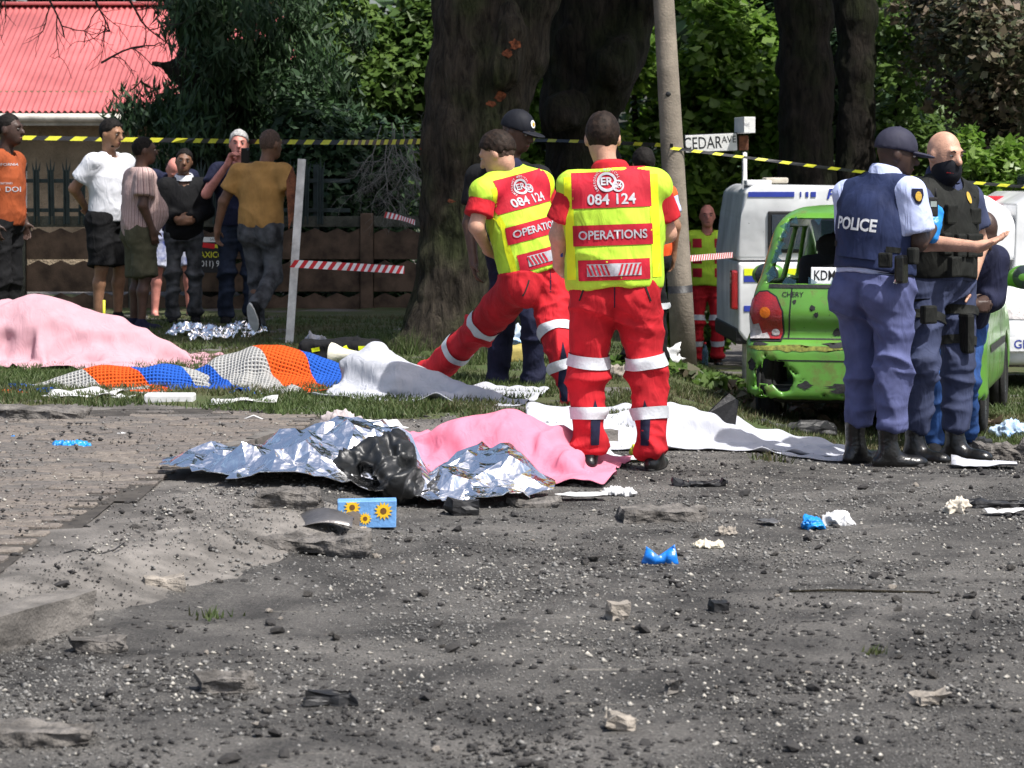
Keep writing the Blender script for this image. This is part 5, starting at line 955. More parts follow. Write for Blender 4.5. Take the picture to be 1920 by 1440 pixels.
# ================================================================== VEHICLES
def hull(planes, k=.08):
    """rounded convex solid from planes (normal, offset)"""
    A = np.array([nrm(n) for n, _ in planes]); B = np.array([o/np.linalg.norm(n) for n, o in planes])
    def f(p):
        d = None
        for a, b_ in zip(A, B):
            q = p @ a-b_; d = q if d is None else -smin(-d, -q, k)
        return d
    return f
def prim(f, lo, hi, k=.0, **kw): return dict(f=f, lo=np.array(lo, float), hi=np.array(hi, float), k=k, **kw)
def plane_pts(pt, n): n = np.array(n, float); return (n, float(np.dot(n, pt)))
def paint_mat(name, base, soot=(.012, .012, .012), dirt=(.10, .12, .02), amt=.60, rough=.32):
    m, nt, b = NT(name); L = nt.links.new; tc = nt.nodes.new('ShaderNodeTexCoord'); P = tc.outputs['Object']
    n1 = N(nt, 'ShaderNodeTexNoise', Scale=7., Detail=9., Roughness=.72); L(P, n1.inputs['Vector']); n2 = N(nt, 'ShaderNodeTexNoise', Scale=38., Detail=5., Roughness=.7); L(P, n2.inputs['Vector']); n3 = N(nt, 'ShaderNodeTexNoise', Scale=2.2, Detail=5.); L(P, n3.inputs['Vector'])
    r3 = ramp(nt, [(.35, tuple(c*.72 for c in base)), (.65, base)]); L(n3.outputs['Fac'], r3.inputs['Fac'])
    r1 = ramp(nt, [(amt, (0, 0, 0)), (amt+.10, (.75, .75, .75))]); L(n1.outputs['Fac'], r1.inputs['Fac']); r2 = ramp(nt, [(.67, (0, 0, 0)), (.71, (1, 1, 1))]); L(n2.outputs['Fac'], r2.inputs['Fac'])
    m1 = nt.nodes.new('ShaderNodeMixRGB'); L(r1.outputs[0], m1.inputs[0]); L(r3.outputs[0], m1.inputs[1]); m1.inputs[2].default_value = (*dirt, 1); m2 = nt.nodes.new('ShaderNodeMixRGB'); L(r2.outputs[0], m2.inputs[0]); L(m1.outputs[0], m2.inputs[1]); m2.inputs[2].default_value = (*soot, 1)
    L(m2.outputs[0], b.inputs['Base Color']); rr = N(nt, 'ShaderNodeMath', op='MULTIPLY_ADD', i1=.5, i2=rough); L(r1.outputs[0], rr.inputs[0]); L(rr.outputs[0], b.inputs['Roughness']); b.inputs['Coat Weight'].default_value = .35; b.inputs['Coat Roughness'].default_value = .2
    n4 = N(nt, 'ShaderNodeTexNoise', Scale=4., Detail=2.); L(P, n4.inputs['Vector']); bp = N(nt, 'ShaderNodeBump', Strength=.25, Distance=.04); L(n4.outputs['Fac'], bp.inputs['Height']); L(bp.outputs[0], b.inputs['Normal']); return m
M['green_paint'] = paint_mat('sooty green car paint', (.10, .275, .035), amt=.54); M['white_car'] = paint_mat('white police paint', (.80, .81, .82), (.3, .3, .3), (.66, .66, .64), .7, .25)
M['trim'] = mat('black plastic', (.015, .015, .016), .5, .3, 10, .3); M['chrome'] = mat('worn chrome', (.55, .56, .58), .25, .2, 12, .1, metal=1); M['interior'] = mat('dark car interior', (.02, .02, .022), .8, .3, 10, .4); M['shelf'] = mat('grey brown parcel shelf', (.16, .13, .13), .8, .3, 10)
def sheet_glass(name, tint, a=.5):
    m, nt, b = NT(name); L = nt.links.new; b.inputs['Base Color'].default_value = (*tint, 1); b.inputs['Roughness'].default_value = .06; b.inputs['Specular IOR Level'].default_value = .8; t = nt.nodes.new('ShaderNodeBsdfTransparent'); t.inputs[0].default_value = (.7, .85, .9, 1); mx = N(nt, 'ShaderNodeMixShader', Fac=a); L(t.outputs[0], mx.inputs[1]); L(b.outputs[0], mx.inputs[2]); L(mx.outputs[0], nt.nodes['Material Output'].inputs['Surface']); return m
M['glass_blue'] = sheet_glass('bluish windscreen', (.08, .16, .22), .6); M['glass_tint'] = sheet_glass('dark tinted glass', (.02, .03, .045), .88)
M['lamp_red'] = mat('red lamp lens', (.30, .012, .014), .18, .3, 8, .3, 90, spec=.6, coat=.4); M['lamp_amber'] = mat('amber lens', (.55, .13, .01), .2, .2, 12, .3); M['lamp_clear'] = mat('broken clear lens', (.42, .40, .40), .25, .4, 20, .4)
def wheel(parent, c, r=.265, w=.155):
    R = np.array(Matrix.Rotation(math.pi/2, 3, 'Y')); k = r/.265
    t = lathe('wheel', [(.165*k, -w*.42), (.20*k, -w*.5), (.245*k, -w*.46), (.262*k, -w*.34), (.265*k, -w*.28), (.258*k, -w*.26), (.258*k, -w*.22), (.266*k, -w*.20), (.266*k, w*.20), (.258*k, w*.22), (.258*k, w*.26), (.265*k, w*.28), (.262*k, w*.34), (.245*k, w*.46), (.20*k, w*.5), (.165*k, w*.42)], M['rubber'], parent, 32, c, R)
    lathe('rim', [(0, w*.25), (.05*k, w*.27), (.06*k, w*.18), (.13*k, w*.22), (.165*k, w*.42), (.172*k, w*.40), (.172*k, -w*.40), (.165*k, -w*.42), (.12*k, -w*.3), (0, -w*.3)], M['chrome'], t, 28, c, R); return t
car = empty('hatchback_car', (2.225, 16.86, g(2.2, 16.9)-.0), math.atan2(-.234, .972), 'small green hatchback with burnt holed bumper and missing rear window', 'car'); car.rotation_euler[0] = -.02
lower = hull([plane_pts((.745, 0, .6), (1, 0, -.04)), plane_pts((-.745, 0, .6), (-1, 0, -.04)), plane_pts((.715, 0, .9), (1, 0, .28)), plane_pts((-.715, 0, .9), (-1, 0, .28)), plane_pts((0, .0, .6), (0, -1, .03)), plane_pts((0, .03, .98), (0, -1, .25)), plane_pts((0, 3.42, .5), (0, 1, .1)), plane_pts((0, 3.3, .8), (0, .55, 1)), plane_pts((0, 2.5, .98), (0, .16, 1)), ((0, 0, -1), -.23), ((0, 0, 1), 1.02)], .12)
upper = hull([plane_pts((.705, 0, .95), (1, 0, .24)), plane_pts((-.705, 0, .95), (-1, 0, .24)), plane_pts((0, .02, .95), (0, -1, .30)), plane_pts((0, 2.55, .95), (0, 1, 1.45)), plane_pts((0, 1.0, 1.49), (0, -.02, 1)), plane_pts((0, .3, 1.47), (0, -.5, 1)), ((0, 0, -1), -.7)], .16)
bumper = hull([((1, 0, 0), .765), ((-1, 0, 0), .765), plane_pts((0, -.075, .5), (0, -1, .10)), plane_pts((0, -.03, .62), (0, -.35, 1)), ((0, 1, 0), .35), ((0, 0, -1), -.24), plane_pts((.70, -.05, .4), (1, -1, 0)), plane_pts((-.70, -.05, .4), (-1, -1, 0))], .07)
def car_post(D, p):
    x, y, z = p[..., 0], p[..., 1], p[..., 2]
    D = np.maximum(D, -(D+.032))                                            # a hollow shell
    def cutbox(y0, y1, z0, z1, hw=None, sl0=0., sl1=0., rd=.05):
        a = np.maximum(np.maximum(y0+sl0*(z-z0)-y, y-(y1+sl1*(z-z0))), np.maximum(z0-z, z-z1)); return a if hw is None else np.maximum(a, np.abs(x)-hw)
    nz = fbm(p, 24., 3, 2)*.055
    rear = np.maximum(np.maximum(.985-z, z-1.40), np.maximum(np.abs(x)-(.63-.28*(z-.985)), y-.42)); rear = -smin(-rear, -rear, .01)
    D = np.maximum(D, -rear)
    for q in (cutbox(.52, 1.18, 1.0, 1.34, None, .55, .0), cutbox(1.26, 1.92, 1.0, 1.34, None, .0, -.75)): D = np.maximum(D, -np.maximum(q, .4-np.abs(x)))
    D = np.maximum(D, -np.maximum(np.maximum(1.0-z, z-1.40), np.maximum(np.abs(x)-.56, 1.55-y)))
    for yc in (.52, 2.86): D = np.maximum(D, -np.maximum(np.hypot(y-yc, z-.27)-.315, .42-np.abs(x)))
    D = np.maximum(D, -(np.sqrt((x+.56)**2*.9+(z-.41)**2*1.1+(y+.05)**2*.3)-.105-nz*1.6))                    # torn hole
    D = np.maximum(D, np.where(y < .3, .265+.05*np.sin(x*5.1)+nz*1.4-z, -9)); D = np.maximum(D, .25-z-.0*x)
    return D
V, Q = sdf_mesh([prim(lower, (-.80, -.05, .15), (.80, 3.5, 1.08), .0), prim(upper, (-.8, -.05, .65), (.8, 2.8, 1.58), .05), prim(bumper, (-.82, -.15, .18), (.82, .4, .68), .012)], .0165, car_post)
V = relax(V, Q, 1, .4); cbody = link('body', np_mesh('body', V, Q), M['green_paint'], car); CB = BVHTree.FromPolygons(V.tolist(), Q.tolist())
def cdec(nm, geo, x, z, mt, off=.004, par=None, rot=0.): return decal(nm, geo, CB, (x, -.2, z), (1, 0, 0), (0, 0, 1), mt, par or cbody, off, .5, 1., rot)
for s_ in (-1, 1):
    x = s_*.615; pts = [(-.105, -.15), (.085, -.15), (.10, -.10), (.095, .03), (.055, .12), (0, .155), (-.05, .15), (-.10, .10), (-.115, 0)]; pts = pts if s_ < 0 else [(-a, b_) for a, b_ in pts][::-1]
    rim_ = cdec('tail_light', poly_geo([(a*1.10, b_*1.07) for a, b_ in pts], .03), x, .775, M['trim'], .006, car); tl = cdec('lens', poly_geo(pts, .025), x, .775, M['lamp_red'], .016, rim_); cdec('indicator', disc_geo(.033), x+s_*.01, .80, M['lamp_amber'], .020, rim_); cdec('reverse_lamp', disc_geo(.026), x-s_*.055, .675, M['lamp_clear'], .021, rim_)
    if s_ < 0: cdec('broken_lens', poly_geo([(-.105, -.15), (.02, -.15), (.0, -.10), (-.03, -.11), (-.05, -.04), (-.085, -.05), (-.112, .03)], .03), x, .775, M['lamp_clear'], .019, rim_)
cdec('tailgate_seam', rect_geo(1.18, .010, .03), 0, .635, M['trim'], .002, car); cdec('maker_lettering', text_geo('CHERY', .044, .01), -.455, .915, M['trim'], .004, car)
hd = cdec('handle_strip', rect_geo(.42, .034, .02), .12, .895, M['chrome'], .016, car); cdec('hatch_recess', rect_geo(.52, .012, .02), .06, .868, M['trim'], .003, car)
for x, z, r in [(-.33, .83, .02), (-.30, .79, .016), (-.17, .68, .028), (-.44, .87, .012), (.1, .72, .02)]: n = 12; q = np.random.default_rng(int(abs(x)*100)); cdec('scorch_mark', poly_geo([(r*(.6+.8*q.random())*math.cos(i*.5236), r*(.6+.8*q.random())*math.sin(i*.5236)) for i in range(n)], .02), x, z, M['interior'], .003, car)
def ragged(x, z, rx, rz, seed, mt, nm='burnt_patch', off=.004):
    q = np.random.default_rng(seed); n = 26; cdec(nm, poly_geo([(rx*(.5+.7*q.random())*math.cos(2*math.pi*k/n), rz*(.5+.7*q.random())*math.sin(2*math.pi*k/n)) for k in range(n)], .025), x, z, mt, off, car)
for x, z, rx, rz, sd in [(-.12, .60, .13, .022, 1), (.06, .44, .05, .06, 2), (-.71, .47, .03, .04, 3), (-.66, .60, .05, .012, 4), (-.36, .345, .05, .025, 5), (-.05, .33, .20, .045, 6), (-.47, .36, .03, .05, 7)]: ragged(x, z, rx, rz, sd, M['interior'])
M['bumper_dirt'] = mat('brown yellow road dirt', (.16, .17, .03), .8, .6, 30, .3); ragged(-.42, .575, .30, .022, 9, M['bumper_dirt'], 'dirt_smear', .003); ragged(.1, .575, .25, .02, 10, M['bumper_dirt'], 'dirt_smear', .003)
for s_ in (-1, 1): cdec('tailgate_seam', rect_geo(.009, .34, .03), s_*.47, .80, M['trim'], .0025, car, .06*s_)
cdec('bumper_seam', rect_geo(1.3, .008, .03), 0, .50, M['trim'], .0025, car)
cdec('window_seal', rect_geo(1.22, .022, .03), 0, .968, M['trim'], .005, car)
# seats, shelf and plate seen through the missing window
for s_ in (-1, 1):
    sb = V_, Q_ = sdf_mesh([rbox((s_*.3, .95, .86), (.24, .07, .30), .06, None, k=.02), ell((s_*.3, .93, 1.22), (.13, .05, .09), k=.03), rbox((s_*.3, 1.15, .56), (.24, .25, .09), .06, None, k=.04)], .025); link('rear_seat', np_mesh('rear_seat', V_, Q_), M['interior'], car)
    V_, Q_ = sdf_mesh([rbox((s_*.33, 1.75, .86), (.22, .08, .30), .06, None, k=.02), ell((s_*.33, 1.73, 1.24), (.12, .05, .09), k=.03)], .025); link('front_seat', np_mesh('front_seat', V_, Q_), M['interior'], car)
box('parcel_shelf', (0, .44, .93), (1.14, .6, .03), M['shelf'], car, .01); box('floor_pan', (0, 1.7, .30), (1.25, 3.0, .05), M['trim'], car, .01); box('undertray', (0, .55, .27), (1.2, .9, .10), M['trim'], car, .03); box('roof_lining', (0, 1.0, 1.405), (.98, 1.15, .012), M['interior'], car, .003)
lathe('speaker_dome', [(0, .17), (.12, .15), (.2, .08), (.23, 0)], M['interior'], car, 18, (-.20, .50, .945))
np_ = box('number_plate', (-.10, .10, 1.035), (.50, .012, .11), M['white_print'], car, .004, Matrix.Rotation(-.15, 3, 'X')); npb = BVHTree.FromObject(np_, bpy.context.evaluated_depsgraph_get()); decal('lettering', text_geo('KDM', .088, .01), npb, (-.262, -.1, 1.035), (1, 0, 0), (0, 0, 1), M['trim'], np_, .002, .4, .74)
decal('plate_border', ([(-.25, -.055), (.25, -.055), (.25, .055), (-.25, .055), (-.24, -.045), (.24, -.045), (.24, .045), (-.24, .045)], [(0, 1, 5, 4), (1, 2, 6, 5), (2, 3, 7, 6), (3, 0, 4, 7)]), npb, (-.10, -.1, 1.035), (.98, 0, 0), (0, 0, 1), M['trim'], np_, .002, .4, .985)
bm = bmesh.new(); bm.faces.new([bm.verts.new(v) for v in [(-.56, 2.42, 1.0), (.56, 2.42, 1.0), (.50, 1.86, 1.39), (-.50, 1.86, 1.39)]]); bm_obj('windscreen', bm, M['glass_blue'], car)
q = np.random.default_rng(4)
for i in range(34):   # shards left round the missing rear window
    side = i % 3; t = q.random(); z = .99+t*.38
    if side == 0: c = (-.615+.28*(z-.985), z)
    elif side == 1: c = (-.6+1.2*t, .995)
    else: c = (-.5+1.0*t, 1.385)
    bm = bmesh.new(); a0 = q.random()*6; r = .02+.025*q.random(); y = .03+.35*(c[1]-.98)*.75; bm.faces.new([bm.verts.new((c[0]+r*math.cos(a0+j*2.1), y, c[1]+r*math.sin(a0+j*2.1))) for j in range(3)]); bmesh.ops.solidify(bm, geom=bm.faces[:], thickness=.004); bm_obj('glass_shard', bm, M['glass_blue'], car)
for sx, y in ((.66, .52), (.66, 2.86), (-.66, .52), (-.66, 2.86)): wheel(car, (sx, y, .262))
for s_ in (1, -1):
    V_, Q_ = sdf_mesh([ell((s_*.90, 2.06, 1.0), (.12, .07, .085), k=0), cone((s_*.70, 2.1, .96), (s_*.82, 2.08, .98), .035, .04, k=.03)], .014); mr = link('wing_mirror', np_mesh('wing_mirror', V_, Q_), M['green_paint'], car); lathe('mirror_glass', [(0, .0), (.07, .0), (.085, -.012)], M['glass_dark'], mr, 20, (s_*.905, 1.994, 1.0), np.array(Matrix.Rotation(math.pi/2, 3, 'X')))
# door seams and handle on the flank
for s_ in (1, -1):
    for y0 in (1.22, 2.12): decal('door_seam', rect_geo(.010, .62, .03), CB, (s_*1.0, y0, .68), (0, s_*1, 0), (0, 0, 1), M['trim'], cbody, .003, .6)
    for y0 in (1.08, 1.98): decal('door_handle', rect_geo(.11, .028, .02), CB, (s_*1.0, y0-.02, .86), (0, s_*1, 0), (0, 0, 1), M['green_paint'], cbody, .018, .6)
    decal('side_moulding', rect_geo(1.7, .05, .04), CB, (s_*1.0, 1.7, .55), (0, s_*1, 0), (0, 0, 1), M['trim'], cbody, .006, .6)
# ---- police pickup with white canopy, side on
q = at(1384, 600, 23.0); pk = empty('police_pickup', (q.x, 23.0, g(2.6, 23.2)), .03, 'white police pickup with tall canopy and blue stripe behind the green car', 'pickup')
def shell(name, prof, y0, y1, mt, parent, bev=.035): bm = bmesh.new(); prism(bm, prof, 'y', y0, y1); return bm_obj(name, bm, mt, parent, True, bev, 3)
shell('bed', [(.0, .50), (.06, .42), (.55, .42), (.62, .62), (.80, .78), (1.05, .78), (1.24, .62), (1.30, .42), (2.35, .42), (2.35, 1.10), (.0, 1.10)], 0, 1.75, M['white_car'], pk, .03)
cn = shell('canopy', [(-.02, 1.115), (2.42, 1.115), (2.46, 1.36), (2.36, 1.55), (2.18, 1.67), (1.9, 1.74), (.15, 1.77), (.06, 1.71), (.03, 1.5)], .03, 1.72, M['white_car'], pk, .04)
shell('cab', [(2.38, .42), (2.75, .42), (2.75, .45), (3.9, .45), (4.05, .75), (4.4, .78), (4.72, .62), (4.8, .42), (5.2, .42), (5.25, .85), (5.1, 1.02), (4.1, 1.12), (3.55, 1.62), (3.3, 1.70), (2.6, 1.70), (2.42, 1.6)], .02, 1.73, M['white_car'], pk, .04)
for xa, xb, za, zb, nm in [(.26, 1.12, 1.18, 1.54, 'canopy_window'), (1.25, 2.15, 1.18, 1.54, 'canopy_window')]:
    w_ = box(nm, ((xa+xb)/2, .018, (za+zb)/2), (xb-xa, .03, zb-za), M['trim'], pk, .012); box('pane', ((xa+xb)/2, .0, (za+zb)/2), (xb-xa-.06, .012, zb-za-.06), M['glass_tint'], w_, .004)
w_ = box('side_window', (3.1, .008, 1.36), (.8, .03, .36), M['glass_tint'], pk, .01)
M['police_blue'] = mat('police blue vinyl', (.03, .05, .32), .4, .12, 10, 0); M['hi_yellow'] = mat('fluorescent yellow vinyl', (.72, .80, .02), .5, .1, 10, 0)
box('blue_stripe', (.29, .026, 1.685), (.40, .006, .045), M['police_blue'], pk, .0015)
for i, w in enumerate((.012, .025, .045)): box('blue_stripe', (.545+i*.055, .026, 1.685), (w, .006, .045), M['police_blue'], pk, .0015)
V_ = text_geo('POLICE', .125, .015, .2); me = bpy.data.meshes.new('lettering'); me.from_pydata([(a*1.25+1.02, .024, b_+1.685) for a, b_ in V_[0]], [], V_[1]); link('lettering', me, M['police_blue'], pk)
box('yellow_stripe', (1.15, -.004, 1.015), (2.2, .006, .06), M['hi_yellow'], pk, .0015); box('blue_stripe', (1.15, -.004, .955), (2.2, .006, .05), M['police_blue'], pk, .0015); box('blue_stripe', (.30, -.004, .70), (.5, .006, .05), M['police_blue'], pk, .0015)
tl = box('tail_light', (-.02, .10, .86), (.07, .16, .34), M['lamp_red'], pk, .02); box('bumper', (.06, .87, .46), (.16, 1.7, .14), M['trim'], pk, .03)
box('roof_hatch', (.20, .35, 1.785), (.22, .4, .05), M['white_car'], pk, .015); box('roof_vent', (.36, .3, 1.805), (.2, .25, .05), mat('cream plastic', (.5, .46, .38), .6), pk, .015)
lb = box('light_bar', (2.9, .87, 1.80), (.30, 1.3, .12), M['glass_dark'], pk, .03); box('lamp_module', (2.9, .35, 1.80), (.31, .3, .09), mat('blue lamp lens', (.02, .05, .4), .2), lb, .02)
for x, y in ((.93, .16), (4.42, .16), (.93, 1.6), (4.42, 1.6)): wheel(pk, (0, 0, 0), .36, .24).matrix_basis = Matrix.Translation((x, y, .36)) @ Matrix.Rotation(math.pi/2, 4, 'Z')
# ---- white police car facing us at the right edge
pc_ = empty('police_car', (4.83, 22.2, g(4.8, 22.2)), 0, 'white police car with red and blue roof light bar facing us at the right edge', 'car')
lower = hull([((1, 0, -.05), .83), ((-1, 0, -.05), .83), plane_pts((0, 0, .4), (0, -1, .06)), plane_pts((0, .1, .72), (0, -.9, .8)), plane_pts((0, .9, .90), (0, -.12, 1)), ((0, 1, 0), 4.4), ((0, 0, -1), -.22), plane_pts((.75, .02, .5), (1, -.9, 0)), plane_pts((-.75, .02, .5), (-1, -.9, 0)), plane_pts((.79, 0, .8), (1, 0, .4)), plane_pts((-.79, 0, .8), (-1, 0, .4))], .1)
upper = hull([plane_pts((.76, 0, .9), (1, 0, .28)), plane_pts((-.76, 0, .9), (-1, 0, .28)), plane_pts((0, 1.0, .9), (0, -1, 1.35)), plane_pts((0, 3.9, .9), (0, 1, .9)), plane_pts((0, 2, 1.45), (0, 0, 1)), ((0, 0, -1), -.7)], .12)
def pc_post(D, p):
    D = np.maximum(D, -(D+.035)); x, y, z = p[..., 0], p[..., 1], p[..., 2]
    D = np.maximum(D, -np.maximum(np.maximum(.93-z, z-1.36), np.maximum(np.abs(x)-(.64-.25*(z-.93)), y-1.75))); D = np.maximum(D, -np.maximum(np.maximum(.95-z, z-1.34), np.maximum(1.75+.0*z-y, np.maximum(y-3.2, .5-np.abs(x)))))
    for yc in (.75, 3.4): D = np.maximum(D, -np.maximum(np.hypot(y-yc, z-.3)-.34, .5-np.abs(x)))
    D = np.maximum(D, -np.maximum(np.abs(x)-.45, np.maximum(np.abs(z-.60)-.075, y-.15))); D = np.maximum(D, -np.maximum(np.abs(x)-.52, np.maximum(np.abs(z-.30)-.05, y-.15))); return D
V, Q = sdf_mesh([prim(lower, (-.9, -.1, .15), (.9, 4.5, 1.0), .0), prim(upper, (-.9, .7, .65), (.9, 4.4, 1.55), .04)], .024, pc_post); V = relax(V, Q, 1, .4); pb = link('body', np_mesh('body', V, Q), M['white_car'], pc_); PB = BVHTree.FromPolygons(V.tolist(), Q.tolist())
bm = bmesh.new(); bm.faces.new([bm.verts.new(v) for v in [(-.66, 1.03, .92), (.66, 1.03, .92), (.55, 1.64, 1.37), (-.55, 1.64, 1.37)]]); bm_obj('windscreen', bm, M['glass_tint'], pc_)
for k in range(4): box('grille_bar', (0, .06+.0*k, .545+k*.036), (.9, .03, .012), M['chrome'], pc_, .003)
box('grille_back', (0, .14, .6), (.92, .02, .17), M['trim'], pc_, .004); box('intake', (0, .14, .3), (1.06, .02, .11), M['trim'], pc_, .004)
for s_ in (-1, 1): decal('headlight', poly_geo([(-.17, -.05), (.15, -.06), (.17, .05), (-.1, .07)], .04), PB, (s_*.62, -.2, .66), (1, 0, 0), (0, 0, 1), M['lamp_clear'], pb, .008, .8)
np_ = box('number_plate', (-.50, -.035, .40), (.50, .015, .115), M['white_print'], pc_, .004); V_ = text_geo('GP', .10, .012); me = bpy.data.meshes.new('lettering'); me.from_pydata([(a-.60, -.045, b_+.40) for a, b_ in V_[0]], [], V_[1]); link('lettering', me, M['police_blue'], np_)
lb = box('light_bar', (0, 2.0, 1.515), (1.25, .26, .06), M['trim'], pc_, .02); box('red_lamp', (-.35, 2.0, 1.57), (.5, .25, .09), mat('red beacon lens', (.5, .02, .03), .2), lb, .025); box('clear_lamp', (.05, 2.0, 1.57), (.22, .24, .085), M['lamp_clear'], lb, .025); box('blue_lamp', (.42, 2.0, 1.57), (.42, .25, .09), mat('blue beacon lens', (.02, .05, .5), .2), lb, .025)
for s_ in (-1, 1): V_, Q_ = sdf_mesh([ell((s_*.93, 1.25, .98), (.10, .07, .07), k=0), cone((s_*.78, 1.25, .93), (s_*.86, 1.25, .96), .03, k=.03)], .018); link('wing_mirror', np_mesh('wing_mirror', V_, Q_), M['white_car'], pc_)
box('dashboard', (0, 1.25, .85), (1.3, .5, .1), M['interior'], pc_, .03); box('floor_pan', (0, 2.3, .32), (1.4, 3.6, .06), M['trim'], pc_, .01)
for s_ in (-1, 1): box('front_seat', (s_*.35, 2.2, .95), (.45, .16, .7), M['interior'], pc_, .06)
for sx, y in ((.70, .75), (.70, 3.4), (-.70, .75), (-.70, 3.4)): wheel(pc_, (sx, y, .30), .30, .19)
# ================================================================== POLES, SIGNS, TAPE
M['pole'] = mat('aged concrete pole', (.23, .195, .155), .9, .3, 6, .5, 70, det=8); M['post_white'] = mat('chipped white post', (.62, .62, .60), .6, .3, 9, .3); M['rust'] = mat('rust', (.16, .06, .03), .9, .5, 20, .6)
def leaned(a, b): a, b = Vector(a), Vector(b); return [a+(b-a)*t for t in np.linspace(0, 1, 9)]
DP = 20.6; a = at(1285, 696, DP); a.z = g(a.x, a.y)-.1; b = a+(at(1246, 0, DP)-at(1285, 690, DP))*2.6
pole = empty('lamp_pole', a, 0, 'tall leaning concrete lamp pole with a black band beside the standing medic', 'pole')
L_ = [p_-a for p_ in leaned(a, b)]; tube('shaft', L_, np.linspace(.100, .052, 9), M['pole'], pole, 20)
ax = (b-a).normalized()
def ring(name, py, h, r, mt): t = (690-py)/690/2.6; c = (b-a)*t; tube(name, [c-ax*h/2, c+ax*h/2], r, mt, pole, 20)
ring('black_band', 541, .27, .0955, M['trim']); ring('red_band', 3, .06, .079, mat('red pole tape', (.5, .02, .02), .5)); ring('black_band', 420, .05, .0925, M['trim'])
for py in (150, 380): t = (690-py)/690/2.6; c = (b-a)*t; lathe('bolt_hole', [(0, .004), (.018, .004), (.022, 0)], M['trim'], pole, 10, c+Vector((-.01, -.092+.012*(690-py)/690, 0)), np.array(Matrix.Rotation(math.pi/2, 3, 'X')))
# its arm and lamp head above the picture
tp = b-a; tube('lamp_arm', [tp, tp+Vector((.1, -.5, .25)), tp+Vector((.15, -1.2, .32))], .03, M['fascia'], pole, 10); box('lamp_head', tp+Vector((.16, -1.5, .30)), (.22, .6, .1), M['fascia'], pole, .03)
b2 = at(1766, 330, 34); b2.z = g(min(b2.x, 8), 34)-.2; t2_ = b2+(at(1778, 0, 34)-at(1765, 215, 34)).normalized()*8.5; po = empty('lamp_pole', b2, 0, 'thin far lamp pole rising above the masked officer', 'pole'); tube('shaft', [p_-b2 for p_ in leaned(b2, t2_)], np.linspace(.085, .055, 9), M['pole'], po, 14); tube('cross_arm', [t2_-b2+Vector((-.6, 0, -.3)), t2_-b2+Vector((.6, 0, -.3))], .04, M['bark_dark'], po, 8)
# street name sign
SD = 23.4; c = at(1396, 330, SD); zg = g(c.x, c.y); sg = empty('street_sign', (c.x, c.y, zg), 0, 'white street name sign reading CEDAR AVE on a rusty post', 'sign')
tube('post', [(0, 0, 0), (0, 0, at(1396, 285, SD).z-zg)], .022, M['post_white'], sg, 12); zt = at(0, 268, SD).z-zg
box('sign_clamp', (-.01, 0, zt+.0), (.085, .06, .13), M['rust'], sg, .01)
sb = box('name_board', (at(1333, 0, SD).x-c.x, -.02, zt-.0), (.45, .03, .15), M['white_paint'], sg, .004, Matrix.Rotation(-.045, 3, 'Y'))
fr = box('board_frame', (at(1333, 0, SD).x-c.x, .006, zt), (.47, .02, .165), M['trim'], sg, .003, Matrix.Rotation(-.045, 3, 'Y'))
def flat_text(t, size, loc, mt, parent, sx=1., bold=.0, rotm=None):
    V_ = text_geo(t, size, bold); me = bpy.data.meshes.new('lettering'); Rm = rotm or Matrix.Identity(3); me.from_pydata([Rm @ Vector((a_*sx, 0, b_))+Vector(loc) for a_, b_ in V_[0]], [], V_[1]); return link('lettering', me, mt, parent)
bx_ = at(1333, 0, SD).x-c.x; flat_text('CEDAR', .15, (bx_-.075, -.037, zt-.005), M['trim'], sb, .70, .0, Matrix.Rotation(-.045, 3, 'Y')); flat_text('AVE', .085, (bx_+.155, -.037, zt+.028), M['trim'], sb, .85, 0, Matrix.Rotation(-.045, 3, 'Y'))
cbd = box('cross_board', (.0, -.02, zt+.155), (.10, .42, .14), M['white_paint'], sg, .004, Matrix.Rotation(.12, 3, 'Z')); flat_text('AVE', .05, (-.0, -.235, zt+.155), M['grey_print'], cbd, .6)
# leaning white post
a = at(541, 655, 21.6); a.z = g(a.x, a.y)-.05; b = at(566, 298, 21.6); wp_ = empty('sign_post', a, 0, 'leaning white metal post with barrier tape tied to it', 'post')
R = Matrix.Rotation(math.atan2((b-a).x, (b-a).z), 3, 'Y'); bm = bmesh.new(); prism(bm, [(-.032, 0), (.032, 0), (.032, .03), (.024, .03), (.024, .006), (-.024, .006), (-.024, .03), (-.032, .03)], 'z', 0, (b-a).length)
for v in bm.verts: v.co = R @ v.co
bm_obj('channel', bm, M['post_white'], wp_)
bm = bmesh.new(); tri_c = b-a+Vector((-.01, .035, -.28)); 
prism(bm, [(-.10, -.30), (.0, .0), (-.07, .22), (-.12, .1)], 'y', 0, .006)
for v in bm.verts: v.co = v.co+tri_c
bm_obj('sign_back', bm, M['rust'], wp_)
M['tape_yellow'] = mat('yellow tape', (.62, .60, .04), .45, .15, 10, .2); M['tape_black'] = mat('black tape', (.02, .02, .022), .45, .2, 10, .2); M['tape_red'] = mat('red tape', (.55, .02, .025), .45, .15, 10, .2); M['tape_white'] = mat('white tape', (.75, .74, .73), .45, .1, 10, .2)
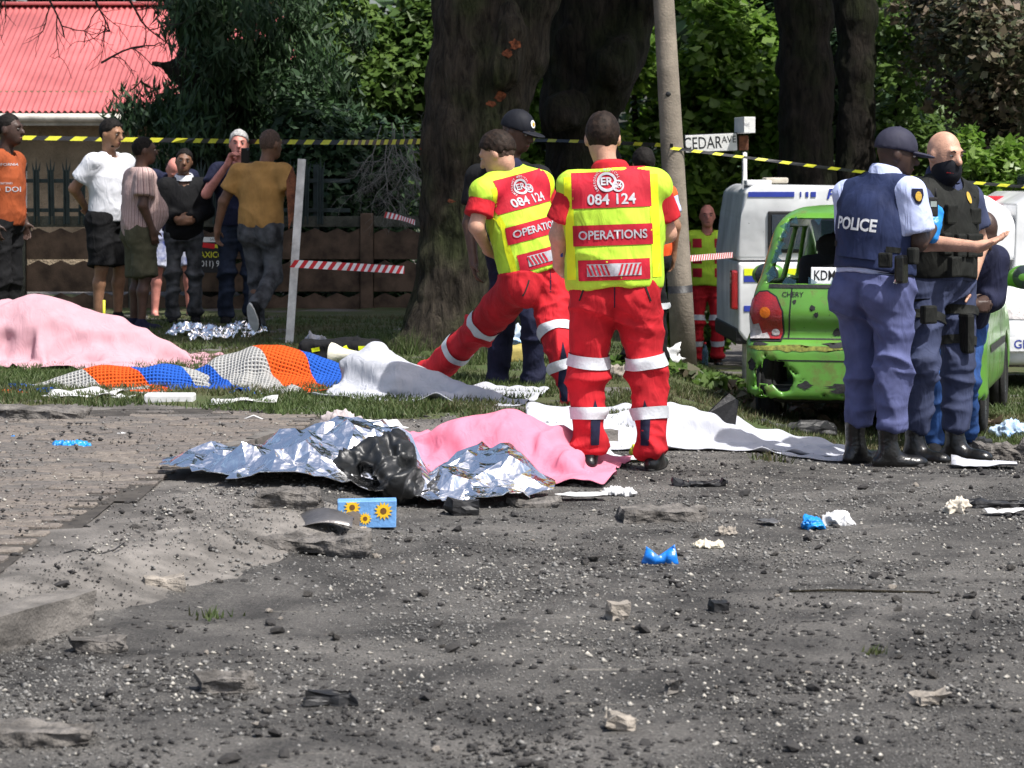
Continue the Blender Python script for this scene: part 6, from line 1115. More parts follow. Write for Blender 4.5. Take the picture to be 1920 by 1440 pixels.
def tape(label, pts, w, m1, m2, seg, sag=0., skew=.6, duty=.5, twist=0., group=None):
    P = np.array([Vector(p_)[:] for p_ in pts]); cumL = np.r_[0, np.cumsum(np.linalg.norm(np.diff(P, axis=0), axis=1))]; Lt = cumL[-1]; S_ = []; x = 0; i = 0
    while x < Lt: S_.append(x); x += seg*(duty if i % 2 == 0 else 1-duty); i += 1
    S_.append(Lt); V, Fc, mi = [], [], []; bw = w*skew
    for s0 in S_:
        for e, dz in ((0, -w/2), (1, w/2)):
            s1 = np.clip(s0+(bw if e else 0), 0, Lt); p_ = np.array([np.interp(s1, cumL, P[:, k]) for k in range(3)]); t = s1/Lt; p_[2] -= sag*4*t*(1-t); an = .25*math.sin(s1*1.7)+twist*math.sin(s1*3.1); p_ += np.array([0, math.sin(an)*dz, math.cos(an)*dz]); V.append(p_)
    for k in range(len(S_)-1): Fc.append((2*k, 2*k+2, 2*k+3, 2*k+1)); mi.append(k % 2)
    me = bpy.data.meshes.new('barrier_tape'); me.from_pydata([tuple(v) for v in V], [], Fc); me.materials.append(m1); me.materials.append(m2); me.polygons.foreach_set('material_index', mi); me.update(); o = link('barrier_tape', me); tag(o, label, 'barrier tape', group); return o
tape('yellow and black barrier tape strung behind the bystanders to the big trunk', [at(-60, 256, 25.2), at(350, 260, 25.2), at(640, 263, 23.5), at(792, 265, 21.1)], .042, M['tape_yellow'], M['tape_black'], .24, .02, 1.2, .5)
tape('yellow and black barrier tape running from the dark trunk to the lamp pole', [at(985, 262, 22.2), at(1120, 266, 21.4), at(1262, 273, DP-.12)], .03, M['tape_yellow'], M['tape_black'], .3, .0, .8, .4, .5)
tape('yellow and black barrier tape passing under the street name sign to the right edge', [at(1256, 277, DP-.12), at(1400, 292, 20.8), at(1620, 318, 20.8), at(1990, 356, 20.8)], .024, M['tape_yellow'], M['tape_black'], .19, .02, 1.3, .42, .4)
tape('red and white barrier tape tied to the leaning post', [at(543, 494, 21.5), at(650, 500, 21.3), at(758, 506, 20.8)], .062, M['tape_red'], M['tape_white'], .085, .0, .75, .5)
tape('short torn red and white tape caught on the left of the big trunk', [at(720, 402, 21.6), at(750, 408, 21.3), at(778, 417, 20.8)], .05, M['tape_red'], M['tape_white'], .085, .0, .75, .5, .6)
tape('red and white barrier tape between lamp pole and police pickup', [at(1240, 488, 20.5), at(1300, 484, 21.5), at(1374, 478, 22.9)], .05, M['tape_red'], M['tape_white'], .085, .0, .75, .5)
# property board on the wall
c = at(392, 478, 26.9); sb = empty('property_sign', c, 0, 'black property board with yellow lettering and phone number on the wall', 'sign'); box('board', (0, 0, 0), (.34, .02, .36), M['tape_black'], sb, .004); box('header', (0, -.012, .155), (.34, .006, .05), M['white_paint'], sb, 0); box('red_flash', (-.05, -.013, .10), (.22, .006, .05), M['tape_red'], sb, 0, Matrix.Rotation(.12, 3, 'Y')); box('yellow_flash', (.06, -.012, .09), (.2, .005, .035), M['tape_yellow'], sb, 0, Matrix.Rotation(.12, 3, 'Y'))
flat_text('MAXICO', .085, (0, -.018, .0), M['tape_yellow'], sb, .9, .01); flat_text('(011) 91', .085, (.02, -.018, -.09), M['white_print'], sb, .85); flat_text('SALES', .03, (.05, -.018, .155), M['tape_black'], sb)

# ================================================================== COVERINGS (cloth settled over mounds)
def settle(nx, ny, dx, c, rz, mounds, steps=110, iters=9, seed=0, z0=.12, crumple=.02, fric=.85, shape=None, bend=.04, drop=.01, excess=.94):
    """a square-woven sheet dropped on rounded mounds and the ground; returns vertices, faces and sheet coordinates"""
    q = np.random.default_rng(seed); U, Vv = np.meshgrid(np.arange(nx)*dx, np.arange(ny)*dx, indexing='ij'); U -= U.mean(); Vv -= Vv.mean(); ca, sa = math.cos(rz), math.sin(rz)
    P = np.stack([c[0]+U*ca-Vv*sa, c[1]+U*sa+Vv*ca, np.zeros_like(U)], -1); sc = excess; P[..., 0] = c[0]+(P[..., 0]-c[0])*sc; P[..., 1] = c[1]+(P[..., 1]-c[1])*sc
    A = [np.array(m[0]) for m in mounds]; B = [np.array(m[1]) for m in mounds]; RA = [m[2] for m in mounds]; RB = [m[3] for m in mounds]
    def top(x, y):
        z = gz(x, y)
        for a, b_, ra, rb in zip(A, B, RA, RB):
            d = b_-a; t = np.clip(((x-a[0])*d[0]+(y-a[1])*d[1])/(d[0]**2+d[1]**2+1e-9), 0, 1); e = np.hypot(x-a[0]-t*d[0], y-a[1]-t*d[1]); r = ra+(rb-ra)*t; z = np.maximum(z, np.where(e < r, a[2]+t*d[2]+np.sqrt(np.maximum(r*r-e*e, 0)), -9))
        return z
    P[..., 2] = top(P[..., 0], P[..., 1])
    for _ in range(6): P[1:-1, 1:-1, 2] = np.maximum(P[1:-1, 1:-1, 2], (P[:-2, 1:-1, 2]+P[2:, 1:-1, 2]+P[1:-1, :-2, 2]+P[1:-1, 2:, 2])/4)
    P[..., 2] += drop+crumple*(fbm(P*np.array([1, 1, 0]), 5., 3, seed)+.3); P0 = P.copy()
    groups = []
    def add(i0, j0, i1, j1, L, w): groups.append((i0, j0, i1, j1, L, w))
    I, Jn = np.meshgrid(np.arange(nx), np.arange(ny), indexing='ij')
    def pairs(di, dj, L, w, mod, ax):
        m = (I+di < nx) & (Jn+dj < ny) & (Jn+dj >= 0); key = I if ax == 0 else Jn
        for r in range(mod):
            mm = m & ((key % mod) == r) if mod == 2 else m & (((key//2) % 2) == r)
            add(I[mm], Jn[mm], I[mm]+di, Jn[mm]+dj, L, w)
    pairs(1, 0, dx, 1., 2, 0); pairs(0, 1, dx, 1., 2, 1); pairs(1, 1, dx*1.4142, .5, 2, 0); pairs(1, -1, dx*1.4142, .5, 2, 0)
    def pairs2(di, dj, w):
        m = (I+di < nx) & (Jn+dj < ny); key = I if di else Jn
        for r in (0, 1): mm = m & (((key//2) % 2) == r); add(I[mm], Jn[mm], I[mm]+di, Jn[mm]+dj, 2*dx, w)
    pairs2(2, 0, bend); pairs2(0, 2, bend)
    for st in range(steps):
        vel = (P-P0)*.94; P0 = P.copy(); P = P+vel; P[..., 2] -= .0016
        for it in range(iters):
            for i0, j0, i1, j1, L, w in groups:
                d = P[i1, j1]-P[i0, j0]; l = np.sqrt((d*d).sum(-1))+1e-9; k = .5*w*(1-L/l)
                k = k[:, None]*d; P[i0, j0] += k; P[i1, j1] -= k
        gzv = top(P[..., 0], P[..., 1])+.008; hit = P[..., 2] < gzv; P[..., 2] = np.where(hit, gzv, P[..., 2]); P0[..., 2] = np.where(hit, P[..., 2], P0[..., 2])
        for k in (0, 1): P0[..., k] = np.where(hit, P0[..., k]+(P[..., k]-P0[..., k])*fric, P0[..., k])
    # collide against the round sides too
    idx = np.arange(nx*ny).reshape(nx, ny); Q = np.stack([idx[:-1, :-1], idx[1:, :-1], idx[1:, 1:], idx[:-1, 1:]], -1); keep = np.ones(Q.shape[:2], bool)
    if shape is not None: cu = (U[:-1, :-1]+U[1:, 1:])/2; cv = (Vv[:-1, :-1]+Vv[1:, 1:])/2; keep = shape(cu, cv)
    return P.reshape(-1, 3), Q[keep].reshape(-1, 4), np.stack([U, Vv], -1).reshape(-1, 2)
def cover(name, label, cat, sim, mt, sub_=1, thick=.004, smooth=True, noise=0., seed=0, group=None, folds=None):
    P, Q, UV = sim
    if folds:
        fa, ang_, f1, f2 = folds; n = vnormals(P, Q); ca, sa = math.cos(ang_), math.sin(ang_); q = np.stack([(P[:, 0]*ca+P[:, 1]*sa)*f1, (-P[:, 0]*sa+P[:, 1]*ca)*f2, P[:, 2]*f2], -1); q = q+.5*vnoise(q, .7, 9)[:, None]
        r1 = np.clip(1-np.abs(vnoise(q, 1., seed))*1.6, 0, 1)**2; r2 = np.clip(1-np.abs(vnoise(q*np.array([1.3, 1.9, 1.9])+3, 1., seed+4))*1.6, 0, 1)**2; P = P+n*(fa*(.9*r1+.45*r2-.35))[:, None]; P[:, 2] = np.maximum(P[:, 2], gz(P[:, 0], P[:, 1])+.010)
    if noise: n = vnormals(P, Q); P = P+n*(noise*fbm(P, 14., 3, seed))[:, None]
    me = np_mesh(name, P, Q, smooth); uv = me.uv_layers.new(name='sheet'); li = np.zeros(len(me.loops), np.int32); me.loops.foreach_get('vertex_index', li); uv.data.foreach_set('uv', UV[li].astype(np.float32).ravel())
    o = link(name, me, mt); tag(o, label, cat, group)
    if sub_: m = o.modifiers.new('sub', 'SUBSURF'); m.levels = sub_; m.render_levels = sub_
    m = o.modifiers.new('thick', 'SOLIDIFY'); m.thickness = thick; m.offset = 0
    return o
def mound(pts, dd):
    """chain of rounded lumps from photo positions of their tops: (x, y, radius[, d])"""
    C = []
    for q in pts: d = q[3] if len(q) > 3 else dd; t = at(q[0], q[1], d); C.append((np.array([t.x, d, t.z-q[2]]), q[2]))
    return [(a, b_, ra, rb) for (a, ra), (b_, rb) in zip(C[:-1], C[1:])]
M['pink_pale'] = fabric('pale pink sheet', (.45, .26, .295), .07, .85, .35); M['pink'] = fabric('pink sheet', (.58, .19, .27), .08, .85, .35); M['sheet'] = fabric('white sheet', (.42, .43, .47), .08, .8, .45)
def knit_mat():
    m, nt, b = NT('crochet wool'); L = nt.links.new; uv = nt.nodes.new('ShaderNodeUVMap'); uv.uv_map = 'sheet'; sp = nt.nodes.new('ShaderNodeSeparateXYZ'); L(uv.outputs[0], sp.inputs[0])
    # stripes follow the diagonal of the blanket
    a = N(nt, 'ShaderNodeMath', op='MULTIPLY', i1=.80); L(sp.outputs[0], a.inputs[0]); c = N(nt, 'ShaderNodeMath', op='MULTIPLY_ADD', i1=.55); L(sp.outputs[1], c.inputs[0]); L(a.outputs[0], c.inputs[2]); d = N(nt, 'ShaderNodeMath', op='MULTIPLY_ADD', i1=1.28, i2=10.46); L(c.outputs[0], d.inputs[0]); f = N(nt, 'ShaderNodeMath', op='FRACT'); L(d.outputs[0], f.inputs[0])
    G, O, Bl = (.33, .33, .32), (.60, .085, .015), (.02, .09, .42); r = ramp(nt, [(0, G), (.36, O), (.68, Bl)], 'CONSTANT'); L(f.outputs[0], r.inputs['Fac']); L(r.outputs[0], b.inputs['Base Color']); b.inputs['Roughness'].default_value = .95; b.inputs['Specular IOR Level'].default_value = .1
    w1 = N(nt, 'ShaderNodeMath', op='MULTIPLY', i1=math.pi/.024); L(sp.outputs[0], w1.inputs[0]); s1 = N(nt, 'ShaderNodeMath', op='SINE'); L(w1.outputs[0], s1.inputs[0]); w2 = N(nt, 'ShaderNodeMath', op='MULTIPLY', i1=math.pi/.024); L(sp.outputs[1], w2.inputs[0]); s2 = N(nt, 'ShaderNodeMath', op='SINE'); L(w2.outputs[0], s2.inputs[0])
    pr_ = N(nt, 'ShaderNodeMath', op='MULTIPLY'); L(s1.outputs[0], pr_.inputs[0]); L(s2.outputs[0], pr_.inputs[1]); ab = N(nt, 'ShaderNodeMath', op='ABSOLUTE'); L(pr_.outputs[0], ab.inputs[0]); hole = N(nt, 'ShaderNodeMath', op='GREATER_THAN', i1=.85); L(ab.outputs[0], hole.inputs[0])
    bp = N(nt, 'ShaderNodeBump', Strength=.8, Distance=.012); bp.invert = True; L(ab.outputs[0], bp.inputs['Height']); L(bp.outputs[0], b.inputs['Normal'])
    tr_ = nt.nodes.new('ShaderNodeBsdfTransparent'); mx = nt.nodes.new('ShaderNodeMixShader'); L(hole.outputs[0], mx.inputs[0]); L(b.outputs[0], mx.inputs[1]); L(tr_.outputs[0], mx.inputs[2]); L(mx.outputs[0], nt.nodes['Material Output'].inputs['Surface']); return m
M['knit'] = knit_mat(); M['lining'] = fabric('dark lining under the blanket', (.10, .075, .06), .4)
m, nt, b = NT('silver foil'); b.inputs['Metallic'].default_value = 1; b.inputs['Base Color'].default_value = (.95, .95, .96, 1); b.inputs['Roughness'].default_value = .17
tc = nt.nodes.new('ShaderNodeTexCoord'); vo = N(nt, 'ShaderNodeTexVoronoi', Scale=13.); vo.feature = 'F1'; nt.links.new(tc.outputs['Object'], vo.inputs['Vector']); no = N(nt, 'ShaderNodeTexNoise', Scale=16., Detail=2.); nt.links.new(tc.outputs['Object'], no.inputs['Vector']); ad = N(nt, 'ShaderNodeMath', op='ADD'); nt.links.new(vo.outputs['Distance'], ad.inputs[0]); nt.links.new(no.outputs['Fac'], ad.inputs[1]); bp = N(nt, 'ShaderNodeBump', Strength=.30, Distance=.05); nt.links.new(ad.outputs[0], bp.inputs['Height']); nt.links.new(bp.outputs[0], b.inputs['Normal']); M['foil'] = m
M['black_plastic'] = mat('black plastic sheet', (.012, .013, .014), .42, .3, 8, .2, 25, bd=.02, spec=.4)
cover('pink_blanket', 'pale pink sheet draped over a high form on the lawn at the left', 'blanket', settle(62, 46, .038, (-3.02, 19.5), -.05, mound([(20, 566, .26), (90, 562, .30), (200, 592, .24), (275, 632, .14), (335, 675, .06)], 19.55), seed=1, crumple=.03), M['pink_pale'], folds=(.06, 1.1, 1.6, 5))
cover('crochet_blanket', 'striped orange, blue and grey crochet blanket humped over a form on the lawn', 'blanket', settle(58, 40, .036, (-1.53, 17.5), -.10, mound([(340, 700, .12), (420, 672, .18), (490, 652, .22), (570, 664, .18), (660, 692, .12), (715, 725, .06)], 17.65), seed=2, crumple=.02), M['knit'], folds=(.045, .5, 1.5, 5))
cover('crochet_blanket', 'striped crochet blanket lying flatter beside the pale pink sheet', 'blanket', settle(40, 26, .034, (-2.62, 17.35), .04, mound([(110, 708, .08), (200, 690, .11), (300, 690, .11), (350, 694, .08)], 17.45), seed=3, crumple=.03), M['knit'], folds=(.03, .5, 2, 7))
cover('white_sheet', 'white sheet draped down from the crochet blanket towards the lunging medic', 'sheet', settle(44, 30, .032, (-.49, 16.62), -.30, mound([(668, 676, .14, 17.0), (705, 660, .18, 16.9), (770, 692, .15, 16.7), (850, 718, .10, 16.5), (925, 738, .06, 16.3)], 16.7), seed=4, crumple=.03), M['sheet'], noise=.004, folds=(.075, -.5, 1.8, 6.5))
cover('pink_blanket', 'bright pink sheet over a humped form at the kerb in front of the medics', 'blanket', settle(52, 42, .032, (-.19, 13.55), -.22, mound([(800, 838, .08, 13.9), (870, 795, .16), (955, 770, .22), (1025, 802, .16), (1075, 872, .07, 13.2)], 13.65), seed=5, crumple=.025), M['pink'], folds=(.05, .9, 1.7, 6.5))
cover('white_sheet', 'long white sheet spread over the ground behind the standing medic', 'sheet', settle(56, 36, .034, (1.0, 15.05), .02, mound([(1080, 815, .06), (1160, 790, .10), (1240, 768, .14), (1320, 785, .12), (1400, 818, .08), (1470, 838, .05)], 15.15), seed=6, crumple=.03), M['sheet'], noise=.005, folds=(.075, .2, 2, 6.5))
cover('white_sheet', 'small crumpled end of white cloth beside the left wheel of the green car', 'sheet', settle(16, 11, .034, (1.62, 14.75), .1, [], steps=60, seed=16, crumple=.05), M['sheet'], noise=.008, folds=(.05, .2, 4, 9))
def foilise(sim, amp, seed):
    P, Q, UV = sim; q = np.random.default_rng(seed); n = vnormals(P, Q); w = np.abs(vnoise(P, 5.5, seed))+.45*np.abs(vnoise(P, 12., seed+3)); P = P+n*(amp*(w-.35))[:, None]+q.normal(0, .008, P.shape); P[:, 2] = np.maximum(P[:, 2], gz(P[:, 0], P[:, 1])+.032)
    flip = q.random(len(Q)) < .5; T = np.vstack([np.where(flip[:, None], Q[:, [0, 1, 2]], Q[:, [0, 1, 3]]), np.where(flip[:, None], Q[:, [0, 2, 3]], Q[:, [1, 2, 3]])]); return P, T, UV
def crease(sim, thr=28):
    o = sim; m = o.modifiers.new('edge', 'EDGE_SPLIT'); m.split_angle = math.radians(thr); return o
def foil_sheet(poly, bumps, cell, amp, seed):
    """crushed foil: a jittered grid inside an outline, raised over soft bumps and broken into flat facets"""
    poly = np.array(poly, float); q = np.random.default_rng(seed); xs = np.arange(poly[:, 0].min()-.1, poly[:, 0].max()+.1, cell); ys = np.arange(poly[:, 1].min()-.1, poly[:, 1].max()+.1, cell); X, Y = np.meshgrid(xs, ys, indexing='ij'); X = X+q.uniform(-.38, .38, X.shape)*cell; Y = Y+q.uniform(-.38, .38, X.shape)*cell
    def inside(x, y):
        c = np.zeros(x.shape, bool); n = len(poly)
        for k in range(n):
            (x0, y0), (x1, y1) = poly[k], poly[(k+1) % n]; c ^= ((y0 > y) != (y1 > y)) & (x < (x1-x0)*(y-y0)/(y1-y0+1e-12)+x0)
        return c
    def edge(x, y):
        d = np.full(x.shape, 9.)
        for k in range(len(poly)):
            a, b_ = poly[k], poly[(k+1) % len(poly)]; e = b_-a; t = np.clip(((x-a[0])*e[0]+(y-a[1])*e[1])/(e @ e), 0, 1); d = np.minimum(d, np.hypot(x-a[0]-t*e[0], y-a[1]-t*e[1]))
        return d
    P2 = np.stack([X, Y, X*0], -1); H = np.zeros_like(X)
    for bx_, by, h, r in bumps: H = np.maximum(H, h*np.clip(1-((X-bx_)**2+(Y-by)**2)/(r*r), 0, 1)**.6)
    e = sst(0, .16, edge(X, Y)); cr = np.abs(vnoise(P2, 6.5, seed))*1.1+np.abs(vnoise(P2, 15., seed+2))*.5+.25*q.random(X.shape); Z = gz(X, Y)+.03+H*(.35+.65*e)+amp*cr*(.5+.5*e)
    idx = np.arange(X.size).reshape(X.shape); Q = np.stack([idx[:-1, :-1], idx[1:, :-1], idx[1:, 1:], idx[:-1, 1:]], -1).reshape(-1, 4); V = np.stack([X, Y, Z], -1).reshape(-1, 3); Q = Q[inside(V[Q].mean(1)[:, 0], V[Q].mean(1)[:, 1])]; flip = q.random(len(Q)) < .5
    T = np.vstack([np.where(flip[:, None], Q[:, [0, 1, 2]], Q[:, [0, 1, 3]]), np.where(flip[:, None], Q[:, [0, 2, 3]], Q[:, [1, 2, 3]])]); u, inv = np.unique(T, return_inverse=True); return V[u], inv.reshape(-1, 3), V[u][:, :2]
crease(cover('foil_blanket', 'crumpled silver foil blanket over a low form on the driveway edge', 'foil blanket', foil_sheet([(-1.62, 12.30), (-1.50, 12.12), (-1.33, 12.10), (-1.27, 11.93), (-1.05, 11.88), (-.74, 11.90), (-.52, 12.02), (-.36, 12.15), (-.34, 12.75), (-.62, 12.95), (-.95, 12.86), (-1.22, 12.72), (-1.36, 12.66), (-1.58, 12.60)], [(-1.42, 12.38, .055, .24), (-1.1, 12.32, .085, .30), (-.88, 12.36, .135, .34), (-.68, 12.44, .185, .36), (-.50, 12.40, .13, .30)], .05, .075, 7), M['foil'], 0, .002, False), 8)
crease(cover('foil_blanket', 'silver foil blanket spread in front of the bright pink sheet', 'foil blanket', foil_sheet([(-.46, 12.02), (-.2, 11.95), (.04, 12.05), (.16, 12.2), (.20, 12.45), (.05, 12.85), (-.2, 12.95), (-.45, 12.8)], [(-.30, 12.4, .10, .30), (-.08, 12.5, .15, .30), (.05, 12.42, .10, .22)], .05, .06, 8), M['foil'], 0, .002, False), 8)
# black plastic bag with a dark open mouth
bp_ = at(705, 955, 12.0); bz = g(bp_.x, 12.05)
V_, Q_ = sdf_mesh([ell((bp_.x-.02, 12.14, bz+.09), (.14, .15, .12), k=0), ell((bp_.x+.09, 12.06, bz+.05), (.07, .12, .10), k=.05), cone((bp_.x-.12, 12.05, bz+.14), (bp_.x+.10, 12.2, bz+.20), .035, .05, k=.05), cone((bp_.x+.10, 12.15, bz+.18), (bp_.x+.15, 12.02, bz+.03), .045, .05, k=.04), sub(ell((bp_.x-.045, 11.95, bz+.06), (.105, .20, .10), k=.015))], .009)
n_ = vnormals(V_, Q_); qq = V_*np.array([1.2, 1, .55])+.06*vnoise(V_, 7., 1)[:, None]; V_ = V_+n_*(.060*np.clip(1-np.abs(vnoise(qq, 9., 4))*1.5, 0, 1)**2+.028*np.clip(1-np.abs(vnoise(qq, 21., 6))*1.5, 0, 1)**2-.03)[:, None]; V_[:, 2] = np.maximum(V_[:, 2], gz(V_[:, 0], V_[:, 1])+.004); tag(link('plastic_bag', np_mesh('plastic_bag', V_, Q_), M['black_plastic']), 'gaping crumpled black plastic bag in front of the foil blanket', 'plastic bag')

# ================================================================== DEBRIS
def lay(o, px, py, rz=0., dz=0., rx=0., ry=0.):
    q = on_ground(px, py); o.location = (q.x, q.y, q.z+dz); o.rotation_euler = (rx, ry, rz); return o
def slab(label, px, py, L, Wd, H, mt, rz, seed, rx=0., ry=0., dz=None, cat='concrete slab', jag=.02): H = H*.85; o = stone_block('concrete_slab', L, Wd, H, mt, seed, jag*1.5); lay(o, px, py, rz, H*.45 if dz is None else dz, rx, ry); return tag(o, label, cat)
slab('long flat concrete slab on the lawn edge at the far left', 75, 788, .52, .30, .085, M['darkslab'], -.1, 61, 0, .04); slab('broken kerb stone lying against the foil blanket', 535, 952, .26, .11, .085, M['darkslab'], -.05, 62, cat='kerb stone'); slab('broken asphalt slab lying on the road right of the foil', 1243, 972, .36, .26, .055, M['darkslab'], .1, 63, cat='asphalt slab'); slab('long rough asphalt edge lifted beside the ramp', 575, 1032, .44, .18, .06, M['darkslab'], -.12, 64, cat='asphalt slab', jag=.03)
slab('flat pale broken slab at the bottom left corner', 60, 1392, .34, .14, .05, M['darkslab'], .05, 65, cat='asphalt slab', jag=.02); slab('square dark chunk of asphalt left of the fallen ramp edge', 185, 1222, .17, .08, .055, M['darkslab'], .05, 66, cat='asphalt chunk', jag=.015); slab('rounded grey brown stone chunk in the left foreground', 418, 1296, .15, .10, .055, M['darkslab'], .1, 67, cat='stone', jag=.02); slab('ragged black asphalt chunk in the left centre foreground', 628, 1320, .14, .09, .05, M['trim'], .0, 68, cat='asphalt chunk', jag=.03)
slab('small dark wedge of asphalt under the right foil edge', 1000, 950, .20, .12, .03, M['darkslab'], .1, 69, cat='asphalt chunk'); slab('black pointed lump beside the black plastic bag', 870, 965, .09, .07, .07, M['trim'], .2, 70, cat='asphalt chunk', jag=.02); slab('grey stone lump on the road near the centre bottom', 1262, 1300, .06, .05, .05, M['darkslab'], .3, 71, cat='stone'); slab('crumbling pale stone with dark base near the bottom centre', 1165, 1368, .11, .07, .055, M['concrete'], .3, 72, cat='stone', jag=.025); slab('pale angular stone standing on the right of the road', 1158, 1160, .05, .05, .06, M['concrete'], .3, 73, cat='stone', jag=.02); slab('black cube of asphalt at the lower right', 1350, 1146, .055, .05, .04, M['trim'], .2, 74, cat='asphalt chunk', jag=.01); slab('twin white stone lumps at the right foreground', 1740, 1322, .11, .07, .045, M['concrete'], .1, 75, cat='stone', jag=.025)
slab('flat grey stone lump below the dark ramp stones', 305, 1098, .12, .08, .035, M['concrete'], .2, 76, cat='stone', jag=.02)
slab('black charred heap on the road at the far right', 1860, 950, .32, .12, .03, M['trim'], .1, 77, cat='debris', jag=.03); slab('black charred strip right of the blue crumpled glove', 1320, 912, .26, .12, .03, M['trim'], .1, 78, cat='debris', jag=.03); slab('charred heap under the rear of the green car', 1490, 812, .50, .2, .05, M['trim'], .1, 79, cat='debris', jag=.04); slab('grey ash covered lump beside the officers boots at the right edge', 1880, 862, .26, .16, .10, M['darkslab'], .1, 80, cat='debris', jag=.04); slab('dark rubble lump between the masked officer and the right edge', 1815, 845, .22, .15, .06, M['trim'], .1, 82, cat='debris', jag=.04)
# countable fragments of asphalt and stone
def frag_mesh(mt, seed):
    q = np.random.default_rng(seed); bm = bmesh.new(); bmesh.ops.create_icosphere(bm, subdivisions=1, radius=1)
    for v in bm.verts: v.co = Vector(np.array(v.co)*(.7+.55*q.random())*np.array([1, .8, .62]))
    me = bpy.data.meshes.new('fragment'); bm.to_mesh(me); bm.free(); me.materials.append(mt); return me
FR = {'dark': [frag_mesh(M['grit_dark'], i) for i in range(5)], 'grey': [frag_mesh(M['darkslab'], 10+i) for i in range(5)], 'pale': [frag_mesh(M['concrete'], 20+i) for i in range(4)]}
for key, nm, lab, n, lo, hi in [('dark', 'asphalt_fragment', 'small black fragment of asphalt scattered on the ground', 170, .014, .032), ('grey', 'stone_fragment', 'small grey fragment of broken road stone scattered on the ground', 90, .013, .028), ('pale', 'concrete_fragment', 'small pale chip of broken concrete scattered on the ground', 55, .010, .022)]:
    q = np.random.default_rng(len(nm))
    for i in range(n):
        y = 6.7+q.random()**1.1*8.6; x = (q.random()*2-1)*.19*y; s_ = lo+(hi-lo)*q.random()**2.2; o = link(nm, FR[key][int(q.integers(len(FR[key])))]); o.location = (x, y, g(x, y)+s_*.4); o.scale = (s_, s_*(.7+.5*q.random()), s_*(.6+.5*q.random())); o.rotation_euler = (q.normal(0, .3), q.normal(0, .3), q.random()*6.28); 
        ks = float(kerb_s(x, y)); side = 'left' if x < -.04*y else 'right' if x > .06*y else 'middle'
        zone = 'on the brick driveway' if ks > .5 and y < 15.7 and x < float(drive_right(y)) else 'on the sloping driveway edge' if ks > .05 else 'in the near foreground at the '+side if y < 8.3 else 'on the road midway, '+side if y < 10.6 else 'on the road before the covers and boots, '+side
        lb_ = lab.replace('scattered on the ground', zone); tag(o, lb_, 'fragment', lb_.replace('small ', ''))
# crumpled cloths, gloves, papers
def crumple_obj(name, label, cat, px, py, w, h, hh, mt, seed, group=None):
    q = on_ground(px, py); V_, Q_ = sdf_mesh([ell((0, 0, hh*.45), (w/2, h/2, hh*.55), k=0)]+[ell(((random.random()-.5)*w*.8, (random.random()-.5)*h*.6, hh*.4), (w*.2, h*.25, hh*.45), k=.01) for _ in range(4)], max(.004, min(w, hh)/12)); n = vnormals(V_, Q_); V_ = V_+n*(hh*.55*(np.clip(1-np.abs(vnoise(V_, 1.5/hh, seed))*1.5, 0, 1)**2-.35)+hh*.25*(np.clip(1-np.abs(vnoise(V_, 3.2/hh, seed+2))*1.5, 0, 1)**2-.35))[:, None]; V_[:, 2] = np.maximum(V_[:, 2], .002)
    o = link(name, np_mesh(name, V_, Q_), mt); o.location = q; o.rotation_euler = (0, 0, random.random()*.6-.3); return tag(o, label, cat, group)
def flat_sheet(name, label, cat, px, py, w, d, mt, rz, seed, lift=.02, curl=.02):
    q = on_ground(px, py); nx, ny = 12, 9; U, Vv = np.meshgrid(np.linspace(-w/2, w/2, nx), np.linspace(-d/2, d/2, ny), indexing='ij'); Z = .006+lift*np.abs(fbm(np.stack([U/w*.3, Vv/d*.3, U*0+seed], -1), 7., 2, seed))
    ca, sa = math.cos(rz), math.sin(rz); X = q.x+U*ca-Vv*sa; Y = q.y+U*sa+Vv*ca; idx = np.arange(nx*ny).reshape(nx, ny); Q = np.stack([idx[:-1, :-1], idx[1:, :-1], idx[1:, 1:], idx[:-1, 1:]], -1).reshape(-1, 4)
    V = np.stack([X-q.x, Y-q.y, gz(X, Y)+.012+Z-q.z], -1).reshape(-1, 3); o = link(name, np_mesh(name, V, Q), mt); o.location = q; md = o.modifiers.new('thick', 'SOLIDIFY'); md.thickness = .002; return tag(o, label, cat)
M['paper'] = mat('paper', (.58, .58, .58), .7, .06, 20, .15); M['red_print'] = mat('red print', (.5, .06, .07), .6, .1)
flat_sheet('paper_packet', 'white printed packet lying in front of the flat crochet blanket', 'packet', 160, 746, .42, .5, M['paper'], -.1, 3, .05, .06); flat_sheet('paper_packet', 'thin white sheet of paper right of the printed packet', 'packet', 225, 750, .16, .2, M['paper'], -.1, 4)
o = box('foam_block', (0, 0, .035), (.30, .16, .055), M['paper'], None, .012); lay(o, 319, 757); tag(o, 'white foam block lying in front of the crochet blanket', 'foam block')
pk_ = flat_sheet('paper_packet', 'white packet with red print in front of the crochet hump', 'packet', 458, 760, .40, .3, M['paper'], .05, 6, .03, .04)
flat_sheet('paper_packet', 'white packet with red print on the lawn edge above the foil', 'packet', 702, 803, .26, .5, M['paper'], .3, 9, .03, .05); crumple_obj('torn_cloth', 'torn greyish pink cloth crumpled at the lawn edge above the foil', 'cloth', 640, 815, .20, .2, .10, fabric('torn cloth', (.45, .40, .40), .4), 5)
flat_sheet('paper', 'white packet lying under the left leg of the standing medic', 'packet', 1090, 850, .22, .8, M['paper'], .2, 12, .05, .03); flat_sheet('paper', 'small white packet between the feet of the standing medic', 'packet', 1180, 865, .20, .15, M['paper'], .1, 13)
crumple_obj('wrapper', 'yellow wrapper between the feet of the standing medic', 'wrapper', 1192, 857, .05, .05, .05, M['tape_yellow'], 4)
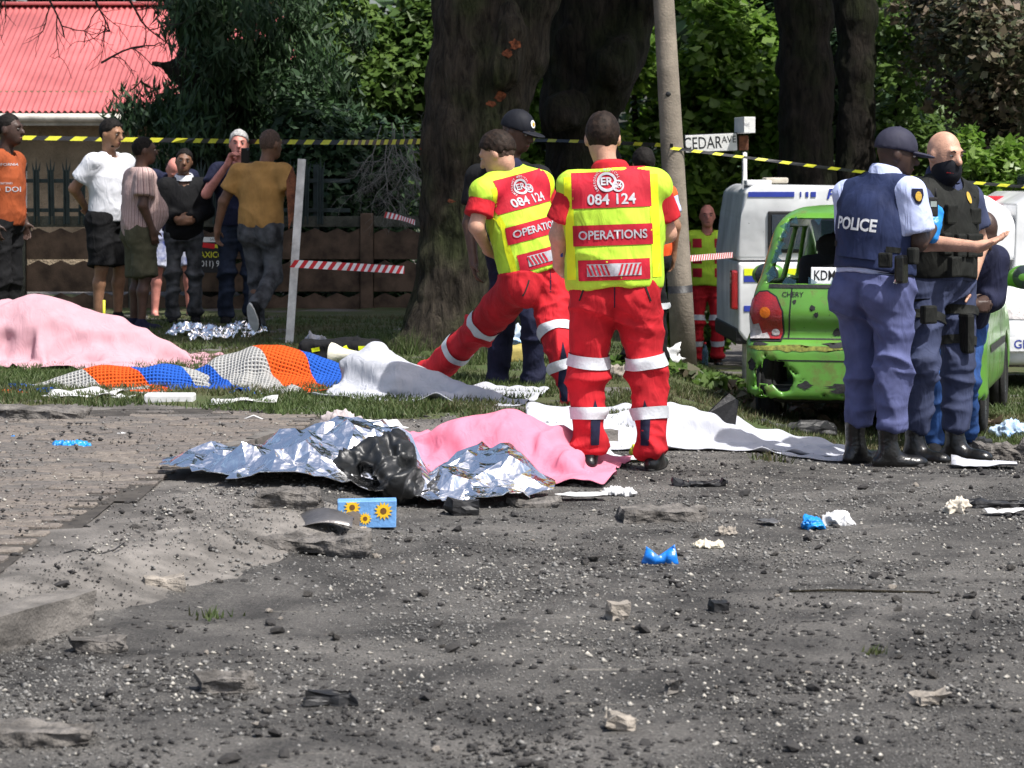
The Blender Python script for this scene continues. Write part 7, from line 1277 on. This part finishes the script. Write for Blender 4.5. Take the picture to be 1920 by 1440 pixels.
flat_sheet('paper', 'white paper strip on the road below the bright pink sheet', 'paper', 1090, 938, .24, .10, M['paper'], .05, 15); crumple_obj('tissue', 'small white tissue on the road below the bright pink sheet', 'tissue', 1160, 930, .14, .06, .035, M['paper'], 6)
crumple_obj('nitrile_glove', 'flattened blue glove on the brick driveway', 'glove', 135, 842, .19, .09, .035, M['nitrile'], 7); crumple_obj('plastic_scrap', 'tiny blue plastic scrap at the left edge of the driveway', 'scrap', 25, 827, .03, .03, .02, M['nitrile'], 8)
crumple_obj('nitrile_glove', 'balled blue glove on the road beside a white tissue', 'glove', 1521, 993, .095, .08, .055, M['nitrile'], 9); crumple_obj('tissue', 'white tissue lying beside the balled blue glove', 'tissue', 1572, 985, .13, .08, .045, M['paper'], 10); crumple_obj('tissue', 'dirty cream tissue on the road at the right', 'tissue', 1790, 962, .11, .08, .06, mat('cream tissue', (.55, .50, .42), .8, .2), 11)
flat_sheet('cloth', 'white cloth lying by the boots of the masked officer', 'cloth', 1845, 878, .34, .25, M['sheet'], -.15, 18, .04); flat_sheet('paper', 'white paper on black debris at the right edge', 'paper', 1885, 967, .18, .08, M['paper'], .1, 21)
crumple_obj('foam_piece', 'cream curved foam piece on the road right of the blue bag', 'foam piece', 1328, 1028, .12, .05, .03, mat('cream foam', (.62, .57, .45), .8, .15), 12); crumple_obj('fabric_scrap', 'grey leathery scrap above the cream foam piece', 'scrap', 1362, 1003, .08, .05, .03, M['concrete'], 13)
flat_sheet('plastic_scrap', 'flat grey plastic scrap left of the balled glove', 'scrap', 1442, 985, .075, .12, mat('grey plastic', (.10, .10, .105), .4), .3, 24, .01); crumple_obj('bone_white_scrap', 'white plastic scrap on the bricks below the lawn', 'scrap', 228, 820, .08, .03, .02, M['paper'], 14)
# blue torn bag with two points
q = on_ground(1237, 1056); bm = bmesh.new(); prism(bm, [(-.072, 0), (.072, 0), (.066, .03), (.058, .074), (.03, .05), (-.005, .028), (-.03, .05), (-.052, .066), (-.06, .03)], 'y', -.022, .022); bmesh.ops.subdivide_edges(bm, edges=bm.edges[:], cuts=2, use_grid_fill=True); bmesh.ops.triangulate(bm, faces=bm.faces)
for v in bm.verts: v.co.y *= max(.12, 1-v.co.z/.075); v.co.y += .008*math.sin(v.co.x*60)+.004*math.sin(v.co.z*140)
o = bm_obj('plastic_bag', bm, mat('blue plastic film', (.01, .17, .62), .3, .3, 14, .5, 30, spec=.5), None, True); o.location = q; tag(o, 'torn bright blue plastic piece with two points standing on the road', 'plastic piece')
# sunflower box
def flower_mat():
    m, nt, b = NT('sunflower print'); L = nt.links.new; tc = nt.nodes.new('ShaderNodeTexCoord'); mp = nt.nodes.new('ShaderNodeMapping'); mp.inputs['Scale'].default_value = (1, 1, 1.05); L(tc.outputs['Object'], mp.inputs[0]); vo = N(nt, 'ShaderNodeTexVoronoi', Scale=9.5, Randomness=.75); L(mp.outputs[0], vo.inputs['Vector']); no = N(nt, 'ShaderNodeTexNoise', Scale=50., Detail=2.); L(tc.outputs['Object'], no.inputs['Vector']); ma = N(nt, 'ShaderNodeMath', op='MULTIPLY_ADD', i1=.35); L(no.outputs['Fac'], ma.inputs[0]); L(vo.outputs['Distance'], ma.inputs[2]); r = ramp(nt, [(.0, (.14, .06, .01)), (.26, (.70, .38, .01)), (.50, (.80, .55, .02)), (.66, (.10, .26, .62))], 'CONSTANT'); L(ma.outputs[0], r.inputs['Fac']); L(r.outputs[0], b.inputs['Base Color']); b.inputs['Roughness'].default_value = .5; return m
q = on_ground(687, 990); bxo = empty('tissue_box', (q.x, q.y, q.z), .06, 'blue tissue box with yellow sunflower print lying before the black bag', 'box'); fm = flower_mat(); M['box_blue'] = mat('pale blue card', (.14, .32, .62), .5, .2, 14)
M['petal'] = mat('yellow petal print', (.72, .40, .01), .5, .3, 40, 0, col2=(.80, .55, .03)); M['seed'] = mat('brown seed print', (.16, .07, .015), .6, .3, 60, 0)
bm = bmesh.new(); prism(bm, [(-.125, .0), (.125, 0), (.128, .115), (-.122, .112)], 'y', -.0, .11); bm_obj('carton', bm, M['box_blue'], bxo, bevel=.003, seg=1)
def flower(x, z, r, y=-.002):
    r_ = []; n = 13
    for k in range(2*n): a_ = math.pi*k/n; rr = r*(1 if k % 2 == 0 else .62); r_.append((min(max(x+rr*math.cos(a_), -.122), .122), min(max(z+rr*math.sin(a_), .004), .11)))
    bm = bmesh.new(); prism(bm, r_, 'y', y-.0012, y); f_ = bm_obj('sunflower_print', bm, M['petal'], bxo); bm = bmesh.new(); prism(bm, [(min(max(x+r*.34*math.cos(k*.5236), -.122), .122), min(max(z+r*.34*math.sin(k*.5236), .004), .11)) for k in range(12)], 'y', y-.0024, y-.0013); bm_obj('flower_centre', bm, M['seed'], f_)
flower(.072, .072, .040); flower(-.06, .088, .036); flower(-.108, .045, .032, -.0005); flower(-.005, .04, .028)
bm = bmesh.new(); prism(bm, [(-.095, .008), (-.03, .006), (-.024, .062), (-.055, .074), (-.098, .060)], 'y', -.009, -.006); bm_obj('tear_opening', bm, mat('grey card', (.20, .17, .145), .8), bxo); box('loose_flap', (-.06, -.03, .006), (.12, .06, .004), mat('bare card', (.3, .26, .21), .8), bxo, 0)
# twisted metal sheet
nx, ny = 16, 6; U, Vv = np.meshgrid(np.linspace(-.16, .16, nx), np.linspace(-.09, .09, ny), indexing='ij'); q = on_ground(590, 985); Z = .035+.03*np.sin(U*14+1)+.02*np.sin(Vv*20+U*9); idx = np.arange(nx*ny).reshape(nx, ny); Q = np.stack([idx[:-1, :-1], idx[1:, :-1], idx[1:, 1:], idx[:-1, 1:]], -1).reshape(-1, 4); o = link('metal_sheet', np_mesh('metal_sheet', np.stack([U, Vv, Z-.02], -1).reshape(-1, 3), Q), mat('dull bent metal', (.18, .17, .165), .4, .3, 8, .3, metal=.7)); o.location = q; md = o.modifiers.new('thick', 'SOLIDIFY'); md.thickness = .003; tag(o, 'bent dark sheet of metal in front of the foil blanket', 'metal sheet')
nx, ny = 12, 8; q = on_ground(1345, 800); bm = bmesh.new(); prism(bm, [(-.16, 0), (.10, 0), (.12, .15), (.07, .19), (-.02, .12), (-.10, .05)], 'y', -.05, -.02); bmesh.ops.subdivide_edges(bm, edges=bm.edges[:], cuts=2, use_grid_fill=True)
for v in bm.verts: v.co.y += .25*(v.co.z)**1*.5+.02*math.sin(v.co.x*25)
o = bm_obj('mud_flap', bm, M['trim'], None, False); o.location = q; tag(o, 'torn black plastic panel standing beside the rear of the green car', 'panel')
# thin stick lying across the road, wires, plant bits
q = on_ground(1615, 1112); o = tube('stick', [(-.26, 0, .006), (-.1, .01, .009), (.05, -.005, .008), (.28, -.02, .006)], [.004, .005, .005, .003], M['bark'], None, 6); o.location = q; tag(o, 'thin straight twig lying on the road at the right', 'twig')
q = on_ground(150, 1040); o = tube('wire', [(-.06, 0, .006), (-.02, .05, .012), (.02, .04, .006), (.08, -.02, .006), (.13, .0, .02), (.15, .1, .03)], .003, M['trim'], None, 5); o.location = q; tag(o, 'bent black wire on the dusty driveway', 'wire')
q = on_ground(475, 793); o = tube('wire', [(-.08, 0, .01), (0, .02, .04), (.08, -.01, .01)], .005, M['paper'], None, 5); o.location = q; tag(o, 'thin white curved strip on the lawn edge', 'strip')
# weeds and fallen leaves
def tuft(label, px, py, n, h, w, seed):
    q = on_ground(px, py); r = np.random.default_rng(seed); o = blades('grass_tuft', q.x+r.normal(0, w, n), q.y+r.normal(0, w, n), h, .010, M['blade'], .9); return stuff(tag(o, label, 'grass tuft'))
tuft('tall grass tuft at the left foot of the big trunk', 765, 668, 90, .16, .09, 1); tuft('tall grass tuft by the right foot of the big trunk', 880, 680, 120, .14, .12, 2); tuft('low weed on the road behind the twin asphalt chunks', 400, 1165, 40, .03, .03, 3); tuft('small green weed on the road left of the officers', 1445, 868, 60, .045, .05, 4); tuft('tiny green weed on the road at the lower right', 1640, 1232, 25, .022, .02, 5); tuft('grass tuft in front of the white sheet and the medic', 700, 668, 60, .08, .08, 6)
q = on_ground(1310, 715); r = np.random.default_rng(5); C_ = np.array([(q.x+r.normal(0, .35), q.y+r.normal(0, .35), 0) for _ in range(26)]); C_[:, 2] = gz(C_[:, 0], C_[:, 1])+.05; V_, Q_, t_ = leaves_np(C_, np.full(26, .12), 900, .06, flat=.6, seed=12); me = np_mesh('fallen_leaves', V_, Q_, False); set_tint(me, t_); stuff(tag(link('fallen_leaves', me, LG['mid']), 'heap of fallen green leaves at the foot of the lamp pole', 'leaves'))
C_ = np.array([(x, y, 0) for x, y in zip(r.uniform(1.2, 3.2, 40), r.uniform(17.2, 19.5, 40))]); C_[:, 2] = gz(C_[:, 0], C_[:, 1])+.04; V_, Q_, t_ = leaves_np(C_, np.full(40, .14), 1200, .06, flat=.7, seed=13); me = np_mesh('leaf_litter', V_, Q_, False); set_tint(me, t_); stuff(tag(link('leaf_litter', me, LG['olive']), 'leaf litter on the ground under the green car', 'leaves'))
# kit, bags and boxes behind the medics
def heap(name, label, cat, px, py, d, w, dp, h, mt, seed, jag=.02): q = at(px, py, d); z = g(q.x, q.y); V_, Q_ = sdf_mesh([rbox((0, 0, h*.45), (w/2, dp/2, h*.48), min(h, w)*.25, None, k=0), ell((w*.15, 0, h*.6), (w*.3, dp*.4, h*.45), k=.04)], .014); n = vnormals(V_, Q_); V_ = V_+n*(jag*(.4-np.abs(vnoise(V_, 12., seed))))[:, None]; V_[:, 2] = np.maximum(V_[:, 2], .003); o = link(name, np_mesh(name, V_, Q_), mt); o.location = (q.x, q.y, z); return tag(o, label, cat)
bg = heap('kit_bag', 'black medical kit bag with yellow trim lying behind the white sheet', 'bag', 640, 640, 19.8, .62, .3, .17, FAB['black'], 3); bb = BVHTree.FromPolygons([v.co[:] for v in bg.data.vertices], [tuple(f.vertices) for f in bg.data.polygons])
for x, z, w_, h_, ro in [(-.02, .05, .10, .05, .2), (.10, .07, .12, .05, -.3), (.02, .10, .08, .03, .5), (-.18, .10, .06, .03, .2), (.17, .11, .07, .03, 0)]: decal('yellow_trim', rect_geo(w_, h_, .02), bb, (x, 0, z), (1, 0, 0), (0, 0, 1), FAB['fluoro'], bg, .006, .6, 1., ro)
q = at(622, 655, 19.4); mg = empty('megaphone', (q.x, q.y, g(q.x, q.y)+.06), 0, 'white megaphone horn lying beside the kit bag', 'megaphone'); lathe('horn', [(.09, 0), (.085, .02), (.05, .09), (.035, .16), (.03, .2), (0, .2)], mat('cream plastic horn', (.6, .58, .48), .5), mg, 18, (0, 0, .02), np.array(Matrix.Rotation(math.pi/2, 3, 'Y') @ Matrix.Rotation(.3, 3, 'X'))); box('handle', (.1, 0, -.03), (.03, .03, .06), M['trim'], mg, .006)
crumple_obj('white_cloth', 'white crumpled cloth on the kit bag', 'cloth', 592, 650, .22, .12, .10, M['sheet'], 15)
heap('carton', 'yellow striped carton behind the man in the black cap', 'carton', 975, 668, 19.6, .24, .2, .14, mat('dull yellow card', (.42, .34, .10), .8, .2), 5, .004); crumple_obj('plastic_bag', 'white and blue plastic bags behind the man in the black cap', 'plastic bag', 960, 650, .3, .2, .14, mat('white blue film', (.25, .45, .7), .4, .3, col2=(.7, .74, .78)), 16); crumple_obj('plastic_bag', 'blue plastic bag at the right foot of the big trunk', 'plastic bag', 905, 655, .2, .15, .13, mat('light blue film', (.10, .30, .62), .4, .3, col2=(.6, .68, .75)), 17)
for k, (x, y, d) in enumerate([(400, 640, 25.5), (460, 632, 25.8), (360, 632, 25.9)]): crumple_obj('foil_scrap', ['silver foil scrap on the grass left of the mustard shirt man', 'silver foil scrap on the grass behind the grey haired man', 'silver foil scrap behind the woman in black'][k], 'foil', x, y, .35, .2, .10, M['foil'], 18+k)
q = on_ground(1322, 690); bo = empty('bottle', (q.x, q.y, q.z), 0, 'clear plastic bottle with red cap at the foot of the lamp pole', 'bottle'); lathe('bottle_body', [(0, 0), (.032, 0), (.034, .02), (.034, .16), (.03, .19), (.013, .23), (.013, .25), (0, .25)], M['glass_blue'], bo, 16); lathe('bottle_cap', [(0, .275), (.015, .275), (.016, .25), (0, .25)], M['tape_red'], bo, 12)
crumple_obj('plastic_bag', 'white plastic bag beside the lamp pole', 'plastic bag', 1250, 690, .14, .12, .16, M['paper'], 22); crumple_obj('newspaper', 'rolled newspapers on the grass between the medic and the lamp pole', 'newspaper', 1160, 712, .18, .14, .08, M['concrete'], 23)
crumple_obj('plastic_bag', 'clear blue plastic bag beside the right wheel of the green car', 'plastic bag', 1890, 822, .2, .1, .09, mat('clear blue film', (.2, .35, .6), .3, .3, col2=(.5, .6, .7)), 24)
o = tube('handpump', [(0, 0, 0), (0, 0, .30)], .012, M['tape_yellow'], None, 10); q = at(195, 600, 23); o.location = (q.x, q.y, g(q.x, q.y)+.0); o.name = 'marker_peg'; tag(o, 'yellow marker peg standing behind the pale pink sheet', 'peg')
